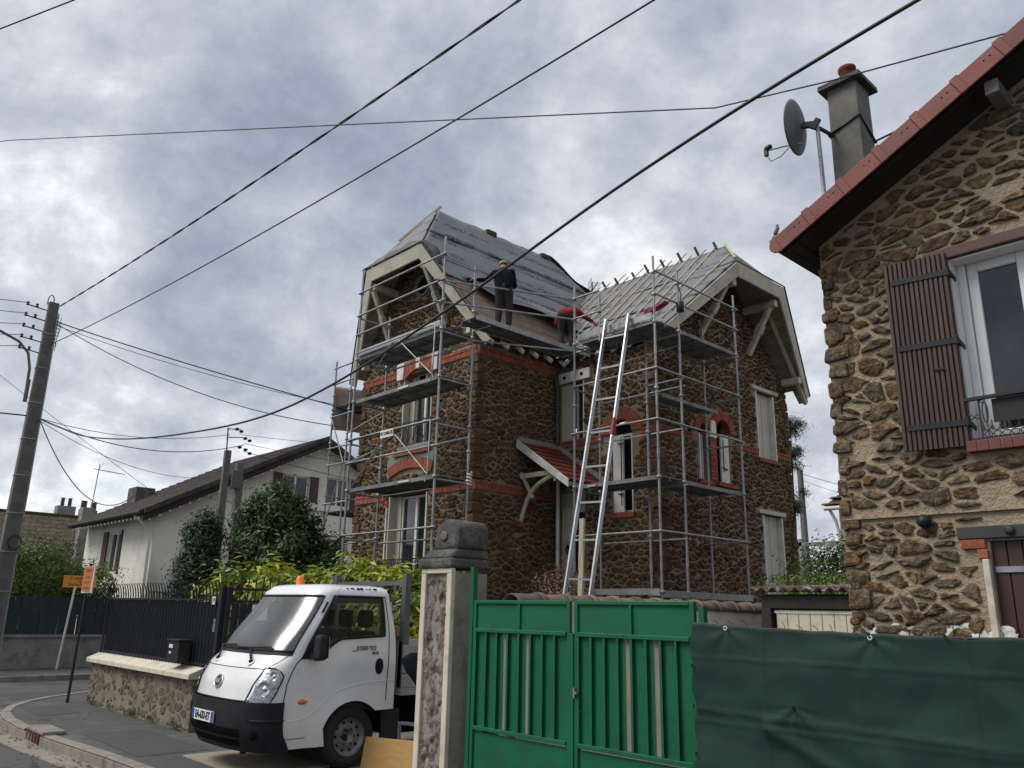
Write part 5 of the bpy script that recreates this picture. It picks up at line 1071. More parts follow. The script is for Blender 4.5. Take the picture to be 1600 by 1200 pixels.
# ================================================================= RIGHT-HAND STONE HOUSE
RH = thing('stone_house', 'ochre rubble stone house with red verge tiles and brown shutters at the right', 'house', (-1, 7, 0))
RX, RY = -3.0, 6.5
fR = frame('y', RY, -1)
def rz(x): return 4.915+0.51*(x+3.22)      # roof top line in the verge plane
oR = [(RX, 0), (3.6, 0), (3.6, 7.3), (1.5, 7.12), (RX, rz(RX)-0.12)]
hR = [(-1.97, -0.95, 2.99, 4.44), (-1.95, -0.95, 0.0, 2.27)]
wR = wall('wall', fR, oR, hR, 0.22, m_mortB, RH)
MB().add([(RX, RY, 0), (RX, 16, 0), (RX, 16, 4.9), (RX, RY, 4.9)], [(0, 1, 2, 3)]).build('wall', m_mortB, RH)
exR = hR+[(-2.16, -0.8, 2.27, 2.40), (-2.15, -1.95, 2.16, 2.30), (-2.0, -0.9, 2.90, 3.0), (-2.16, -0.9, 4.42, 4.55), (-2.03, -1.93, 1.0, 2.2), (RX, 3.6, 2.465, 2.50)]
stones(fR, [(RX+0.01, 0.9), (3.6, 0.9), (3.6, 7.3), (1.5, 7.1), (RX+0.01, rz(RX)-0.16)], exR, [], 0.172, 0.088, 0.0175, 0.024, 300, 77, m_stoneB, wR, (RX, -1.2, 1.5, 6.2), keep=0.97, jit=0.48, vary=0.9, drop=0.30)
q = MB(); rng = random.Random(8); z = 1.4     # irregular corner stones in the silhouette
while z < 4.7:
    h = rng.uniform(0.07, 0.17); a, b, p = rng.uniform(0.06, 0.2), rng.uniform(0.15, 0.3), rng.uniform(0.0, 0.035); j = lambda: rng.uniform(-0.015, 0.015)
    q.hexa([(RX-p+j(), RY-0.035+j(), z+j()), (RX+a, RY-0.035+j(), z+j()), (RX+a, RY+b, z), (RX-p+j(), RY+b, z), (RX-p+j(), RY-0.03+j(), z+h+j()), (RX+a, RY-0.03+j(), z+h+j()), (RX+a, RY+b, z+h), (RX-p+j(), RY+b, z+h)], 0, rng.random()); z += h+0.035
tag(q.build('corner_stones', m_stoneB, RH, bevel=0.03), kind='stuff')
# flaking white limewash near the ground
q = MB(); rng = random.Random(12)
for i in range(110):
    u = RX+0.05+rng.random()**0.8*1.05; v = 1.46+rng.random()*0.16*(1.2-0.5*math.sin((u+3)*3.0))+(0.10 if rng.random() < 0.25 else 0); r1, r2 = rng.uniform(0.025, 0.07), rng.uniform(0.015, 0.045); n = 9
    P = [fR(u+r1*math.cos(t)*rng.uniform(0.7, 1.2), v+r2*math.sin(t)*rng.uniform(0.7, 1.2), 0.004) for t in np.linspace(0, 6.28, n+1)[:-1]]; c = fR(u, v, 0.013); q.add(P+[c], [(k, (k+1) % n, n) for k in range(n)], 0, True)
tag(q.build('limewash_patches', m_wpaint, RH), kind='stuff')
MB().bar((RX, RY-0.012, 2.485), (3.5, RY-0.012, 2.485), 0.03, 0.012).build('render_groove', m_mortB, RH)
MB().lathe([(0.001, 0.065), (0.03, 0.058), (0.05, 0.035), (0.052, 0.0)], (-2.36, RY-0.03, 2.43), (0, -1, 0), 18).build('wall_tie_boss', m_fence, RH)
# roof
q = MB(); q.prism([(-3.22, 6.16, rz(-3.22)-0.03), (1.5, 6.16, rz(1.5)-0.03), (1.5, 6.16, rz(1.5)-0.10), (-3.22, 6.16, rz(-3.22)-0.10)], (0, 10, 0)); rr2 = q.build('roof', m_brownf, RH)
q = MB(); q.prism([(1.5, 6.16, rz(1.5)-0.03), (6.2, 6.16, rz(-3.2)-0.03), (6.2, 6.16, rz(-3.2)-0.13), (1.5, 6.16, rz(1.5)-0.13)], (0, 10, 0)); q.build('roof_slope', m_brownf, rr2)
rs = V(1, 0, 0.51).normalized(); rn = V(-0.51, 0, 1).normalized()
k = 0; pos = -0.10
while pos < 5.4:      # verge tiles, each with its collar
    a = V(-3.12, 6.14, rz(-3.12))+rs*pos; e = a+rs*0.355; q = MB()
    for (s0, s1, hh, dd) in ((0.0, 0.30, 0.0, 0.0), (0.30, 0.37, 0.011, 0.007)):
        p0, p1 = a+rs*s0, a+rs*s1
        q.prism([p0+rn*(0.03+hh), p1+rn*(0.03+hh), p1-rn*(0.125+hh*0.4), p0-rn*(0.125+hh*0.4)], (0, -0.02-dd, 0))
        q.prism([p0+rn*(0.03+hh), p0+rn*(0.055+hh)+V(0, 0.05, 0), p0+rn*(0.055+hh)+V(0, 0.18, 0), p0+rn*0.0+V(0, 0.18, 0), p0+rn*0.0], p1-p0)
    o = q.build('verge_tile', m_verge, rr2, bevel=0.006)
    nh = MB()
    for s0 in (0.19, 0.24): nh.lathe([(0.006, 0), (0.006, 0.003)], a+rs*s0-rn*0.03+V(0, -0.0205, 0), (0, -1, 0), 7)
    nh.build('nail', m_dark, o)
    pos += 0.36; k += 1
q = MB(); a = V(-3.12, 6.14, rz(-3.12))-rs*0.10
q.prism([a+rn*0.03, a-rn*0.125]+[a-rn*0.0475-rs*0.0775*math.sin(t)*1.2-rn*0.0775*math.cos(t) for t in np.linspace(0.15, math.pi-0.15, 8)], (0, -0.02, 0)); q.prism([a+rn*0.05-rs*0.06, a+rn*0.05, a-rn*0.02, a-rn*0.02-rs*0.07], (0, 0.2, 0)); q.build('verge_end_tile', m_verge, rr2, bevel=0.004)
q = MB(); q.prism([(-3.19, 6.18, rz(-3.19)-0.10), (3, 6.18, rz(3)-0.12 if False else rz(1.5)-0.12), (1.5, 6.18, rz(1.5)-0.16), (-3.45, 6.18, rz(-3.45)-0.16)][:1]+[(1.5, 6.18, rz(1.5)-0.12), (1.5, 6.18, rz(1.5)-0.145), (-3.19, 6.18, rz(-3.19)-0.145)], (0, 0.04, 0)); q.build('verge_rafter', m_brownf, rr2)
for x in (-1.42,): MB().bar((x, 6.20, rz(x)-0.22), (x, 6.6, rz(x)-0.22), 0.10, 0.12).build('purlin_end', m_chim, rr2, bevel=0.012)
# sloping boarded eave return on the left
for k in range(2): MB().prism([(-3.20+k*0.07, 6.20, rz(-3.20+k*0.07)-0.105), (-3.135+k*0.07, 6.20, rz(-3.135+k*0.07)-0.105), (-3.135+k*0.07, 6.20, rz(-3.135+k*0.07)-0.125), (-3.20+k*0.07, 6.20, rz(-3.20+k*0.07)-0.125)], (0, 9.5, 0)).build('soffit_board', m_brownf, rr2)
# chimney with pot
CH = MB(); cx0, cx1, cy0, cy1 = -3.44, -3.11, 8.0, 8.34; zt = 7.52
CH.hexa([(cx0-0.02, cy0-0.02, 4.6), (cx1+0.02, cy0-0.02, 4.6), (cx1+0.02, cy1+0.02, 4.6), (cx0-0.02, cy1+0.02, 4.6), (cx0, cy0, zt), (cx1, cy0, zt), (cx1, cy1, zt), (cx0, cy1, zt)])
ch = CH.build('chimney', m_chim, RH, bevel=0.012)
q = MB(); q.hexa([(cx0-0.075, cy0-0.075, zt-0.02), (cx1+0.075, cy0-0.075, zt-0.02), (cx1+0.075, cy1+0.075, zt-0.02), (cx0-0.075, cy1+0.075, zt-0.02), (cx0-0.07, cy0-0.07, zt+0.04), (cx1+0.07, cy0-0.07, zt+0.04), (cx1+0.07, cy1+0.07, zt+0.04), (cx0-0.07, cy1+0.07, zt+0.04)]); q.hexa([(cx0-0.06, cy0-0.06, zt+0.04), (cx1+0.06, cy0-0.06, zt+0.04), (cx1+0.06, cy1+0.06, zt+0.04), (cx0-0.06, cy1+0.06, zt+0.04), (cx0+0.08, cy0+0.08, zt+0.13), (cx1-0.08, cy0+0.08, zt+0.13), (cx1-0.08, cy1-0.08, zt+0.13), (cx0+0.08, cy1-0.08, zt+0.13)]); q.build('chimney_cap', m_pilcap, ch)
q = MB(); q.lathe([(0.085, 0), (0.085, 0.14), (0.098, 0.15), (0.098, 0.19), (0.075, 0.19), (0.07, 0.05)], (cx0+0.18, cy0+0.18, zt+0.10), (0, 0, 1), 18); q.build('chimney_pot', m_tile, ch)
q = MB(); q.path([(cx0-0.015, cy0-0.015, 6.93), (cx1+0.015, cy0-0.015, 7.05), (cx1+0.015, cy1+0.015, 6.85), (cx0-0.015, cy1+0.015, 6.9)], 0.016, 6, closed=True); q.path([(cx1+0.015, cy1, 6.86), (cx1+0.22, cy1+0.06, 6.92)], 0.012, 5); q.build('strap', m_iron, ch)
# satellite dish on its mast
t = thing('satellite_dish', 'grey satellite dish on a mast beside the chimney', 'satellite dish', (-3.46, 7.7, 4.9))
MB().tube((-3.44, 7.72, 4.7), (-3.46, 7.72, 7.0), 0.022, 10).build('mast', m_galv, t)
dc = V(-3.62, 7.66, 6.98); dn_ = V(-0.99, -0.10, 0.12).normalized()
q = MB(); q.lathe([(0.001, -0.0), (0.10, 0.006), (0.2, 0.026), (0.29, 0.055), (0.31, 0.066), (0.315, 0.06), (0.29, 0.046), (0.2, 0.016), (0.1, -0.004), (0.001, -0.012)], dc, dn_, 28); q.build('dish', m_dish, t)
q = MB(); q.bar(dc-dn_*0.02, (-3.46, 7.70, 6.95), 0.05, 0.06); q.bar((-3.50, 7.68, 6.90), (-3.43, 7.70, 7.0), 0.04, 0.06); q.bar((-3.46, 7.72, 6.92), (-3.40, 7.98, 6.90), 0.03, 0.03); q.build('mount', m_iron, t)
q = MB(); q.path([dc+V(0.0, 0, -0.22), V(-3.8, 7.62, 6.79), V(-3.98, 7.6, 6.81)], 0.010, 6); q.build('feed_arm', m_galv, t)
q = MB(); q.lathe([(0.02, -0.03), (0.032, -0.02), (0.032, 0.03), (0.024, 0.05)], V(-4.0, 7.6, 6.84), V(0.8, 0, 0.25), 12); q.bx(-4.04, -4.0, 7.58, 7.62, 6.75, 6.84); q.build('lnb', m_iron, t)
q = MB(); q.path([(-4.02, 7.6, 6.76), (-3.97, 7.6, 6.66), (-3.85, 7.61, 6.68), (-3.72, 7.63, 6.78)], 0.005, 5); q.build('lead', m_cable, t)
# small bird on the verge end
t = thing('bird', 'small grey bird perched on the lowest red verge tile', 'bird', (-3.22, 6.15, rz(-3.22)+0.03)); q = MB(); b0 = V(-3.22, 6.15, rz(-3.22)+0.085)
capsule(q, b0, b0+V(0.02, 0, 0.04), 0.022, 0.018); capsule(q, b0+V(0.018, 0, 0.06), b0+V(0.02, 0, 0.066), 0.014, 0.014); capsule(q, b0-V(0.02, 0, 0.03), b0-V(0.045, 0, 0.06), 0.01, 0.005); capsule(q, b0+V(0.032, 0, 0.063), b0+V(0.045, 0, 0.06), 0.004, 0.002, 6); capsule(q, b0-V(0, 0, 0.015), b0-V(0, 0, 0.05), 0.004, 0.003, 5); remesh(q.build('body', m_conc, t), 0.004, 2)
# window with lintel, sill, railing, shutter
MB().bx(-2.14, -0.80, RY-0.05, RY+0.05, 4.455, 4.545).build('lintel', mat('brown_lintel', (0.115, 0.06, 0.052), (0.085, 0.045, 0.04), scale=6, rough=0.7), RH, bevel=0.008)
q = MB()
def fb(a, b, c, d, e0, e1): q.bx(a, b, RY+e0, RY+e1, c, d)
fb(-1.97, -1.955, 2.99, 4.45, -0.01, 0.22); fb(-0.965, -0.95, 2.99, 4.45, -0.01, 0.22); fb(-1.955, -0.965, 4.435, 4.45, -0.01, 0.22); q.build('reveal_lining', m_upvc, RH)
def leafw(u0, u1, par):
    q = MB(); d0, d1 = 0.14, 0.20
    q.bx(u0, u0+0.075, RY+d0, RY+d1, 3.0, 4.435); q.bx(u1-0.075, u1, RY+d0, RY+d1, 3.0, 4.435); q.bx(u0+0.075, u1-0.075, RY+d0, RY+d1, 4.355, 4.435); q.bx(u0+0.075, u1-0.075, RY+d0, RY+d1, 3.0, 3.09)
    o = q.build('window', m_upvc, par, bevel=0.01); MB().bx(u0+0.07, u1-0.07, RY+0.168, RY+0.172, 3.05, 4.38).build('pane', m_pane, o)
for a_, b_ in ((-1.955, -1.895), (-1.03, -0.965)): MB().bx(a_, b_, RY+0.12, RY+0.21, 2.99, 4.435).build('window_frame', m_upvc, RH, bevel=0.008)
leafw(-1.89, -1.47, RH); leafw(-1.455, -1.035, RH)
for k in range(13): MB().bx(-1.99+k*0.078, -1.99+k*0.078+0.070, RY-0.085, RY+0.1, 2.905, 2.985).build('sill_brick', mat('maroon_brick', (0.17, 0.055, 0.045), (0.13, 0.042, 0.036), scale=9, rough=0.75), RH, bevel=0.004)
MB().bx(-1.985, -0.97, RY-0.075, RY+0.1, 2.91, 2.978).build('sill_mortar', m_brickmort, RH)
t_ = MB(); y_ = RY-0.05
t_.bar((-2.0, y_, 3.30), (-0.9, y_, 3.30), 0.045, 0.022); t_.bar((-1.96, y_, 2.99), (-1.96, y_, 3.30), 0.013, 0.013); t_.bar((-1.88, y_, 2.99), (-1.88, y_, 3.30), 0.010, 0.010); t_.bar((-1.97, y_, 3.0), (-0.9, y_, 3.0), 0.012, 0.012)
for s_ in (-1, 1):
    t_.path([(-1.92+s_*0.02+0.016*math.cos(t), y_, 3.165+0.016*math.sin(t)) for t in np.linspace(0, 6.28, 9)[:-1]], 0.004, 5, closed=True)
for k in range(16):
    x = -1.84+k*0.058
    t_.path([(x+0.026*math.cos(t), y_, 3.025+0.02*math.sin(t)) for t in np.linspace(0, 6.28, 9)[:-1]], 0.004, 5, closed=True); t_.path([(x+0.024*math.cos(t), y_, 3.085+0.035*math.sin(t)) for t in np.linspace(math.pi, 2*math.pi, 7)], 0.0045, 5)
    t_.bar((x-0.028, y_, 3.05), (x-0.028, y_, 3.13), 0.006, 0.006)
t_.path([(-1.845+0.018*math.cos(t), y_, 3.19+0.075*math.sin(t)) for t in np.linspace(0, 6.28, 13)[:-1]], 0.005, 5, closed=True); t_.path([(-1.86+0.012*math.cos(t), y_, 3.275+0.012*math.sin(t)) for t in np.linspace(0, 6.28, 8)[:-1]], 0.004, 5, closed=True)
t_.build('window_railing', m_iron, RH)
MB().bx(-1.80, -0.95, RY-0.03, RY-0.024, 3.11, 3.285).build('dark_reflection_screen', m_iron, RH)  # sheet behind the railing, black colour stands in for dark reflections
# brown shutter folded back against the wall (hinge at the window jamb, slightly off the wall)
hx, wS_, an = -1.965, 0.46, R(8)
def sh(u, z, d=0.0): return V(hx-u*math.cos(an)-d*math.sin(an)*0, RY-0.055-u*math.sin(an)-d, z)
q = MB(); q.prism([sh(0, 2.955), sh(wS_, 2.955), sh(wS_, 4.50), sh(0, 4.50)], (0, 0.015, 0)); so = q.build('shutter', m_brownp, RH)
for k in range(13):
    u0 = k*wS_/13+0.002; u1 = (k+1)*wS_/13-0.004; q = MB(); q.hexa([sh(u0, 2.955, 0.0), sh(u1, 2.955, 0.0), sh(u1-0.004, 2.955, 0.018), sh(u0+0.004, 2.955, 0.018), sh(u0, 4.50, 0.0), sh(u1, 4.50, 0.0), sh(u1-0.004, 4.50, 0.018), sh(u0+0.004, 4.50, 0.018)]); q.build('board', m_brownp, so)
for z in (3.13, 3.77, 4.33):
    q = MB(); q.hexa([sh(-0.005, z-0.022, 0.016), sh(wS_-0.05, z-0.022, 0.016), sh(wS_-0.05, z-0.022, 0.026), sh(-0.005, z-0.022, 0.026), sh(-0.005, z+0.022, 0.016), sh(wS_-0.05, z+0.022, 0.016), sh(wS_-0.05, z+0.022, 0.026), sh(-0.005, z+0.022, 0.026)]); q.build('strap_hinge', m_iron, so)
    q = MB(); q.bar(sh(-0.01, z, 0.02), (-1.955, RY+0.06, z-0.03), 0.02, 0.035); q.tube(sh(-0.005, z-0.03, 0.02), sh(-0.005, z+0.04, 0.02), 0.014, 8); q.build('hinge_pin', m_iron, so)
q = MB(); q.bar(sh(0.17, 3.56, 0.024), sh(0.10, 3.56, 0.024), 0.012, 0.014); q.build('latch', m_iron, so)
# ground-floor door
MB().bx(-2.15, -0.8, RY-0.03, RY+0.1, 2.285, 2.375).build('lintel', m_lintel, RH, bevel=0.006)
MB().lathe([(0.03, 0), (0.034, 0.012), (0.012, 0.02)], (-1.80, RY-0.03, 2.335), (0, -1, 0), 14).build('lintel_bolt', m_lintel, RH)
for a in ((-2.13, -1.97, 2.215, 2.28), (-2.03, -1.96, 2.145, 2.21)): MB().bx(a[0], a[1], RY-0.03, RY+0.08, a[2], a[3]).build('brick', m_brick, RH, bevel=0.005)
MB().bx(-2.0, -1.955, RY-0.045, RY+0.05, 0, 2.14).build('jamb', m_cream, RH, bevel=0.006)
dr = MB().bx(-1.955, -0.96, RY+0.06, RY+0.09, 0, 2.275).build('door', m_brownd, RH)
for k in range(10): MB().bx(-1.95+k*0.099, -1.95+k*0.099+0.093, RY+0.035, RY+0.06, 0, 2.27).build('board', m_brownd, dr, bevel=0.004)
MB().bx(-1.94, -1.0, RY+0.022, RY+0.036, 2.05, 2.09).build('strap_hinge', m_galv, dr)
# ================================================================= GATE, PILLAR, BOUNDARY WALLS
P_ = thing('gate_pillar', 'stone gate pillar with cream edges and blackened concrete cap', 'pillar', (-6.4, 5.3, 0))
px0, px1, py0, py1 = -6.72, -6.24, 5.06, 5.52
MB().bx(px0+0.02, px1-0.004, py0+0.03, py1, 0, 2.07).build('core', m_conc, P_)
def rocky(a, b):
    x = px0+0.06+a*(px1-px0-0.12); z = 0.02+b*1.98
    n_ = noise.fractal(Vector((x*9, z*7, 3.3)), 0.9, 2.1, 5); n2_ = noise.noise(Vector((x*16, z*11, 9.1)))
    return V(x, py0+0.028-0.035*n_-0.05*max(0, n2_)**1.0*0.6, z), V(0, -1, 0)
q = MB(); q.grid([[rocky(i/30, j/130)[0] for j in range(131)] for i in range(31)]); q.build('rough_stone_face', m_rock, P_)
MB().bx(px0, px0+0.075, py0, py0+0.05, 0, 2.06).build('edge_trim', m_cream, P_, bevel=0.008); MB().bx(px1-0.075, px1, py0, py0+0.05, 0, 2.06).build('edge_trim', m_cream, P_, bevel=0.008); MB().bx(px0, px1, py0-0.002, py0+0.05, 2.06, 2.11).build('edge_trim', m_cream, P_, bevel=0.008)
q = MB(); q.bx(px0-0.04, px1+0.012, py0-0.03, py1+0.02, 2.11, 2.21); q.hexa([(px0-0.03, py0-0.02, 2.21), (px1+0.008, py0-0.02, 2.21), (px1+0.008, py1+0.018, 2.21), (px0-0.03, py1+0.018, 2.21), (px0+0.06, py0+0.05, 2.30), (px1+0.0, py0+0.04, 2.30), (px1+0.0, py1+0.01, 2.30), (px0+0.06, py1+0.01, 2.30)])
q.build('cap_moulding', m_pilcap, P_, bevel=0.03)
q = MB(); q.prism([(px0+0.08, py0+0.07, 2.30), (px1, py0+0.07, 2.30), (px1, py0+0.07, 2.52), (px1-0.05, py0+0.07, 2.58), (px1-0.2, py0+0.07, 2.60), (px0+0.12, py0+0.07, 2.54)], (0, 0.40, 0)); q.build('cap_block', m_pilcap, P_, bevel=0.03)
q = MB(); q.lathe([(0.03, 0), (0.045, 0.004), (0.05, 0.012), (0.03, 0.014)], (px0+0.26, py0+0.068, 2.43), (0, -1, 0), 16); q.build('cap_roundel', m_chim, P_)
# rounded grey end post of the boundary wall, behind the pillar
t = thing('boundary_wall', 'rendered boundary wall with half-round brown coping tiles behind the green gate', 'wall', (-5.95, 8, 0))
q = MB(); q.bx(-6.03, -5.80, 5.53, 10.4, 0, 1.80); q.build('wall_body', m_render, t)
for k in range(12):
    y = 5.54+k*0.385; q = MB()
    for (s0, s1, rr_) in ((0.0, 0.35, 0.125), (0.33, 0.40, 0.145)):
        q.grid([[(-5.915+r_*math.cos(a), y+s, 1.775+r_*math.sin(a)*0.85) for a in np.linspace(0, math.pi, 11)] for s, r_ in ((s0, rr_*0.95), (s0+0.01, rr_), (s1, rr_*1.02), (s1+0.005, rr_*0.93))])
    q.build('coping_tile', m_cope, t, solid=0.014)
GT = thing('gate', 'bright green painted steel double gate beside the stone pillar', 'gate', (-4.8, 5.2, 0))
gy = 5.20
def leaf(x0, x1, par, strips_, name):
    q = MB(); yy0, yy1 = gy-0.02, gy+0.02
    q.bx(x0, x0+0.04, yy0, yy1, 0.06, 1.81); q.bx(x1-0.04, x1, yy0, yy1, 0.06, 1.81)
    q.bx(x0+0.04, x1-0.04, yy0-0.003, yy1, 1.78, 1.812); q.bx(x0+0.04, x1-0.04, yy0-0.015, yy1, 1.525, 1.56); q.bx(x0+0.04, x1-0.04, yy0-0.012, yy1, 0.68, 0.715); q.bx(x0+0.04, x1-0.04, yy0-0.003, yy1, 0.06, 0.10)
    fo = q.build('leaf', m_green, par, bevel=0.005)
    xm = (x0+x1)/2; MB().bx(xm-0.012, xm+0.012, yy0, yy1, 1.56, 1.78).build('stile', m_green, fo)
    for a, b in ((x0+0.04, xm-0.012), (xm+0.012, x1-0.04)): MB().bx(a, b, gy-0.002, gy+0.004, 1.56, 1.78).build('top_panel', m_green, fo)
    MB().bx(x0+0.055, x1-0.055, gy-0.004, gy+0.004, 0.10, 0.665).build('bottom_panel', m_green, fo)
    n = 8; w_ = (x1-x0-0.08)/n
    for k in range(n):
        a, b = x0+0.04+k*w_, x0+0.04+(k+1)*w_
        if k in strips_: b -= 0.068
        q = MB(); q.bx(a, b-0.004, gy-0.001, gy+0.003, 0.715, 1.525); q.bx(a, a+0.006, gy-0.026, gy-0.001, 0.715, 1.525); q.bx(a, a+0.022, gy-0.030, gy-0.026, 0.715, 1.525); q.build('slat', m_green, fo)
        if k in strips_: MB().bx(b-0.004, b+0.071, gy+0.006, gy+0.016, 0.70, 1.53).build('infill_strip', mat('grey_wood_strip', (0.27, 0.235, 0.19), (0.19, 0.165, 0.135), scale=6, rough=0.85, stretch=(4, 4, 0.6)), fo)
    return fo
lf1 = leaf(-6.04, -4.80, GT, (2, 4), 'leaf'); lf2 = leaf(-4.755, -3.57, GT, (3, 5), 'leaf')
MB().bx(-4.80, -4.755, gy-0.03, gy+0.02, 0.06, 1.55).build('meeting_stile', m_green, GT, bevel=0.004)
MB().bx(-4.80, -4.757, gy+0.0, gy+0.014, 1.56, 1.80).build('infill_strip', MATS['grey_wood_strip'], GT)
MB().bx(-6.10, -6.05, gy-0.02, gy+0.03, 0, 2.12).build('gate_post', m_green, GT); MB().bx(-3.545, -3.50, gy-0.0, gy+0.05, 0, 1.78).build('gate_post', m_green, GT)
q = MB(); q.bx(-4.735, -4.70, gy-0.055, gy-0.03, 1.08, 1.10); q.bx(-4.74, -4.725, gy-0.05, gy-0.02, 1.05, 1.13); q.build('handle', m_galv, GT)
q = MB(); q.bx(-4.70, -4.57, gy-0.032, gy-0.028, 0.955, 0.96); q.build('letter_slot', m_fencegrn, GT)
# screened fence to the right of the gate
SC = thing('screen_fence', 'dark green privacy screen stretched over a wire fence at lower right', 'fence', (-1.5, 5.0, 0))
def net(a, b):
    x = -3.47+a*6.6; zt = 1.66-0.035*math.sin(min(a*2.2, 1)*math.pi)-0.02*a; z = zt*(1-b)
    f = 0.018*noise.noise(Vector((x*1.3, z*2.6, 1.0)))+0.010*noise.noise(Vector((x*4, z*6, 4.0)))
    f += 0.016*math.exp(-((z-1.10+0.06*(x+3.4)*0.35)/0.018)**2)*(0.5+0.5*noise.noise(Vector((x*3, 0, 0))))
    f += 0.02*math.exp(-((z-1.02+(x+2.9)*0.42)/0.05)**2)*(1 if x > -2.95 else 0)
    f += 0.030*abs(noise.noise(Vector((x*0.9+z*0.7, z*1.7-x*0.5, 7.0))))-0.012*abs(noise.noise(Vector((x*2.4-z, z*3.5+x, 2.0))))
    for ph, per, am in ((0.13, 0.62, 0.006), (0.0, 0.62, 0.004)):      # fold lines left from packing
        d_ = abs(((x+ph) % per)-per/2); f += am*max(0, 1-d_/0.012) if ph else 0
    d_ = abs((z % 0.41)-0.205); f += 0.007*max(0, 1-d_/0.014)
    for ex, ez in ((-2.20, 1.605), (-3.18, 1.632), (-1.2, 1.62), (-2.72, 1.17)):   # tension folds at the eyelets
        dx_, dz_ = x-ex, ez-z
        if dz_ > 0 and dz_ < 0.5: f += 0.010*math.exp(-dz_/0.16)*math.cos(math.atan2(dx_, dz_)*7)*math.exp(-abs(dx_)/0.3)
    return V(x+(0.012*math.sin(z*24) if a < 0.012 else 0), 5.0-f, z+0.004*math.sin(x*20)*(1-b)), V(0, -1, 0)
no = sheet('screen', net, 420, 110, m_net, SC, 6.6, 1.65, 0.0, 0, 0.004)
q = MB(); q.path([net(a, 0)[0]+V(0, 0.004, 0.0) for a in np.linspace(0, 1, 60)], 0.007, 6); q.build('top_wire', m_iron, SC)
for x, z in ((-2.20, 1.605), (-3.18, 1.632)):
    q = MB(); q.path([(x+0.012*math.cos(t), 4.975, z+0.012*math.sin(t)) for t in np.linspace(0, 6.28, 13)[:-1]], 0.004, 6, closed=True); q.build('eyelet', m_white, SC)
for x, z in ((-2.205, 1.625), (-2.72, 1.17), (-1.78, 1.627), (-3.46, 1.38), (-3.455, 1.12), (-3.45, 0.82)):
    q = MB(); q.path([(x-0.006, 4.975, z), (x, 4.965, z+0.012), (x+0.006, 4.975, z), (x, 4.97, z-0.016)], 0.0045, 5, closed=True); q.build('cable_tie', m_black, SC)
for k in range(26):
    x = -3.35+k*0.115+random.uniform(-0.03, 0.03); a = (x+3.47)/6.6; zt = net(a, 0)[0].z; d = random.uniform(-0.04, 0.04); q = MB(); q.path([(x, 5.01, zt-0.03), (x+d*0.3, 5.01, zt+0.02), (x+d, 5.0+random.uniform(-0.03, 0.03), zt+random.uniform(0.03, 0.06))], 0.0025, 4); q.build('wire_end', m_iron, SC)
for x in (-3.42, -1.6, 0.4, 2.4): MB().tube((x, 5.04, 0), (x, 5.04, 1.60), 0.024, 10).build('fence_post', m_iron, SC)
# garage at the back
t = thing('garage', 'low garage with corrugated brown roof edge and white boarded door', 'garage', (-4.5, 9.2, 0))
MB().bx(-5.25, -3.1, 9.05, 13, 0, 1.98).build('garage_body', m_brownf, t)
MB().bx(-5.22, -3.1, 8.97, 9.05, 1.82, 1.96).build('fascia', m_brownf, t); MB().bx(-5.22, -5.10, 8.95, 9.05, 0, 1.82).build('garage_post', m_brownf, t)
MB().bx(-5.08, -3.1, 9.0, 9.045, 1.765, 1.80).build('door_head', m_white, t)
for k in range(14): MB().bx(-5.06+k*0.14, -5.06+k*0.14+0.132, 9.01, 9.045, 0, 1.765).build('door_board', m_cream, t, bevel=0.004)
q = MB(); N_ = 90
q.grid([[(-5.30+2.3*i/N_, y, 2.03+0.024*math.cos(i*1.15)+(y-8.9)*0.05) for y in (8.88, 13)] for i in range(N_+1)]); q.build('corrugated_roof', mat('rusty_painted_sheet', (0.09, 0.045, 0.035), (0.05, 0.03, 0.026), scale=8, rough=0.8, dirt=(0.55, 0.53, 0.5), dscale=9), t, solid=0.02)
# ================================================================= BLACK FRONT FENCE ON ITS LOW STONE WALL
FW = thing('low_wall', 'low rubble wall with sloping cream coping under the dark fence', 'wall', (-14, 5.2, 0))
fx0, fx1 = -16.45, -11.95
MB().bx(fx0, fx1, 5.08, 5.40, 0, 0.70).build('wall_body', m_stonelow, FW)
fl = frame('y', 5.08, -1)
stones(fl, [(fx0, 0.03), (fx1, 0.03), (fx1, 0.68), (fx0, 0.68)], [], [], 0.17, 0.12, 0.030, 0.010, 120, 31, m_lstone, FW, (fx0, fx1, 0.0, 0.7), keep=0.62, vary=0.9)
nseg = 5
for k in range(nseg):
    a, b = fx0-0.06+(fx1-fx0+0.1)*k/nseg+0.004, fx0-0.06+(fx1-fx0+0.1)*(k+1)/nseg-0.004; q = MB(); q.prism([(a, 4.98, 0.70), (a, 4.98, 0.77), (a, 5.20, 0.86), (a, 5.46, 0.80), (a, 5.46, 0.70)], (b-a, 0, 0)); q.build('coping', m_cream, FW, bevel=0.006)
FN = thing('iron_fence', 'dark blue-black railing fence backed with sheet metal and curved spikes', 'fence', (-14, 5.2, 0.8))
fy = 5.19; ztop = 1.86
for z in (0.90, 1.80): MB().bar((fx0, fy, z), (fx1+0.35, fy, z), 0.03, 0.03).build('rail', m_fence, FN)
nb = 40
for k in range(nb):
    x = fx0+0.05+(fx1+0.35-fx0-0.08)*k/(nb-1); h = 0.14+0.05*math.sin(k*0.9)*0; q = MB(); q.path([(x, fy, 0.84), (x, fy, ztop), (x, fy-0.02, ztop+0.10), (x, fy-0.05, ztop+0.18), (x, fy-0.09, ztop+0.20)], [0.011, 0.011, 0.010, 0.008, 0.003], 5); q.build('spike_bar', m_fence, FN)
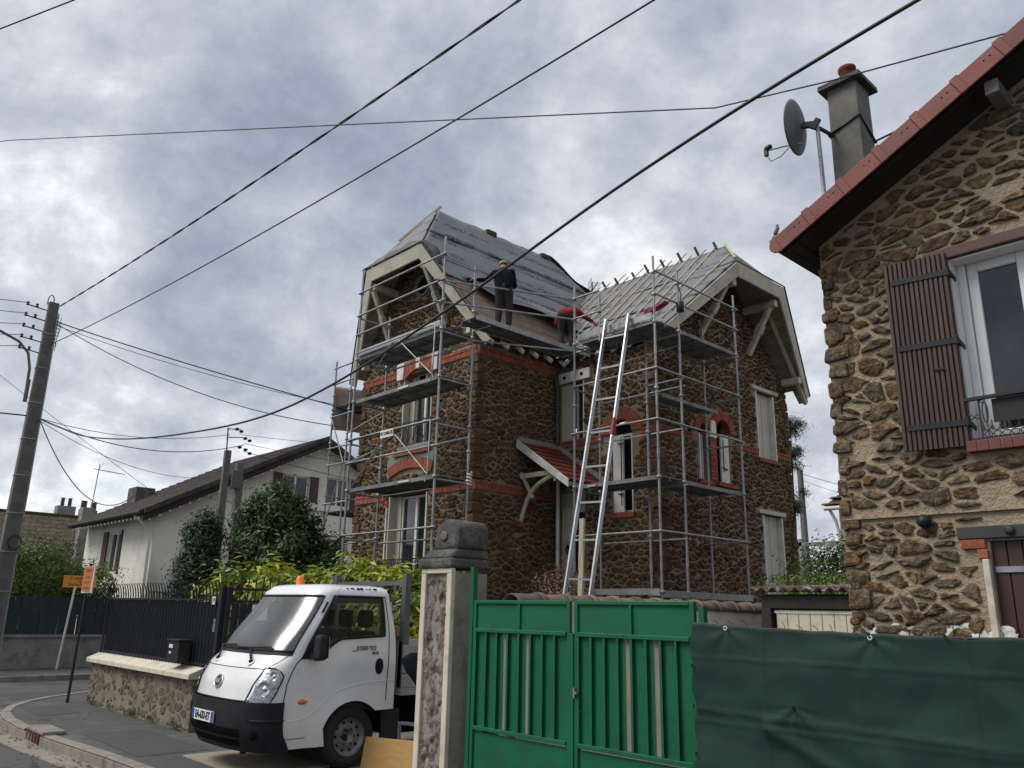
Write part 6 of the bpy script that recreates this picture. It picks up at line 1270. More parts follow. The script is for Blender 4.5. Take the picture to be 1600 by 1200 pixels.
for k in range(38):
    x = fx0+0.06+(fx1+0.3-fx0-0.1)*k/38; w_ = (fx1+0.3-fx0-0.1)/38; q = MB(); q.hexa([(x, fy+0.02, 0.88), (x+w_*0.9, fy+0.02, 0.88), (x+w_*0.9, fy+0.03, 0.88), (x, fy+0.03, 0.88), (x, fy+0.02, 1.76), (x+w_*0.9, fy+0.02, 1.76), (x+w_*0.9, fy+0.03, 1.76), (x, fy+0.03, 1.76)]); q.hexa([(x+w_*0.9, fy+0.02, 0.88), (x+w_, fy+0.045, 0.88), (x+w_, fy+0.05, 0.88), (x+w_*0.9, fy+0.03, 0.88), (x+w_*0.9, fy+0.02, 1.76), (x+w_, fy+0.045, 1.76), (x+w_, fy+0.05, 1.76), (x+w_*0.9, fy+0.03, 1.76)]); q.build('sheet_panel', m_fence, FN)
q = MB(); q.path([(fx0+0.02, fy, 0.84), (fx0+0.02, fy, 2.0)]+[(fx0+0.02+0.09*(1-math.cos(t)), fy, 2.0+0.10*math.sin(t)) for t in np.linspace(0.3, 4.6, 12)], 0.018, 7); q.build('scroll_post', m_fence, FN)
MB().bx(-11.62, -11.54, fy-0.03, fy+0.05, 0, 1.98).build('gate_post', m_fence, FN)
no_ = MB().bx(-11.83, -11.73, fy-0.035, fy-0.028, 1.73, 1.84).build('house_number_plate', m_white, FN); text('house_number', '19', 0.085, m_blue, (-11.78, fy-0.037, 1.785), (1, 0, 0), (0, 0, 1), no_, 0.001, bold=0.002)
q = MB(); q.bx(-11.70, -11.64, fy-0.04, fy-0.012, 1.35, 1.53); ic = q.build('intercom', m_galv, FN, bevel=0.005); MB().lathe([(0.014, 0), (0.014, 0.004)], (-11.67, fy-0.04, 1.48), (0, -1, 0), 10).build('lens', m_black, ic)
t = thing('letterbox', 'black metal letterbox fixed to the dark fence above the low wall', 'letterbox', (-12.55, 5.05, 0.9)); MB().bx(-12.78, -12.38, 4.97, 5.16, 0.90, 1.20).build('box', m_iron, t, bevel=0.012); MB().bx(-12.80, -12.36, 4.95, 5.16, 1.20, 1.225).build('lid', m_iron, t, bevel=0.006); MB().bx(-12.72, -12.58, 4.964, 4.969, 1.10, 1.15).build('label_window', m_plate, t); MB().bx(-12.70, -12.62, 4.964, 4.969, 1.02, 1.05).build('name_label', m_plate, t)
# open gate leaf swung into the drive
GL = thing('drive_gate', 'dark metal drive gate leaf standing open beside the truck', 'gate', (-11.5, 5.9, 0)); gx = -11.5
for z in (0.15, 1.78, 1.95): MB().bar((gx, 5.25, z), (gx, 6.85, z), 0.035, 0.035).build('rail', m_fence, GL)
for y in (5.25, 6.85): MB().bx(gx-0.03, gx+0.03, y-0.03, y+0.03, 0.05, 1.97).build('stile', m_fence, GL)
for k in range(13): y = 5.30+k*0.118; q = MB(); q.hexa([(gx+0.02, y, 0.15), (gx+0.035, y+0.05, 0.15), (gx+0.04, y+0.05, 0.15), (gx+0.03, y, 0.15), (gx+0.02, y, 1.76), (gx+0.035, y+0.05, 1.76), (gx+0.04, y+0.05, 1.76), (gx+0.03, y, 1.76)]); q.hexa([(gx+0.035, y+0.05, 0.15), (gx+0.02, y+0.112, 0.15), (gx+0.025, y+0.112, 0.15), (gx+0.04, y+0.05, 0.15), (gx+0.035, y+0.05, 1.76), (gx+0.02, y+0.112, 1.76), (gx+0.025, y+0.112, 1.76), (gx+0.04, y+0.05, 1.76)]); q.build('sheet_panel', m_fence, GL)
for k in range(14): y = 5.30+k*0.115; q = MB(); q.path([(gx, y, 1.78), (gx, y, 2.02), (gx+0.02, y, 2.12), (gx+0.06, y, 2.18)], [0.010, 0.010, 0.008, 0.003], 5); q.build('spike_bar', m_fence, GL)
nt_ = MB().bx(gx+0.045, gx+0.05, 5.60, 5.84, 1.52, 1.74).build('notice', m_plate, GL)
# far fence across the side street
t = thing('roadside_wall', 'long concrete wall with dark green screened fence across the side street', 'fence', (-25.5, 6, 0))
MB().bx(-25.75, -25.45, -9, 12, 0, 0.80).build('wall_body', m_conc, t); MB().bx(-25.80, -25.40, -9, 12, 0.80, 0.87).build('coping', m_conc, t)
for k in range(44): y = -9+k*0.48; q = MB(); q.bx(-25.60, -25.58, y, y+0.46, 0.87, 1.88); q.bx(-25.58, -25.56, y+0.2, y+0.24, 0.87, 1.88); q.build('screen_panel', m_fencegrn, t)
for k in range(8): MB().bx(-25.66, -25.61, -9+k*2.8, -8.95+k*2.8, 0.8, 1.95).build('fence_post', m_iron, t)
# ================================================================= WHITE HOUSE ACROSS THE SIDE STREET
WH = thing('white_house', 'cream rendered house with dark tiled roof across the side street', 'house', (-30, 14, 0))
wx, wy0, wy1, wxl = -27.0, 9.6, 21.0, -34.0; wym = 15.3
f1 = frame('x', wx, 1); f2 = frame('y', wy0, -1)
def wroof(y): return 4.62+(min(y, 2*wym-y)-9.1)*0.53
oW = [(wy0, 0), (wy1, 0), (wy1, wroof(wy1)-0.05), (wym, wroof(wym)-0.1), (wy0, wroof(wy0)-0.05)]
hW = [(13.85, 14.95, 5.55, 6.40), (15.65, 16.7, 5.42, 6.50), (15.7, 16.8, 2.9, 4.2)]
wall('wall', f1, oW, hW, 0.15, m_render, WH); wall('wall', f2, [(wxl, 0), (wx, 0), (wx, 4.75), (wxl, 4.75)], [(-31.35, -30.0, 2.75, 4.15)], 0.15, m_render, WH)
for (u0, u1, v0, v1) in hW:
    o = window(f1, u0+0.02, u1-0.02, v0, v1, 0.12, WH, frame_m=m_upvc)
for (u0, v0, v1) in ((13.50, 5.5, 6.42), (14.97, 5.5, 6.42), (16.72, 5.4, 6.5)):
    MB().bx(wx+0.01, wx+0.05, u0, u0+0.34, v0, v1).build('shutter', m_brownp, WH)
window(f2, -31.3, -30.05, 2.75, 4.15, 0.12, WH, frame_m=m_upvc); MB().bx(-31.85, -31.36, wy0-0.05, wy0-0.01, 2.7, 4.2).build('shutter', m_brownp, WH); MB().bx(-30.0, -29.9, wy0-0.05, wy0-0.01, 2.7, 4.2).build('shutter', m_brownp, WH)
MB().bx(wx, wx+0.05, 11.3, 19.3, 5.20, 5.30).build('string_course', m_render, WH)
q = MB(); xr = wx+0.55
q.prism([(xr, 9.0, wroof(9.0)), (xr, wym, wroof(wym)), (xr, wym, wroof(wym)-0.16), (xr, 9.0, wroof(9.0)-0.16)], (-7.6, 0, 0)); wr = q.build('roof', m_brownf, WH)
q = MB(); q.prism([(xr, wym, wroof(wym)), (xr, 21.6, wroof(21.6)), (xr, 21.6, wroof(21.6)-0.16), (xr, wym, wroof(wym)-0.16)], (-7.6, 0, 0)); q.build('roof_slope', m_rtile, wr)
q = MB(); rngw = random.Random(4); ny = 22; dyw = (wym-9.0)/ny
for r_ in range(ny):     # tile courses
    for c in range(26):
        x0 = xr-c*0.29; y0 = 9.0+r_*dyw-0.03; z0 = wroof(9.0+r_*dyw)+0.01; z1 = wroof(9.0+(r_+1)*dyw)+0.01
        q.hexa([(x0-0.28, y0, z0), (x0, y0, z0), (x0, y0+dyw, z1-0.02), (x0-0.28, y0+dyw, z1-0.02), (x0-0.28, y0, z0+0.045), (x0, y0, z0+0.045), (x0, y0+dyw, z1+0.005), (x0-0.28, y0+dyw, z1+0.005)], 0, rngw.random())
tag(q.build('roof_tiles', m_rtile, wr), kind='stuff')
for k in range(22):
    y = 9.0+k*dyw; MB().prism([(xr-0.05, y, wroof(y)-0.12), (xr-0.05, y+dyw*0.97, wroof(y+dyw*0.97)-0.12), (xr-0.05, y+dyw*0.97, wroof(y+dyw*0.97)+0.04), (xr-0.05, y, wroof(y)+0.065)], (0.12, 0, 0)).build('verge_tile', m_rtile, wr)
MB().prism([(xr-0.06, 9.0, wroof(9.0)-0.14), (xr-0.06, wym, wroof(wym)-0.14), (xr-0.06, wym, wroof(wym)-0.36), (xr-0.06, 9.0, wroof(9.0)-0.36)], (0.05, 0, 0)).build('bargeboard', m_brownf, wr)
q = MB(); q.prism([(wx, 9.6, wroof(9.6)-0.2), (xr-0.06, 9.6, wroof(9.6)-0.2), (xr-0.06, wym, wroof(wym)-0.2), (wx, wym, wroof(wym)-0.2)], (0, 0, 0.02)); q.build('soffit', m_brownf, wr)
q = MB()
for k in range(20): y = 9.2+k*0.30; q.lathe([(0.001, -0.035), (0.026, -0.02), (0.03, 0), (0.015, 0.025)], (xr-0.0, y, wroof(y)-0.38), (0, 0, 1), 8)
for k in range(20): x = xr-0.2-k*0.36; q.lathe([(0.001, -0.035), (0.026, -0.02), (0.03, 0), (0.015, 0.025)], (x, 8.95, wroof(9.0)-0.24), (0, 0, 1), 8)
tag(q.build('light_bulbs', mat('bulb_white', (0.7, 0.7, 0.66), rough=0.3), WH), kind='stuff')
MB().tube((xr, 8.92, 4.50), (xr-7.5, 8.92, 4.50), 0.07, 10).build('eaves_gutter', m_brownf, wr); q = MB(); q.path([(wx-0.1, 8.95, 4.45), (wx-0.1, 9.2, 4.25), (wx-0.06, 9.5, 3.95), (wx-0.06, 9.53, 0.1)], 0.05, 8); q.build('gutter', m_render, wr)
for y, z in ((11.4, wroof(11.4)-0.3), (13.0, wroof(13)-0.3)): MB().bar((wx, y, z), (xr-0.1, y, z), 0.14, 0.16).build('purlin_end', m_render, WH)
MB().bx(-33.2, -32.3, 10.6, 11.3, 4.5, 6.05).build('chimney', m_pilcap, WH)
q = MB()
for z in (1.0, 1.1, 2.1): q.bar((wx+0.35, 9.7, z), (wx+0.35, 13, z), 0.03, 0.03)
for k in range(20): q.bar((wx+0.35, 9.7+k*0.17, 1.0), (wx+0.35, 9.7+k*0.17, 2.1), 0.018, 0.018)
q.bar((wx, 9.7, 2.1), (wx+0.35, 9.7, 2.1), 0.03, 0.03); q.build('balcony_railing', m_iron, WH)
MB().bx(wx, wx+0.4, 9.6, 13.1, 0.86, 0.98).build('balcony', m_conc, WH)
# buff block building far left with chimneys
t = thing('block_building', 'long buff block building with chimney pots behind the left hedge', 'building', (-45, 12, 0))
MB().bx(-52, -45.1, -14, 15.5, 0, 5.88).build('wall', m_conc, t); MB().bx(-52, -45.0, -14, 15.5, 5.86, 5.98).build('parapet', m_rtile, t)
q = MB(); rngk = random.Random(9)
for r_ in range(20):
    y = 4.0+(r_ % 2)*0.3
    while y < 15.2:
        w_ = 0.58; q.bx(-45.12, -45.06+rngk.uniform(0, 0.02), y, min(y+w_-0.02, 15.4), 2.0+r_*0.193, 2.0+r_*0.193+0.178, 0, rngk.random()); y += w_
tag(q.build('blocks', m_buff, t), kind='stuff')
for (y, w_, h_) in ((12.0, 0.9, 0.55), (13.2, 0.3, 0.5), (13.7, 0.3, 0.45)):
    c_ = MB().bx(-49, -48.4, y, y+w_, 5.9, 5.9+h_+0.3).build('chimney', m_conc, t); q = MB()
    for k in range(2): q.lathe([(0.1, 0), (0.09, 0.45), (0.12, 0.5)], (-48.7, y+w_*(0.3+0.4*k), 6.15+h_), (0, 0, 1), 8)
    q.build('chimney_pot', m_pilcap, c_)
MB().bx(-41, -40.5, 11.1, 11.6, 0, 5.95).build('chimney', m_conc, t)
t = thing('tv_aerial', 'thin TV aerial on the roofline left of the white house', 'aerial', (-40.5, 11.4, 6.2)); q = MB(); q.tube((-40.5, 11.42, 5.5), (-40.5, 11.5, 8.0), 0.022, 6); q.tube((-40.6, 11.3, 7.75), (-40.3, 12.6, 7.62), 0.018, 6)
for k in range(7): a = V(-40.55, 11.5+k*0.16, 7.73-k*0.017); q.tube(a-V(0.25, 0, 0), a+V(0.25, 0, 0), 0.008, 5)
q.tube((-40.5, 11.45, 7.7), (-40.4, 11.65, 8.05), 0.012, 5); q.build('antenna', m_galv, t)
# distant house and pole at the right
t = thing('house_behind', 'white house with brown tiled hip roof just visible behind the right house', 'house', (-11, 27, 0))
MB().bx(-11.75, -6, 25.2, 33, 0, 5.15).build('wall', m_white, t); q = MB(); q.add([(-12.05, 24.9, 5.2), (-5.5, 24.9, 5.2), (-5.5, 33, 5.2), (-12.05, 33, 5.2), (-9.0, 28, 8.6), (-8, 30, 8.6)], [(0, 1, 5, 4), (1, 2, 5), (2, 3, 4, 5), (3, 0, 4)]); rf_ = q.build('roof', m_rtile, t)
q = MB()
for k in range(16):
    a = k/16; p0, p1 = V(-12.05, 24.9, 5.2).lerp(V(-9, 28, 8.6), a), V(-12.05, 33, 5.2).lerp(V(-9, 28.5, 8.6), a); q.bar(p0+V(-0.02, 0, 0.04), p1+V(-0.02, 0, 0.04), 0.2, 0.04); p2 = V(-5.5, 24.9, 5.2).lerp(V(-8, 28.0, 8.6), a); q.bar(p0+V(0, -0.02, 0.04), p2+V(0, -0.02, 0.04), 0.2, 0.04)
tag(q.build('tile_courses', m_cope, rf_), kind='stuff')
q = MB(); q.tube((-12.05, 24.85, 5.1), (-5.5, 24.85, 5.1), 0.07, 8); q.path([(-11.9, 24.9, 5.05), (-11.8, 25.05, 4.7), (-11.75, 25.1, 4.3), (-11.75, 25.1, 0)], 0.05, 8); q.build('gutter', m_white, t)
# ================================================================= TRUCK
T = thing('flatbed_truck', 'white cab-over flatbed truck parked nose-out across the pavement', 'truck', (-9.15, 6, 0))
TX, YRR = -9.15, 5.93
def lerpt(z, tab):
    for (a, b), (c, d) in zip(tab[:-1], tab[1:]):
        if z <= c:
            t_ = max(0, (z-a)/(c-a)); t_ = t_*t_*(3-2*t_)*0.35+t_*0.65; return b+(d-b)*t_
    return tab[-1][1]
YFT = [(0.25, 4.23), (0.45, 4.13), (0.70, 4.13), (0.90, 4.17), (1.08, 4.26), (1.22, 4.40), (1.90, 4.86), (1.99, 5.02)]
WT = [(0.25, 0.83), (0.50, 0.855), (1.10, 0.855), (1.40, 0.825), (1.88, 0.735), (1.99, 0.66)]
BT = [(0.25, 0.40), (0.8, 0.38), (1.2, 0.33), (1.9, 0.27)]
NEXP = 2.7
def cabf(t, z, off=0.0):    # t in [-1,1] across the front; |t|=1 is where the side begins
    a = abs(t)*math.pi/2; w = lerpt(z, WT); B = lerpt(z, BT); yB = lerpt(z, YFT)+B
    x = w*math.sin(a)**(2/NEXP) if a > 0 else 0; y = yB-B*max(0, math.cos(a))**(2/NEXP)
    nx = (math.sin(a)**(2-2/NEXP))/w if a > 0 else 0; ny = -(max(0, math.cos(a))**(2-2/NEXP))/B; l = math.hypot(nx, ny)
    return V(TX+math.copysign(1, t)*(x+off*nx/l), y+off*ny/l, z)
def cabs(s, z, side=1, off=0.0):    # side surface, s 0 front .. 1 rear
    yB = lerpt(z, YFT)+lerpt(z, BT); yr = YRR-0.10*max(0, (z-1.3)/0.7)**1.6; return V(TX+side*(lerpt(z, WT)+off), yB+s*(yr-yB), z)
WC = (5.38, 0.31); AR = 0.405
def zbot(y):
    b = 0.27 if y < WC[0] else 0.60; d = abs(y-WC[0])
    if d < AR: b = max(b, WC[1]+math.sqrt(AR*AR-d*d))
    return b
def sill(y):
    t_ = min(1, max(0, (y-4.86)/0.30)); t_ = t_*t_*(3-2*t_); return 1.19+0.19*t_+0.05*max(0, (y-5.1))
ZTOPW = 1.845
def side_row(s, r, side, off=0.0):
    """r: 0..1 bottom->sill, 1..2 sill->window top, 2..3 -> roof edge; keeps to the surface"""
    y0 = cabs(s, 1.1)[1]; zs = sill(cabs(s, 1.25)[1]); zb_ = zbot(cabs(s, 0.6)[1])
    if r <= 1: z = zb_+(zs-zb_)*r
    elif r <= 2: z = zs+(ZTOPW-zs)*(r-1)
    else: z = ZTOPW+(1.925-ZTOPW)*(r-2)
    p = cabs(s, z, side, off)
    if r < 1:      # flared wheel-arch lip
        d = math.hypot(p.y-WC[0], p.z-WC[1])
        if d < AR+0.14: p.x += side*0.022*max(0, 1-(d-AR)/0.14)
    return p
SS = [0, 0.03, 0.06]+[0.06+0.80*i/34 for i in range(1, 35)]+[0.89, 0.92, 0.96, 1.0]
RRs = [i/22 for i in range(23)]+[1+i/12 for i in range(1, 13)]+[2.4, 2.8, 3.0]
body, bump_, door = MB(), MB(), {1: MB(), -1: MB()}; wind = {1: MB(), -1: MB()}
SW0, SW1, SD0, SD1 = 0.0, 0.86, 0.0, 0.92
for side in (1, -1):
    for i in range(len(SS)-1):
        for j in range(len(RRs)-1):
            s0, s1, r0, r1 = SS[i], SS[i+1], RRs[j], RRs[j+1]; f = [side_row(s0, r0, side), side_row(s1, r0, side), side_row(s1, r1, side), side_row(s0, r1, side)]
            if side < 0: f = f[::-1]
            sm_, rm = (s0+s1)/2, (r0+r1)/2
            if SW0 < sm_ < SW1 and 1 < rm < 2: wind[side].add(f, [(0, 1, 2, 3)], 0, True, 0)
            elif SD0 < sm_ < SD1 and rm < 2: door[side].add(f, [(0, 1, 2, 3)], 0, True, 0)
            else: body.add(f, [(0, 1, 2, 3)], 0, True, 0)
TT = [-1+2*i/48 for i in range(49)]; ZZ = [0.25, 0.33, 0.42, 0.50, 0.58, 0.66, 0.74, 0.78, 0.82, 0.86, 0.92, 0.98, 1.04, 1.10, 1.16, 1.19, 1.25]+[1.25+0.595*i/12 for i in range(1, 13)]+[1.872, 1.90, 1.925]
wsm = MB(); TW = 0.80
for i in range(48):
    for j in range(len(ZZ)-1):
        z0, z1 = ZZ[j], ZZ[j+1]; tm = abs((TT[i]+TT[i+1])/2); zm = (z0+z1)/2
        if zm < 0.74:
            o_ = 0.03 if zm > 0.3 else 0.02; bump_.add([cabf(TT[i], z0, 0.03), cabf(TT[i+1], z0, 0.03), cabf(TT[i+1], z1, 0.03), cabf(TT[i], z1, 0.03)], [(0, 1, 2, 3)], 0, True, 0); continue
        f = [cabf(TT[i], z0), cabf(TT[i+1], z0), cabf(TT[i+1], z1), cabf(TT[i], z1)]
        if tm < TW and 1.25 < zm < 1.845: wsm.add(f, [(0, 1, 2, 3)], 0, True, 0)
        else: body.add(f, [(0, 1, 2, 3)], 0, True, 0)
# roof cap and rear wall
ring = [cabf(t_, 1.925) for t_ in TT]+[cabs(s, 1.925, 1) for s in SS[1:]]+[cabs(s, 1.925, -1) for s in SS[1:]][::-1]
cen = V(TX, 5.42, 0); caps = [ring]
for (k_, dz) in ((0.97, 0.022), (0.90, 0.042), (0.72, 0.058), (0.4, 0.066), (0.02, 0.068)): caps.append([V(cen.x+(p.x-cen.x)*k_, cen.y+(p.y-cen.y)*k_, 1.925+dz) for p in ring])
for a, b in zip(caps[:-1], caps[1:]):
    n = len(a); body.add(a+b, [(i, (i+1) % n, n+(i+1) % n, n+i) for i in range(n)], 0, True, 0)
for (x0, x1, z0, z1) in ((-0.84, 0.84, 0.60, 1.38), (-0.80, -0.52, 1.38, 1.80), (0.52, 0.80, 1.38, 1.80)): body.add([(TX+x0, YRR-0.02, z0), (TX+x1, YRR-0.02, z0), (TX+x1*0.96, YRR-0.05, z1), (TX+x0*0.96, YRR-0.05, z1)], [(0, 1, 2, 3)], 0, False, 0)
body.add([(TX-0.76, YRR-0.06, 1.78), (TX+0.76, YRR-0.06, 1.78), (TX+0.72, YRR-0.10, 1.94), (TX-0.72, YRR-0.10, 1.94)], [(0, 1, 2, 3)], 0, False, 0)
def weld(o):
    w_ = o.modifiers.new('weld', 'WELD'); w_.merge_threshold = 0.0008; return o
bo_ = weld(body.build('cab', m_vwhite, T)); weld(bump_.build('bumper', m_plast, T)); 
for side in (1, -1):
    d_ = weld(door[side].build('door', m_vwhite, T)); g_ = weld(wind[side].build('side_window', m_glassv, d_))
    # seams and black window frame traced on the surface
    q = MB(); o = 0.004
    edge = [side_row(SW0, r, side, o) for r in np.linspace(1, 2, 14)]+[side_row(s, 2, side, o) for s in np.linspace(SW0, SW1, 20)[1:]]+[side_row(SW1, r, side, o) for r in np.linspace(2, 1, 10)[1:]]+[side_row(s, 1, side, o) for s in np.linspace(SW1, SW0, 26)[1:-1]]
    q.path(edge, 0.016, 6, closed=True); q.build('window_seal', m_plast, d_)
    q = MB(); q.path([side_row(SD0-0.004, r, side, 0.001) for r in np.linspace(0, 1.0, 14)], 0.006, 5); q.build('door_seam', m_black, d_); q = MB(); q.path([side_row(SD1, r, side, 0.001) for r in np.linspace(0.12, 2.05, 20)], 0.006, 5); q.build('door_seam', m_black, d_); q = MB(); q.path([side_row(s, 2.10, side, 0.001) for s in np.linspace(SD0, SD1, 24)], 0.006, 5)
    q.build('door_seam', m_black, d_); q = MB(); q.path([cabs(s, 0.37+0.02*s, side, 0.001) for s in np.linspace(0.0, 0.18, 6)], 0.004, 5); q.build('door_seam', m_black, d_)
    # pressed line that follows the wheel arch
    q = MB(); L_ = [V(TX+side*(0.8335), y, z) for y, z in ((4.58, 0.545), (4.75, 0.56), (4.86, 0.60), (4.95, 0.68), (5.06, 0.77), (5.2, 0.84), (5.36, 0.88), (5.55, 0.905), (5.75, 0.915), (5.91, 0.918))]; q.path(L_, 0.026, 8); q.build('pressed_line', m_vwhite, d_)
    # handle recess, indicator, mirror
    hp = V(TX+side*0.852, 5.70, 1.075); q = MB(); q.prism([hp+V(0, 0.055*math.cos(a), 0.095*math.sin(a)*(1 if abs(math.sin(a)) < 0.8 else 0.95)) for a in np.linspace(0, 2*math.pi, 17)[:-1]], (side*0.010, 0, 0)); h_ = q.build('door_handle', m_plast, d_, bevel=0.003)
    q = MB(); q.path([hp+V(side*0.012, -0.025, 0.07), hp+V(side*0.03, 0.0, 0.03), hp+V(side*0.03, 0.0, -0.03), hp+V(side*0.012, -0.02, -0.07)], 0.012, 6); q.build('grip', m_plast, h_)
    q = MB(); q.lathe([(0.001, 0.022), (0.03, 0.018), (0.042, 0.008), (0.046, 0)], V(0, 0, 0), (side, 0, 0), 16); q.v = [(TX+side*0.853+x, 4.74+y*1.35, 0.735+z*0.62) for x, y, z in q.v]; q.build('indicator', m_amber, T)
    mp_ = V(TX+side*1.02, 4.82, 1.30); q = MB()
    P8 = [mp_+V(side*x, y, z) for x, y, z in ((-0.09, -0.06, -0.15), (0.07, -0.07, -0.13), (0.08, 0.05, -0.13), (-0.10, 0.06, -0.15), (-0.08, -0.05, 0.13), (0.05, -0.05, 0.13), (0.06, 0.05, 0.13), (-0.09, 0.06, 0.13))]
    if side < 0: P8 = [P8[i] for i in (1, 0, 3, 2, 5, 4, 7, 6)]
    q.hexa(P8); mo = q.build('wing_mirror', m_plast, T, bevel=0.035); q = MB(); q.bar(mp_+V(-side*0.05, 0, -0.10), V(TX+side*0.82, 4.80, 1.20), 0.06, 0.06); q.build('mirror_arm', m_plast, mo)
    q = MB(); q.prism([mp_+V(side*x, 0.064, z) for x, z in ((-0.075, -0.12), (0.055, -0.11), (0.045, 0.11), (-0.07, 0.11))], (0, 0.003, 0)); q.build('mirror_glass', m_chrome, mo)
    q = MB(); q.prism([cabs(0.0, 1.17, side, 0.006), cabs(0.22, 1.19, side, 0.006), cabs(0.10, 1.30, side, 0.008), cabs(0.03, 1.36, side, 0.006)], (side*0.004, 0, 0)); q.build('mirror_triangle', m_plast, d_)
    # headlight wrapping round the corner
    def hl(a, b, off, side=side):
        z = 0.735+b*0.345; t0 = 0.44+0.12*b; t1 = 0.82+0.10*math.sin(min(1, b*1.5)*1.5); t1 -= 0.20*((b-0.72)/0.28)**2 if b > 0.72 else 0
        return cabf(side*(t0+(t1-t0)*a), z, off)
    q = MB(); q.grid([[hl(i/14, j/14, 0.006) for j in range(15)] for i in range(15)]); hb = q.build('headlight', mat('headlight_reflector', (0.62, 0.63, 0.64), (0.34, 0.35, 0.36), scale=22, rough=0.18, metal=0.9, bump=0.6, bscale=18, bdist=0.02), T)
    for (a, b, r_) in ((0.50, 0.42, 0.075), (0.62, 0.78, 0.045)):
        c_ = hl(a, b, 0.004); n__ = (hl(a, b, 0.05)-c_).normalized(); n__ = (n__+V(0, -0.7, 0)).normalized(); q = MB(); q.lathe([(r_, 0.020), (r_*0.85, 0.014), (r_*0.5, 0.006), (r_*0.2, 0.012), (r_*0.12, 0.03), (0.001, 0.034)], c_, n__, 18, caps=False); q.build('lamp_bowl', m_chrome, hb)
    q = MB(); q.grid([[hl(i/14, j/14, 0.030-0.022*max(abs(i/7-1), abs(j/7-1))**6) for j in range(15)] for i in range(15)]); q.build('lens', m_glassh, hb)
    q = MB(); q.path([hl(0, b, 0.012) for b in np.linspace(0, 1, 10)]+[hl(a, 1, 0.012) for a in np.linspace(0, 1, 8)[1:]]+[hl(1, b, 0.012) for b in np.linspace(1, 0, 10)[1:]]+[hl(a, 0, 0.012) for a in np.linspace(1, 0, 8)[1:-1]], 0.007, 5, closed=True); q.build('lamp_gasket', m_plast, hb)
    # wheel
    for (wy, nm) in ((WC[0], 'wheel'), (7.75, 'wheel')):
        cxw = TX+side*0.73; q = MB(); q.lathe([(0.20, -0.085), (0.28, -0.095), (0.318, -0.08), (0.333, -0.045), (0.335, 0), (0.333, 0.045), (0.318, 0.08), (0.28, 0.095), (0.208, 0.088), (0.195, 0.06)], (cxw, wy, 0.337), (side, 0, 0), 40, caps=False); wo = q.build(nm, m_rubber, T)
        q = MB(); q.lathe([(0.204, 0.0895), (0.198, 0.07), (0.172, 0.04), (0.14, 0.036), (0.11, 0.052), (0.075, 0.056), (0.06, 0.03), (0.055, 0.02), (0.001, 0.018)], (cxw, wy, 0.337), (side, 0, 0), 32, caps=False); ro = q.build('rim', m_rim, wo)
        for k in range(10): a = k*math.pi/5; q = MB(); q.lathe([(0.015, 0.0), (0.015, 0.003)], V(cxw+side*0.0405, wy+0.150*math.cos(a), 0.337+0.150*math.sin(a)), (side, 0, 0), 9); q.build('rim_hole', m_dark, ro)
        for k in range(6): a = k*math.pi/3; q = MB(); q.lathe([(0.011, 0), (0.011, 0.015)], V(cxw+side*0.054, wy+0.085*math.cos(a), 0.337+0.085*math.sin(a)), (side, 0, 0), 6); q.build('wheel_nut', m_iron, ro)
weld(wsm.build('windscreen', m_glassw, T))
q = MB(); q.path([cabf(t_, 1.25, 0.004) for t_ in np.linspace(-TW, TW, 40)]+[cabf(TW, z, 0.004) for z in np.linspace(1.25, 1.845, 10)[1:]]+[cabf(t_, 1.845, 0.004) for t_ in np.linspace(TW, -TW, 40)[1:]]+[cabf(-TW, z, 0.004) for z in np.linspace(1.845, 1.25, 10)[1:-1]], 0.012, 6, closed=True); q.build('windscreen_seal', m_plast, T)
q = MB(); q.grid([[cabf(t_, z, 0.005) for z in (1.205, 1.225, 1.25)] for t_ in np.linspace(-TW-0.02, TW+0.02, 40)]); q.build('cowl', m_plast, T)
q = MB(); q.path([cabf(t_, 1.065+0.012*abs(t_), 0.001) for t_ in np.linspace(-0.60, 0.60, 40)], 0.004, 5); q.path([cabf(t_, 0.748, 0.004) for t_ in np.linspace(-0.5, 0.5, 30)], 0.009, 5)
for s_ in (-1, 1): q.path([cabf(s_*(0.45+0.13*b), 0.74+b*0.33, 0.001) for b in np.linspace(0, 1, 8)]+[cabf(s_*(0.58+0.20*b), 1.07+0.15*b, 0.001) for b in np.linspace(0, 1, 6)[1:]], 0.004, 5)
q.build('bonnet_seam', m_black, T)
for (t_, sgn) in ((-0.22, 1), (0.26, 1)):     # wipers parked
    a = cabf(t_, 1.135, 0.02); b = cabf(t_-0.16, 1.27, 0.035); q = MB(); q.lathe([(0.022, -0.02), (0.022, 0.02)], a, (0, -0.6, 0.8), 10); q.bar(a, b, 0.022, 0.016); w_ = q.build('wiper', m_plast, T)
    q = MB(); q.path([cabf(t_-0.30+i*0.075, 1.265+0.004*i, 0.028) for i in range(7)], 0.011, 6); q.build('wiper_blade', m_plast, w_)
    q = MB(); q.lathe([(0.05, 0), (0.045, 0.008), (0.001, 0.009)], cabf(t_, 1.125, 0.0), (0, -0.55, 0.83), 14); q.build('wiper_pod', m_vwhite, w_)
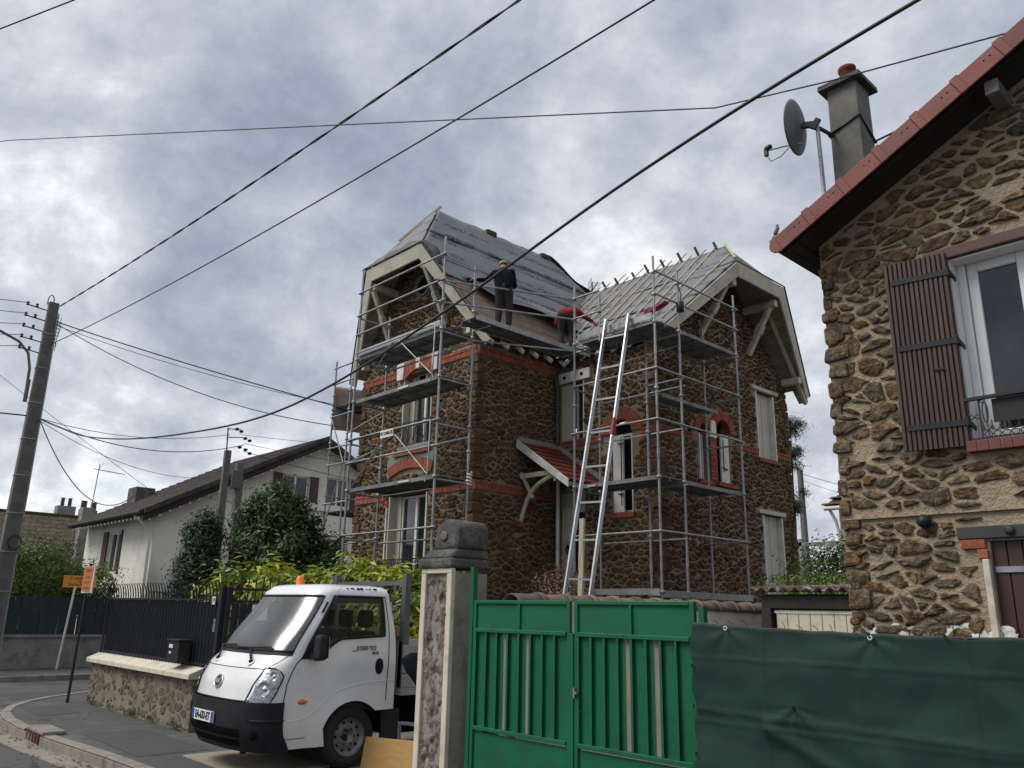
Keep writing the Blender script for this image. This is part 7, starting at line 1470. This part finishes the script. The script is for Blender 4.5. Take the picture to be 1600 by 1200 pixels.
# badge, number plate, bumper intakes as flat dark patches
e = cabf(0, 0.915, 0.0); nb_ = (cabf(0, 0.915, 0.05)-e).normalized(); tz = (cabf(0, 0.97)-cabf(0, 0.86)).normalized()
q = MB(); q.lathe([(0.062, 0), (0.062, 0.010), (0.001, 0.014)], V(0, 0, 0), (0, 0, 1), 24); q.v = [tuple(e+V(1, 0, 0)*x*1.25+tz*y+nb_*z) for x, y, z in q.v]; bg = q.build('badge', m_iron, T)
q = MB(); q.path([e+V(1, 0, 0)*0.084*math.cos(a)+tz*0.066*math.sin(a)+nb_*0.008 for a in np.linspace(0, 2*math.pi, 29)[:-1]], 0.008, 6, closed=True); q.build('badge_ring', m_chrome, bg)
text('badge_lettering', 'KIA', 0.066, m_chrome, e+nb_*0.0165, (1, 0, 0), tz, bg, 0.002, bold=0.001, sx=1.0)
pl = V(TX-0.10, 4.075, 0.555); q = MB(); q.bx(pl.x-0.26, pl.x+0.26, pl.y-0.004, pl.y+0.012, pl.z-0.055, pl.z+0.055); po = q.build('number_plate', m_plate, T)
q = MB(); q.bx(pl.x-0.259, pl.x-0.215, pl.y-0.006, pl.y-0.004, pl.z-0.054, pl.z+0.054); q.bx(pl.x+0.215, pl.x+0.259, pl.y-0.006, pl.y-0.004, pl.z-0.054, pl.z+0.054); q.build('plate_band', m_blue, po)
text('plate_lettering', 'EA-633-ET', 0.105, m_black, (pl.x, pl.y-0.0065, pl.z), (1, 0, 0), (0, 0, 1), po, 0.001, bold=0.004, sx=0.80)
for (z0, z1, tw) in ((0.395, 0.475, 0.42), (0.30, 0.365, 0.38)):
    q = MB(); q.grid([[cabf(t_, z, 0.034) for z in np.linspace(z0, z1, 4)] for t_ in np.linspace(-tw, tw, 30)]); q.build('intake_shade_patch', m_dark, T)  # no real slot: its inner shade is put into the dark colour
for s_ in (-1, 1):
    q = MB(); q.path([cabf(s_*t_, 0.66-0.09*min(1, (t_-0.46)/0.10), 0.036) for t_ in np.linspace(0.46, 0.56, 6)]+[cabf(s_*t_, 0.565, 0.036) for t_ in np.linspace(0.6, 1.0, 10)], 0.012, 6); q.build('bumper_crease', m_plast, T)
    q = MB(); q.lathe([(0.05, 0.0), (0.045, 0.006), (0.001, 0.006)], cabf(s_*0.62, 0.43, 0.030), (s_*0.45, -0.9, 0), 16); q.build('fog_lamp_blank', m_dark, T)
q = MB(); q.lathe([(0.02, -0.03), (0.02, 0.03)], cabf(0.3, 0.25, 0.0)+V(0, 0.05, -0.02), (0, 1, 0), 10); q.build('tow_eye', m_iron, T)
# lettering on the door
for (s_, tx_) in ((1, 'K2500 TCI'),):
    w_ = lerpt(1.27, WT); p = V(TX+w_+0.006, 5.52, 1.275); tl = text('door_lettering', tx_, 0.062, m_rim, p, (0, 1, 0), (-0.11, 0, 1), T, 0.002, bold=0.002, sx=0.95)
    q = MB(); q.bx(p.x-0.003, p.x+0.004, 5.60, 5.685, 1.205, 1.235); lb_ = q.build('door_emblem', m_black, T); text('emblem_lettering', 'LXD', 0.028, m_plate, (p.x+0.006, 5.643, 1.22), (0, 1, 0), (0, 0, 1), lb_, 0.001)
    q = MB(); q.bx(p.x-0.004, p.x+0.003, 5.33, 5.40, 1.243, 1.252); q.build('red_underline', m_redp, tl)
# chipped roof edge, beacon, aerial, A-pillar vent
q = MB(); rngc = random.Random(2)
for k in range(26): y = 5.28+rngc.random()*0.42; q.bx(TX+0.672+rngc.uniform(-0.004, 0.02), TX+0.70+rngc.uniform(0, 0.02), y, y+rngc.uniform(0.006, 0.02), 1.935+rngc.uniform(-0.012, 0.006), 1.945+rngc.uniform(-0.01, 0.006))
tag(q.build('paint_chips', m_iron, T), kind='stuff')
q = MB(); q.lathe([(0.055, 0), (0.055, 0.02), (0.048, 0.03), (0.046, 0.12), (0.03, 0.14), (0.001, 0.145)], (TX-0.35, 5.25, 1.955), (0, 0, 1), 16); q.build('beacon', m_beacon, T)
MB().path([cabs(0.03, 1.80, 1, 0.01), cabs(0.03, 1.80, 1, 0.01)+V(0.02, 0.18, 0.45)], 0.003, 5).build('aerial', m_galv, T)
q = MB(); a, b = cabf(0.93, 1.66, 0.006), cabf(0.93, 1.78, 0.006); q.bar(a, b, 0.024, 0.012, up=(1, -0.5, 0)); q.build('pillar_vent', m_plast, T, bevel=0.004)
# cab interior
q = MB(); q.bx(TX-0.74, TX+0.74, 4.55, 4.95, 0.9, 1.20); q.bx(TX-0.80, TX+0.80, 4.5, 5.9, 0.60, 0.72); q.build('dashboard', m_seat, T, bevel=0.04)
q = MB(); q.path([V(TX+0.42, 5.02, 1.22)+V(0.19*math.cos(a), -0.06*math.sin(a)*0+0.09*math.sin(a), 0.15*math.sin(a)) for a in np.linspace(0, 2*math.pi, 25)[:-1]], 0.014, 6, closed=True); q.bar((TX+0.42, 5.02, 1.22), (TX+0.42, 4.90, 1.08), 0.05, 0.05); q.build('steering_wheel', m_seat, T)
for x in (-0.42, 0.02, 0.46):
    q = MB(); q.bx(TX+x-0.22, TX+x+0.22, 5.15, 5.62, 0.80, 0.98); q.hexa([(TX+x-0.22, 5.55, 0.95), (TX+x+0.22, 5.55, 0.95), (TX+x+0.22, 5.70, 0.95), (TX+x-0.22, 5.70, 0.95), (TX+x-0.19, 5.68, 1.46), (TX+x+0.19, 5.68, 1.46), (TX+x+0.19, 5.78, 1.46), (TX+x-0.19, 5.78, 1.46)]); so_ = q.build('seat', m_seat, T, bevel=0.04)
    q = MB(); q.bx(TX+x-0.13, TX+x+0.13, 5.68, 5.78, 1.49, 1.70); q.build('headrest', m_seat, so_, bevel=0.045)
# chassis, flat bed with headboard frame
q = MB(); q.bx(TX-0.35, TX-0.25, 4.6, 8.6, 0.42, 0.56); q.bx(TX+0.25, TX+0.35, 4.6, 8.6, 0.42, 0.56); q.bx(TX-0.75, TX+0.75, 5.28, 5.40, 0.28, 0.36); q.bx(TX-0.75, TX+0.75, 7.70, 7.80, 0.28, 0.36); q.build('chassis', m_iron, T)
for s_ in (-1, 1):
    q = MB(); q.grid([[V(TX+s_*xx, WC[0]+0.41*math.cos(a), WC[1]+0.41*math.sin(a)) for xx in (0.50, 0.835)] for a in np.linspace(0.1, math.pi-0.05, 16)]); q.build('wheel_arch_liner', m_dark, T, solid=0.01)
q = MB(); q.bx(TX-0.86, TX+0.86, 6.02, 8.75, 0.74, 0.82); bd_ = q.build('bed', m_vgrey, T)
for s_ in (-1, 1):
    for k in range(3): q = MB(); x0, x1 = sorted((TX+s_*0.86, TX+s_*0.835)); q.bx(x0, x1, 6.03, 8.73, 0.82+k*0.165, 0.82+k*0.165+0.155); q.build('side_panel', m_vgrey, bd_, bevel=0.01)
MB().bx(TX-0.86, TX+0.86, 8.72, 8.75, 0.82, 1.32).build('tail_board', m_vgrey, bd_)
MB().bx(TX-0.82, TX+0.82, 6.03, 6.06, 0.82, 1.34).build('head_board', m_vgrey, bd_)
hm = mat('headboard_grey', (0.12, 0.125, 0.13), (0.09, 0.095, 0.10), scale=5, rough=0.5, metal=0.3)
hf = MB().bx(TX+0.76, TX+0.84, 6.03, 6.11, 0.82, 2.14).build('headboard_frame', hm, bd_)
MB().bx(TX-0.84, TX-0.76, 6.03, 6.11, 0.82, 2.14).build('frame_post', hm, hf); MB().bx(TX-0.76, TX+0.76, 6.04, 6.10, 2.0, 2.055).build('frame_rail', hm, hf); MB().bx(TX-0.76, TX+0.76, 6.04, 6.10, 1.36, 1.40).build('frame_rail', hm, hf)
for k in range(5): MB().bx(TX-0.55+k*0.28, TX-0.51+k*0.28, 6.045, 6.095, 1.94, 2.0).build('frame_stub', hm, hf)
q = MB()
for k in range(24): x = TX-0.74+k*0.063; q.tube((x, 6.07, 1.4), (x, 6.07, 2.0), 0.003, 4)
for k in range(9): z = 1.44+k*0.065; q.tube((TX-0.76, 6.07, z), (TX+0.76, 6.07, z), 0.003, 4)
q.build('wire_mesh', hm, hf)
for k in range(9): MB().bx(TX+0.02+k*0.085, TX+0.02+k*0.085+0.075, 6.14, 6.17, 1.0, 1.50+0.01*(k % 3)).build('load_plank', m_ply, bd_)
MB().bx(TX-0.7, TX+0.7, 6.0, 7.25, 0.30, 0.735).build('underbody_shade_box', m_dark, T, bevel=0.04)  # dark box added under the bed to blacken the shade there
for s_ in (-1, 1): MB().bx(TX+s_*0.80-0.012, TX+s_*0.80+0.012, 5.80, 6.05, 0.22, 0.60).build('mud_flap', m_rubber, T)
# plywood sheet by the front wheel
q = MB(); a, b = V(-8.06, 5.36, 0.006), V(-6.95, 5.40, 0.03); q.prism([a, b, b+V(0.02, 0.06, 0.40), a+V(0.0, 0.06, 0.36)], (0, 0.02, 0)); tag(q.build('plywood_board', m_ply, None, bevel=0.003), 'brown plywood board on edge between the truck wheel and the pillar', 'board')
q = MB(); q.bar((-7.9, 5.75, 0.50), (-7.35, 5.72, 0.53), 0.05, 0.03); q.bar((-7.9, 5.75, 0.0), (-7.9, 5.75, 0.5), 0.03, 0.03); q.bar((-7.36, 5.72, 0.0), (-7.36, 5.72, 0.5), 0.03, 0.03); tag(q.build('trestle_rail', m_alu, None), 'pale metal trestle bar low behind the truck front wheel', 'trestle')

# ================================================================= PLANTS
plant('shrub', 'dark conical evergreen shrub left of the round bush, in front of the white house', 'shrub', (-16.55, 6.85, 0), [(-16.55, 6.85, 1.9, 0.42, 0.42, 1.7), (-16.55, 6.85, 2.9, 0.26, 0.26, 0.85), (-16.55, 6.9, 1.0, 0.42, 0.42, 0.9)], 60000, 0.09, 0.034, m_lf_blue, 1, clump=0.12, nclump=560, up=0.5, shell=0.35)
plant('tree', 'large dark green rounded bush behind the fence, beside the scaffolding', 'tree', (-16.4, 8.45, 0), [(-16.4, 8.45, 2.6, 0.88, 0.88, 1.6), (-16.45, 8.3, 3.4, 0.62, 0.62, 0.95), (-16.1, 8.95, 2.4, 0.8, 0.8, 1.25), (-16.5, 8.05, 2.0, 0.65, 0.65, 1.1)], 70000, 0.11, 0.055, m_lf_dark, 2, clump=0.16, nclump=560, trunk_r=0.12, shell=0.35)
plant('aucuba_bush', 'yellow-green spotted laurel bush behind the open gate leaf', 'bush', (-13.0, 6.5, 0), [(-13.0, 6.45, 1.55, 0.8, 0.75, 0.88), (-12.6, 6.9, 1.6, 0.65, 0.65, 0.8)], 10000, 0.17, 0.06, m_lf_auc, 3, clump=0.19, nclump=120, up=0.9, group='spotted laurels behind the truck')
plant('aucuba_bush', 'yellow-green spotted laurel bush above the white truck cab', 'bush', (-12.0, 7.7, 0), [(-12.0, 7.6, 1.6, 0.7, 0.7, 0.85), (-11.6, 8.1, 1.6, 0.6, 0.55, 0.8)], 10000, 0.17, 0.06, m_lf_auc, 4, clump=0.19, nclump=120, up=0.9, group='spotted laurels behind the truck')
plant('aucuba_bush', 'yellow-green spotted laurel bush beside the truck headboard', 'bush', (-11.0, 8.2, 0), [(-11.0, 8.1, 1.5, 0.62, 0.62, 0.92), (-10.7, 8.5, 1.4, 0.5, 0.5, 0.8)], 7500, 0.17, 0.06, m_lf_auc, 5, clump=0.18, nclump=90, up=0.9, group='spotted laurels behind the truck')
plant('dry_shrub', 'brown dried flowering shrub by the entrance steps', 'shrub', (-10.9, 11.5, 0), [(-10.9, 11.5, 1.95, 0.60, 0.5, 0.62)], 3800, 0.055, 0.03, m_lf_dry, 6, clump=0.12, nclump=90, trunk_r=0.03, stems=26)
plant('hedge', 'light green laurel hedge behind the far dark fence', 'hedge', (-26.4, 6.6, 0), [(-26.4, 5.3, 2.25, 0.7, 1.1, 1.1), (-26.4, 6.6, 2.4, 0.7, 1.0, 1.1), (-26.3, 7.8, 2.05, 0.6, 0.8, 0.75), (-26.4, 4.0, 2.2, 0.7, 1.0, 1.0), (-26.4, 2.5, 2.0, 0.7, 1.0, 1.0)], 26000, 0.12, 0.045, m_lf_hedge, 7, clump=0.24, nclump=260)
plant('shrub', 'pale green shrub in front of the buff block building', 'shrub', (-36, 8.8, 0), [(-36, 8.2, 2.4, 1.2, 1.4, 1.5), (-36.5, 10.0, 2.4, 0.9, 1.2, 1.3)], 9000, 0.14, 0.05, m_lf_mid, 8, clump=0.3, nclump=120)
plant('shrub', 'green shrub between the stone house and the right house', 'shrub', (-6.9, 14.3, 0), [(-6.9, 14.2, 2.0, 0.85, 0.8, 1.15), (-6.5, 14.6, 2.6, 0.6, 0.6, 0.75), (-7.3, 14.8, 1.6, 0.7, 0.7, 0.9)], 14000, 0.075, 0.035, m_lf_mid, 9, clump=0.17, nclump=200)
plant('conifer', 'dark pine branches behind the far corner of the stone house', 'tree', (-11.5, 21.6, 0), [(-11.2, 21.4, 7.0, 0.35, 0.35, 0.3), (-11.25, 21.5, 6.1, 0.4, 0.4, 0.35), (-11.5, 21.6, 5.0, 0.5, 0.5, 0.6)], 7000, 0.16, 0.016, m_lf_blue, 10, clump=0.13, nclump=40, trunk_r=0.10)
# weeds along the wall foot and leaves blown against the kerb
rg = np.random.default_rng(15); n_ = 900; xs_ = rg.uniform(-16.5, -11.9, n_); k_ = (np.sin(xs_*7.0)+np.sin(xs_*17.0)*0.6) > 0.2; xs_ = xs_[k_]; n_ = len(xs_); P = np.column_stack([xs_, 5.05-rg.random(n_)*0.05, 0.02+rg.random(n_)*0.07])
wd = leaf_mesh('weeds', P, np.column_stack([rg.normal(size=n_)*0.4, -np.ones(n_), rg.normal(size=n_)*0.3]), 0.07, 0.012, m_lf_mid, None, rg); tag(wd, 'small weeds growing along the foot of the low wall', 'weeds', kind='stuff')
n_ = 420; tt = rg.random(n_); xs_ = -18+tt*16; ys_ = np.interp(xs_, [-18, -17.2, -16.5, -15.7, -13.8, -10.6, -8, -2], [4.9, 4.22, 3.82, 3.55, 3.38, 3.56, 3.64, 3.62])-0.06-rg.random(n_)**2*0.5; P = np.column_stack([xs_, ys_, np.full(n_, -0.108)])
lv = leaf_mesh('fallen_leaves', P, np.column_stack([rg.normal(size=n_)*0.25, rg.normal(size=n_)*0.25, np.ones(n_)]), 0.06, 0.035, m_lf_dry, None, rg); tag(lv, 'dry leaves and litter blown along the kerb', 'leaves', kind='stuff')
for i, (x0, x1, y0, y1) in enumerate(((-12.6, -10.4, 3.9, 4.75), (-16.2, -14.9, 4.0, 4.6), (-20.2, -18.9, 4.4, 6.2))):
    q = MB(); zp = 0.004 if i < 2 else -0.121; q.add([(x0+random.uniform(-.1, .1), y0, zp), (x1, y0+random.uniform(-.1, .1), zp), (x1+random.uniform(-.1, .1), y1, zp), (x0, y1+random.uniform(-.08, .08), zp)], [(0, 1, 2, 3)]); tag(q.build('asphalt_patch', mat('patch_asphalt', (0.052, 0.051, 0.052), (0.066, 0.064, 0.063), scale=3, rough=0.9, bump=0.5, bscale=120, bdist=0.006)), kind='structure')
# low grass behind the garage
rg = np.random.default_rng(5); n_ = 5000; P = np.column_stack([rg.uniform(-6.9, -3.2, n_), rg.uniform(11.6, 13.6, n_), 2.05+rg.random(n_)*0.35-0.2])
hg = thing('low_hedge', 'clipped bright green hedge top just above the garage roof', 'hedge', (-6, 12.6, 0)); P[:, 2] = 1.5+rg.random(n_)**0.5*0.85; leaf_mesh('crown', P, rg.normal(size=(n_, 3))+np.array([0, 0, 0.8]), 0.09, 0.03, m_lf_hedge, hg, rg)
MB().bx(-6.8, -3.3, 11.7, 13.5, 0, 1.6).build('hedge_core', m_lf_dark, hg)

# ================================================================= POLES, SIGNS, CABLES
def utility_pole(name, label, x, y, h, w0, w1, ladder=True, top=None):
    t = thing(name, label, 'utility pole', (x, y, 0)); q = MB(); d0, d1 = w0*0.75, w1*0.75
    q.hexa([(x-d0/2, y-w0/2, 0), (x+d0/2, y-w0/2, 0), (x+d0/2, y+w0/2, 0), (x-d0/2, y+w0/2, 0), (x-d1/2, y-w1/2, h), (x+d1/2, y-w1/2, h), (x+d1/2, y+w1/2, h), (x-d1/2, y+w1/2, h)]); q.build('shaft', m_concP, t, bevel=0.015); return t
UP = utility_pole('utility_pole', 'tall concrete utility pole with lamp arm at the left edge', -23.5, 4.88, 9.5, 0.42, 0.24)
q = MB()
for k in range(14):   # flat panels on the pole, recess shade put into their darker colour
    z = 0.6+k*0.62; w_ = 0.42-0.18*z/9.5; x = -23.5+0.75*w_/2; q.bx(x-0.002, x+0.004, 4.88-w_*0.25, 4.88+w_*0.25, z, z+0.42)
q.build('recess_shade_panel', mat('pole_shade', (0.125, 0.12, 0.11), (0.09, 0.088, 0.08), scale=4, rough=0.95), UP)
for k in range(9):
    z = 1.0+k*0.95; w_ = 0.42-0.18*z/9.5; q = MB(); q.path([(-23.5+0.75*w_/2+0.012, 4.88-w_/2-0.012, z), (-23.5+0.75*w_/2+0.012, 4.88+w_/2+0.012, z), (-23.5-0.75*w_/2-0.012, 4.88+w_/2+0.012, z), (-23.5-0.75*w_/2-0.012, 4.88-w_/2-0.012, z)], 0.012, 5, closed=True); q.build('strap', m_galv, UP)
q = MB(); q.path([(-23.36, 5.08, 0.1), (-23.38, 5.05, 5.0), (-23.40, 5.02, 9.2)], 0.018, 6); q.build('riser_cable', m_galv, UP)
q = MB(); q.path([(-23.45, 4.86, 9.45)]+[(-23.45, 4.86+0.07*(math.cos(a)-1), 9.55+0.14*math.sin(a)) for a in np.linspace(0, math.pi, 8)]+[(-23.45, 4.72, 9.4)], 0.018, 6); q.build('top_loop', m_galv, UP)
for k, z in enumerate((9.25, 8.95, 8.65, 8.35, 8.05)):
    q = MB(); q.tube((-23.5, 4.75, z), (-23.5, 4.25, z+0.05), 0.016, 6)
    for s_ in (4.50, 4.28): q.lathe([(0.02, -0.05), (0.045, -0.03), (0.02, 0), (0.045, 0.03), (0.02, 0.06)], (-23.5, s_, z+0.07), (0, 0, 1), 8)
    q.build('insulator_arm', m_iron, UP)
q = MB(); q.path([(-23.5, 4.62, 6.9), (-23.5, 4.60, 7.6), (-23.5, 4.50, 8.0), (-23.5, 4.25, 8.25), (-23.5, 3.8, 8.42), (-23.5, 3.0, 8.6)], 0.035, 8); q.lathe([(0.05, -0.3), (0.05, 0.3)], (-23.5, 4.63, 7.0), (0, 0, 1), 8); q.build('lamp_arm', m_concP, UP); MB().hexa([(-23.6, 2.4, 8.58), (-23.4, 2.4, 8.58), (-23.4, 3.0, 8.55), (-23.6, 3.0, 8.55), (-23.57, 2.45, 8.68), (-23.43, 2.45, 8.68), (-23.43, 3.0, 8.66), (-23.57, 3.0, 8.66)]).build('lamp_head', m_concP, UP, bevel=0.02)
q = MB()
for k in range(8): a = k*0.8; q.path([(-23.42, 4.98, 9.1-0.1*k), (-23.30, 5.08+0.03*math.sin(a), 9.05-0.1*k), (-23.38, 5.06, 8.85-0.1*k)], 0.008, 5)
pass
q.build('cable_loops', m_cable, UP); q = MB()
q.path([(-23.3, 4.95+0.16*math.cos(a), 3.15+0.16*math.sin(a)) for a in np.linspace(0, 6.28, 15)[:-1]], 0.012, 5, closed=True); q.path([(-23.3, 4.95+0.14*math.cos(a), 3.10+0.17*math.sin(a)) for a in np.linspace(0, 6.28, 15)[:-1]], 0.012, 5, closed=True); q.build('coiled_cable', m_cable, UP)
UP2 = utility_pole('utility_pole', 'twin concrete utility pole in front of the white house roof', -24.0, 10.4, 6.35, 0.25, 0.19); q = MB(); q.hexa([(-24.1, 10.95, 0), (-23.9, 10.95, 0), (-23.9, 11.2, 0), (-24.1, 11.2, 0), (-24.1, 10.72, 6.0), (-23.9, 10.72, 6.0), (-23.9, 10.92, 6.0), (-24.1, 10.92, 6.0)]); q.build('shaft', m_concP, UP2)
q = MB(); q.tube((-24, 10.36, 6.2), (-24, 10.32, 7.05), 0.022, 6); q.tube((-24, 10.30, 7.02), (-24, 10.75, 7.05), 0.015, 5); q.tube((-24, 10.32, 6.75), (-24, 10.85, 6.82), 0.015, 5)
for y, z in ((10.6, 7.05), (10.75, 7.0), (10.9, 6.8), (11.05, 6.75), (10.75, 6.5), (10.95, 6.45), (11.1, 6.35)): q.lathe([(0.03, -0.06), (0.055, 0), (0.03, 0.06)], (-23.98, y, z), (0.3, 1, 0.1), 7)
q.build('insulators', m_iron, UP2); MB().bx(-24.05, -23.85, 10.62, 10.86, 5.2, 5.75).build('junction_box', m_concP, UP2, bevel=0.01)
UP3 = utility_pole('utility_pole', 'distant grey utility pole with lamp arm between the two stone houses', -18.0, 35, 8.35, 0.34, 0.24); q = MB(); q.path([(-18, 35, 6.9), (-18.3, 34.8, 7.25), (-19.2, 34.2, 7.3), (-19.8, 33.9, 7.28)], 0.04, 6); q.build('lamp_arm', m_galv, UP3)
t = thing('gantry_post', 'grey steel post and rail beyond the shrub at right', 'post', (-17, 33, 0)); q = MB(); q.bx(-17.5, -17.1, 32.9, 33.2, 0, 5.0); q.bx(-17.5, -12.5, 32.9, 33.1, 4.7, 4.85); q.build('post', m_galv, t)
# street signs
t = thing('direction_sign', 'orange direction sign on a white post across the side street', 'sign', (-25.0, 6.8, 0)); q = MB(); q.path([(-25.05, 6.85, 0), (-24.9, 6.95, 2.15)], 0.03, 8); q.build('post', m_white, t)
sp0 = V(-24.85, 7.02, 2.28); sx = V(0.55, 0.83, 0).normalized(); q = MB(); q.prism([sp0-sx*0.42+V(0, 0, -0.16), sp0+sx*0.42+V(0, 0, -0.16), sp0+sx*0.42+V(0, 0, 0.16), sp0-sx*0.42+V(0, 0, 0.16)], V(0.02, -0.013, 0)*-1); pn = q.build('panel', m_sign, t, bevel=0.004)
nf = sx.cross(V(0, 0, 1)); 
for s_, z, sz in (('Z.I. MARINIERE', 0.085, 0.085), ('rue', 0.005, 0.06), ('Charles Fourier', -0.075, 0.10)): text('sign_lettering', s_, sz, m_signt, sp0+nf*0.006+V(0, 0, z), sx, (0, 0, 1), pn, 0.001, bold=0.001, sx=0.9)
t = thing('street_sign', 'worn orange and white sign on a dark leaning post at the corner', 'sign', (-16.61, 4.81, 0)); q = MB(); q.path([(-16.61, 4.81, -0.01), (-16.60, 4.84, 2.42)], 0.026, 8); q.build('post', m_iron, t)
ss0 = V(-16.58, 4.84, 2.13); sx = V(0.90, 0.43, 0).normalized(); nf = sx.cross(V(0, 0, 1)); q = MB(); q.prism([ss0-sx*0.13+V(0, 0, -0.24), ss0+sx*0.13+V(0, 0, -0.24), ss0+sx*0.13+V(0, 0, 0.24), ss0-sx*0.13+V(0, 0, 0.24)], nf*0.02+V(0, 0, 0)); 
pn = q.build('panel', m_white, t); q = MB(); q.prism([ss0+nf*0.021-sx*0.125+V(0, 0, -0.20), ss0+nf*0.021+sx*0.085+V(0, 0, -0.235), ss0+nf*0.021+sx*0.10+V(0, 0, 0.235), ss0+nf*0.021-sx*0.125+V(0, 0, 0.225)], nf*0.002); q.build('orange_face', m_signr, pn)
for s_, z, sz in (('DEVI', 0.16, 0.085), ('ATI', 0.04, 0.085), ('F ET', -0.06, 0.085), ('SORT', -0.16, 0.075)): text('sign_lettering', s_, sz, m_signt, ss0+nf*0.0245+V(0, 0, z)-sx*0.015, sx, (0, 0, 1), pn, 0.001, sx=0.8)
# cables
CABG = 'overhead cables'
def cable(label, A, B, sag, r, n=40, twist=False, pts=None):
    A, B = Vector(A), Vector(B)
    P = pts or [A.lerp(B, t)-V(0, 0, 4*sag*t*(1-t)) for t in [i/n for i in range(n+1)]]
    q = MB()
    if twist:
        L_ = (B-A).length; m = int(L_*5)
        for s_ in (0, 1):
            Q = []
            for i in range(m+1):
                t = i/m; p = A.lerp(B, t)-V(0, 0, 4*sag*t*(1-t)); a = s_*math.pi+t*L_*2*math.pi/1.5; Q.append(p+V(0, math.cos(a)*r*0.75, math.sin(a)*r*0.75))
            q.path(Q, r*0.72, 5)
    else: q.path(P, r, 6)
    return tag(q.build('overhead_cable', m_cable, None), label, 'cable', CABG)
def smooth_pts(P, k=8):
    P = [Vector(p) for p in P]; out_ = []
    for i in range(len(P)-1):
        p0, p1, p2, p3 = P[max(i-1, 0)], P[i], P[i+1], P[min(i+2, len(P)-1)]
        for j in range(k):
            t = j/k; out_.append(0.5*((2*p1)+(p2-p0)*t+(2*p0-5*p1+4*p2-p3)*t*t+(3*p1-p0-3*p2+p3)*t**3))
    return out_+[P[-1]]
cable('thick twisted cable from the left pole top across the upper sky', (-23.35, 4.93, 9.33), (10.52, 5.54, 8.5), 0.44, 0.014, twist=True)
cable('thin cable below the twisted one, rising to the top centre', (-23.4, 4.97, 8.33), (11.39, 5.92, 8.05), 0.62, 0.011)
cable('heavy low cable sagging past the scaffolding, rising to the top right', (0, 0, 0), (0, 0, 0), 0, 0.0135, pts=smooth_pts([(-23.3, 4.95, 6.28), (-20.6, 4.85, 5.62), (-18.14, 4.75, 5.05), (-15.5, 4.75, 4.62), (-12.87, 4.75, 4.33), (-10.19, 4.75, 4.16), (-8.24, 4.75, 4.27), (-6.09, 4.75, 4.65), (-3.63, 4.75, 5.19), (-1.39, 4.75, 5.50), (1.5, 4.75, 5.7), (9, 4.8, 6.0)]))
cable('thin near-level cable crossing the whole sky to the right house', (0, 0, 0), (0, 0, 0), 0, 0.008, pts=[V(-28.6, -2.2, 12.6), V(-16.65, 2.2, 10.2), V(-10.3, 4.8, 8.74), V(-4.4, 7.2, 7.37), V(-3.05, 7.25, 7.06), V(-1.3, 7.3, 6.72)])
cable('short thin cable cutting the top left corner of the sky', (-18.99, -2.12, 9.02), (-2.4, 4.94, 8.98), 0.0, 0.010)
cable('upper of three cables from the left pole to the scaffold corner', (-23.35, 5.0, 8.95), (-17.98, 10.9, 6.73), 0.065, 0.016)
cable('lowest of three cables from the left pole to the scaffold corner', (-23.35, 5.0, 8.9), (-17.91, 10.9, 6.24), 0.48, 0.012)
cable('middle of three cables from the left pole to the scaffold corner', (-23.35, 5.0, 8.85), (-17.99, 10.9, 6.8), 0.17, 0.008)
cable('upper cable from the left pole to the twin pole', (-23.35, 5.0, 6.3), (-24, 10.4, 6.85), 0.30, 0.009)
cable('lower cable from the left pole to the twin pole', (-23.35, 5.0, 6.3), (-24, 10.9, 6.6), 0.50, 0.013)
cable('drooping cable from the left pole to the white house chimney', (-23.35, 5.0, 6.3), (-32.7, 10.9, 6.0), 1.30, 0.015)
cable('thin wire descending from the left edge behind the pole to the white house roof', (-30, 2.0, 10.8), (-30, 10.6, 5.5), 0.1, 0.008)
cable('thin wire from the left pole to the white house roof slope', (-23.35, 5.0, 6.25), (-29.5, 12.5, 6.35), 0.5, 0.008)
for k, (z0, z1, w_) in enumerate((( 9.3, 9.6, 'first'), (9.0, 9.25, 'second'), (8.7, 8.2, 'third'), (8.4, 7.6, 'fourth'), (8.1, 7.0, 'fifth'))):
    cable(w_+' wire down from the pole top insulators running off left', (-23.5, 4.3, z0+0.05), (-24.5, -9, z1), 0.5, 0.009)
cable('black cable from the pole bracket running off to the lower left', (-23.5, 4.75, 6.35), (-24.2, -6, 6.75), 0.25, 0.02)
cable('upper wire from the twin pole to the scaffold tower', (-24, 10.7, 6.9), (-19.5, 18, 6.9), 0.15, 0.007)
cable('middle wire from the twin pole past the white house gable', (-24, 10.9, 6.65), (-19.5, 18, 6.1), 0.25, 0.009)
cable('lower wire from the twin pole past the white house windows', (-24, 10.9, 6.4), (-19.5, 18, 5.2), 0.25, 0.011)
cable('thin wire from the distant pole behind the right house', (-18, 35, 8.2), (-8, 30, 5.6), 0.4, 0.012)
cable('second thin wire from the distant pole behind the right house', (-18, 35, 7.9), (-8, 30, 5.0), 0.4, 0.010)
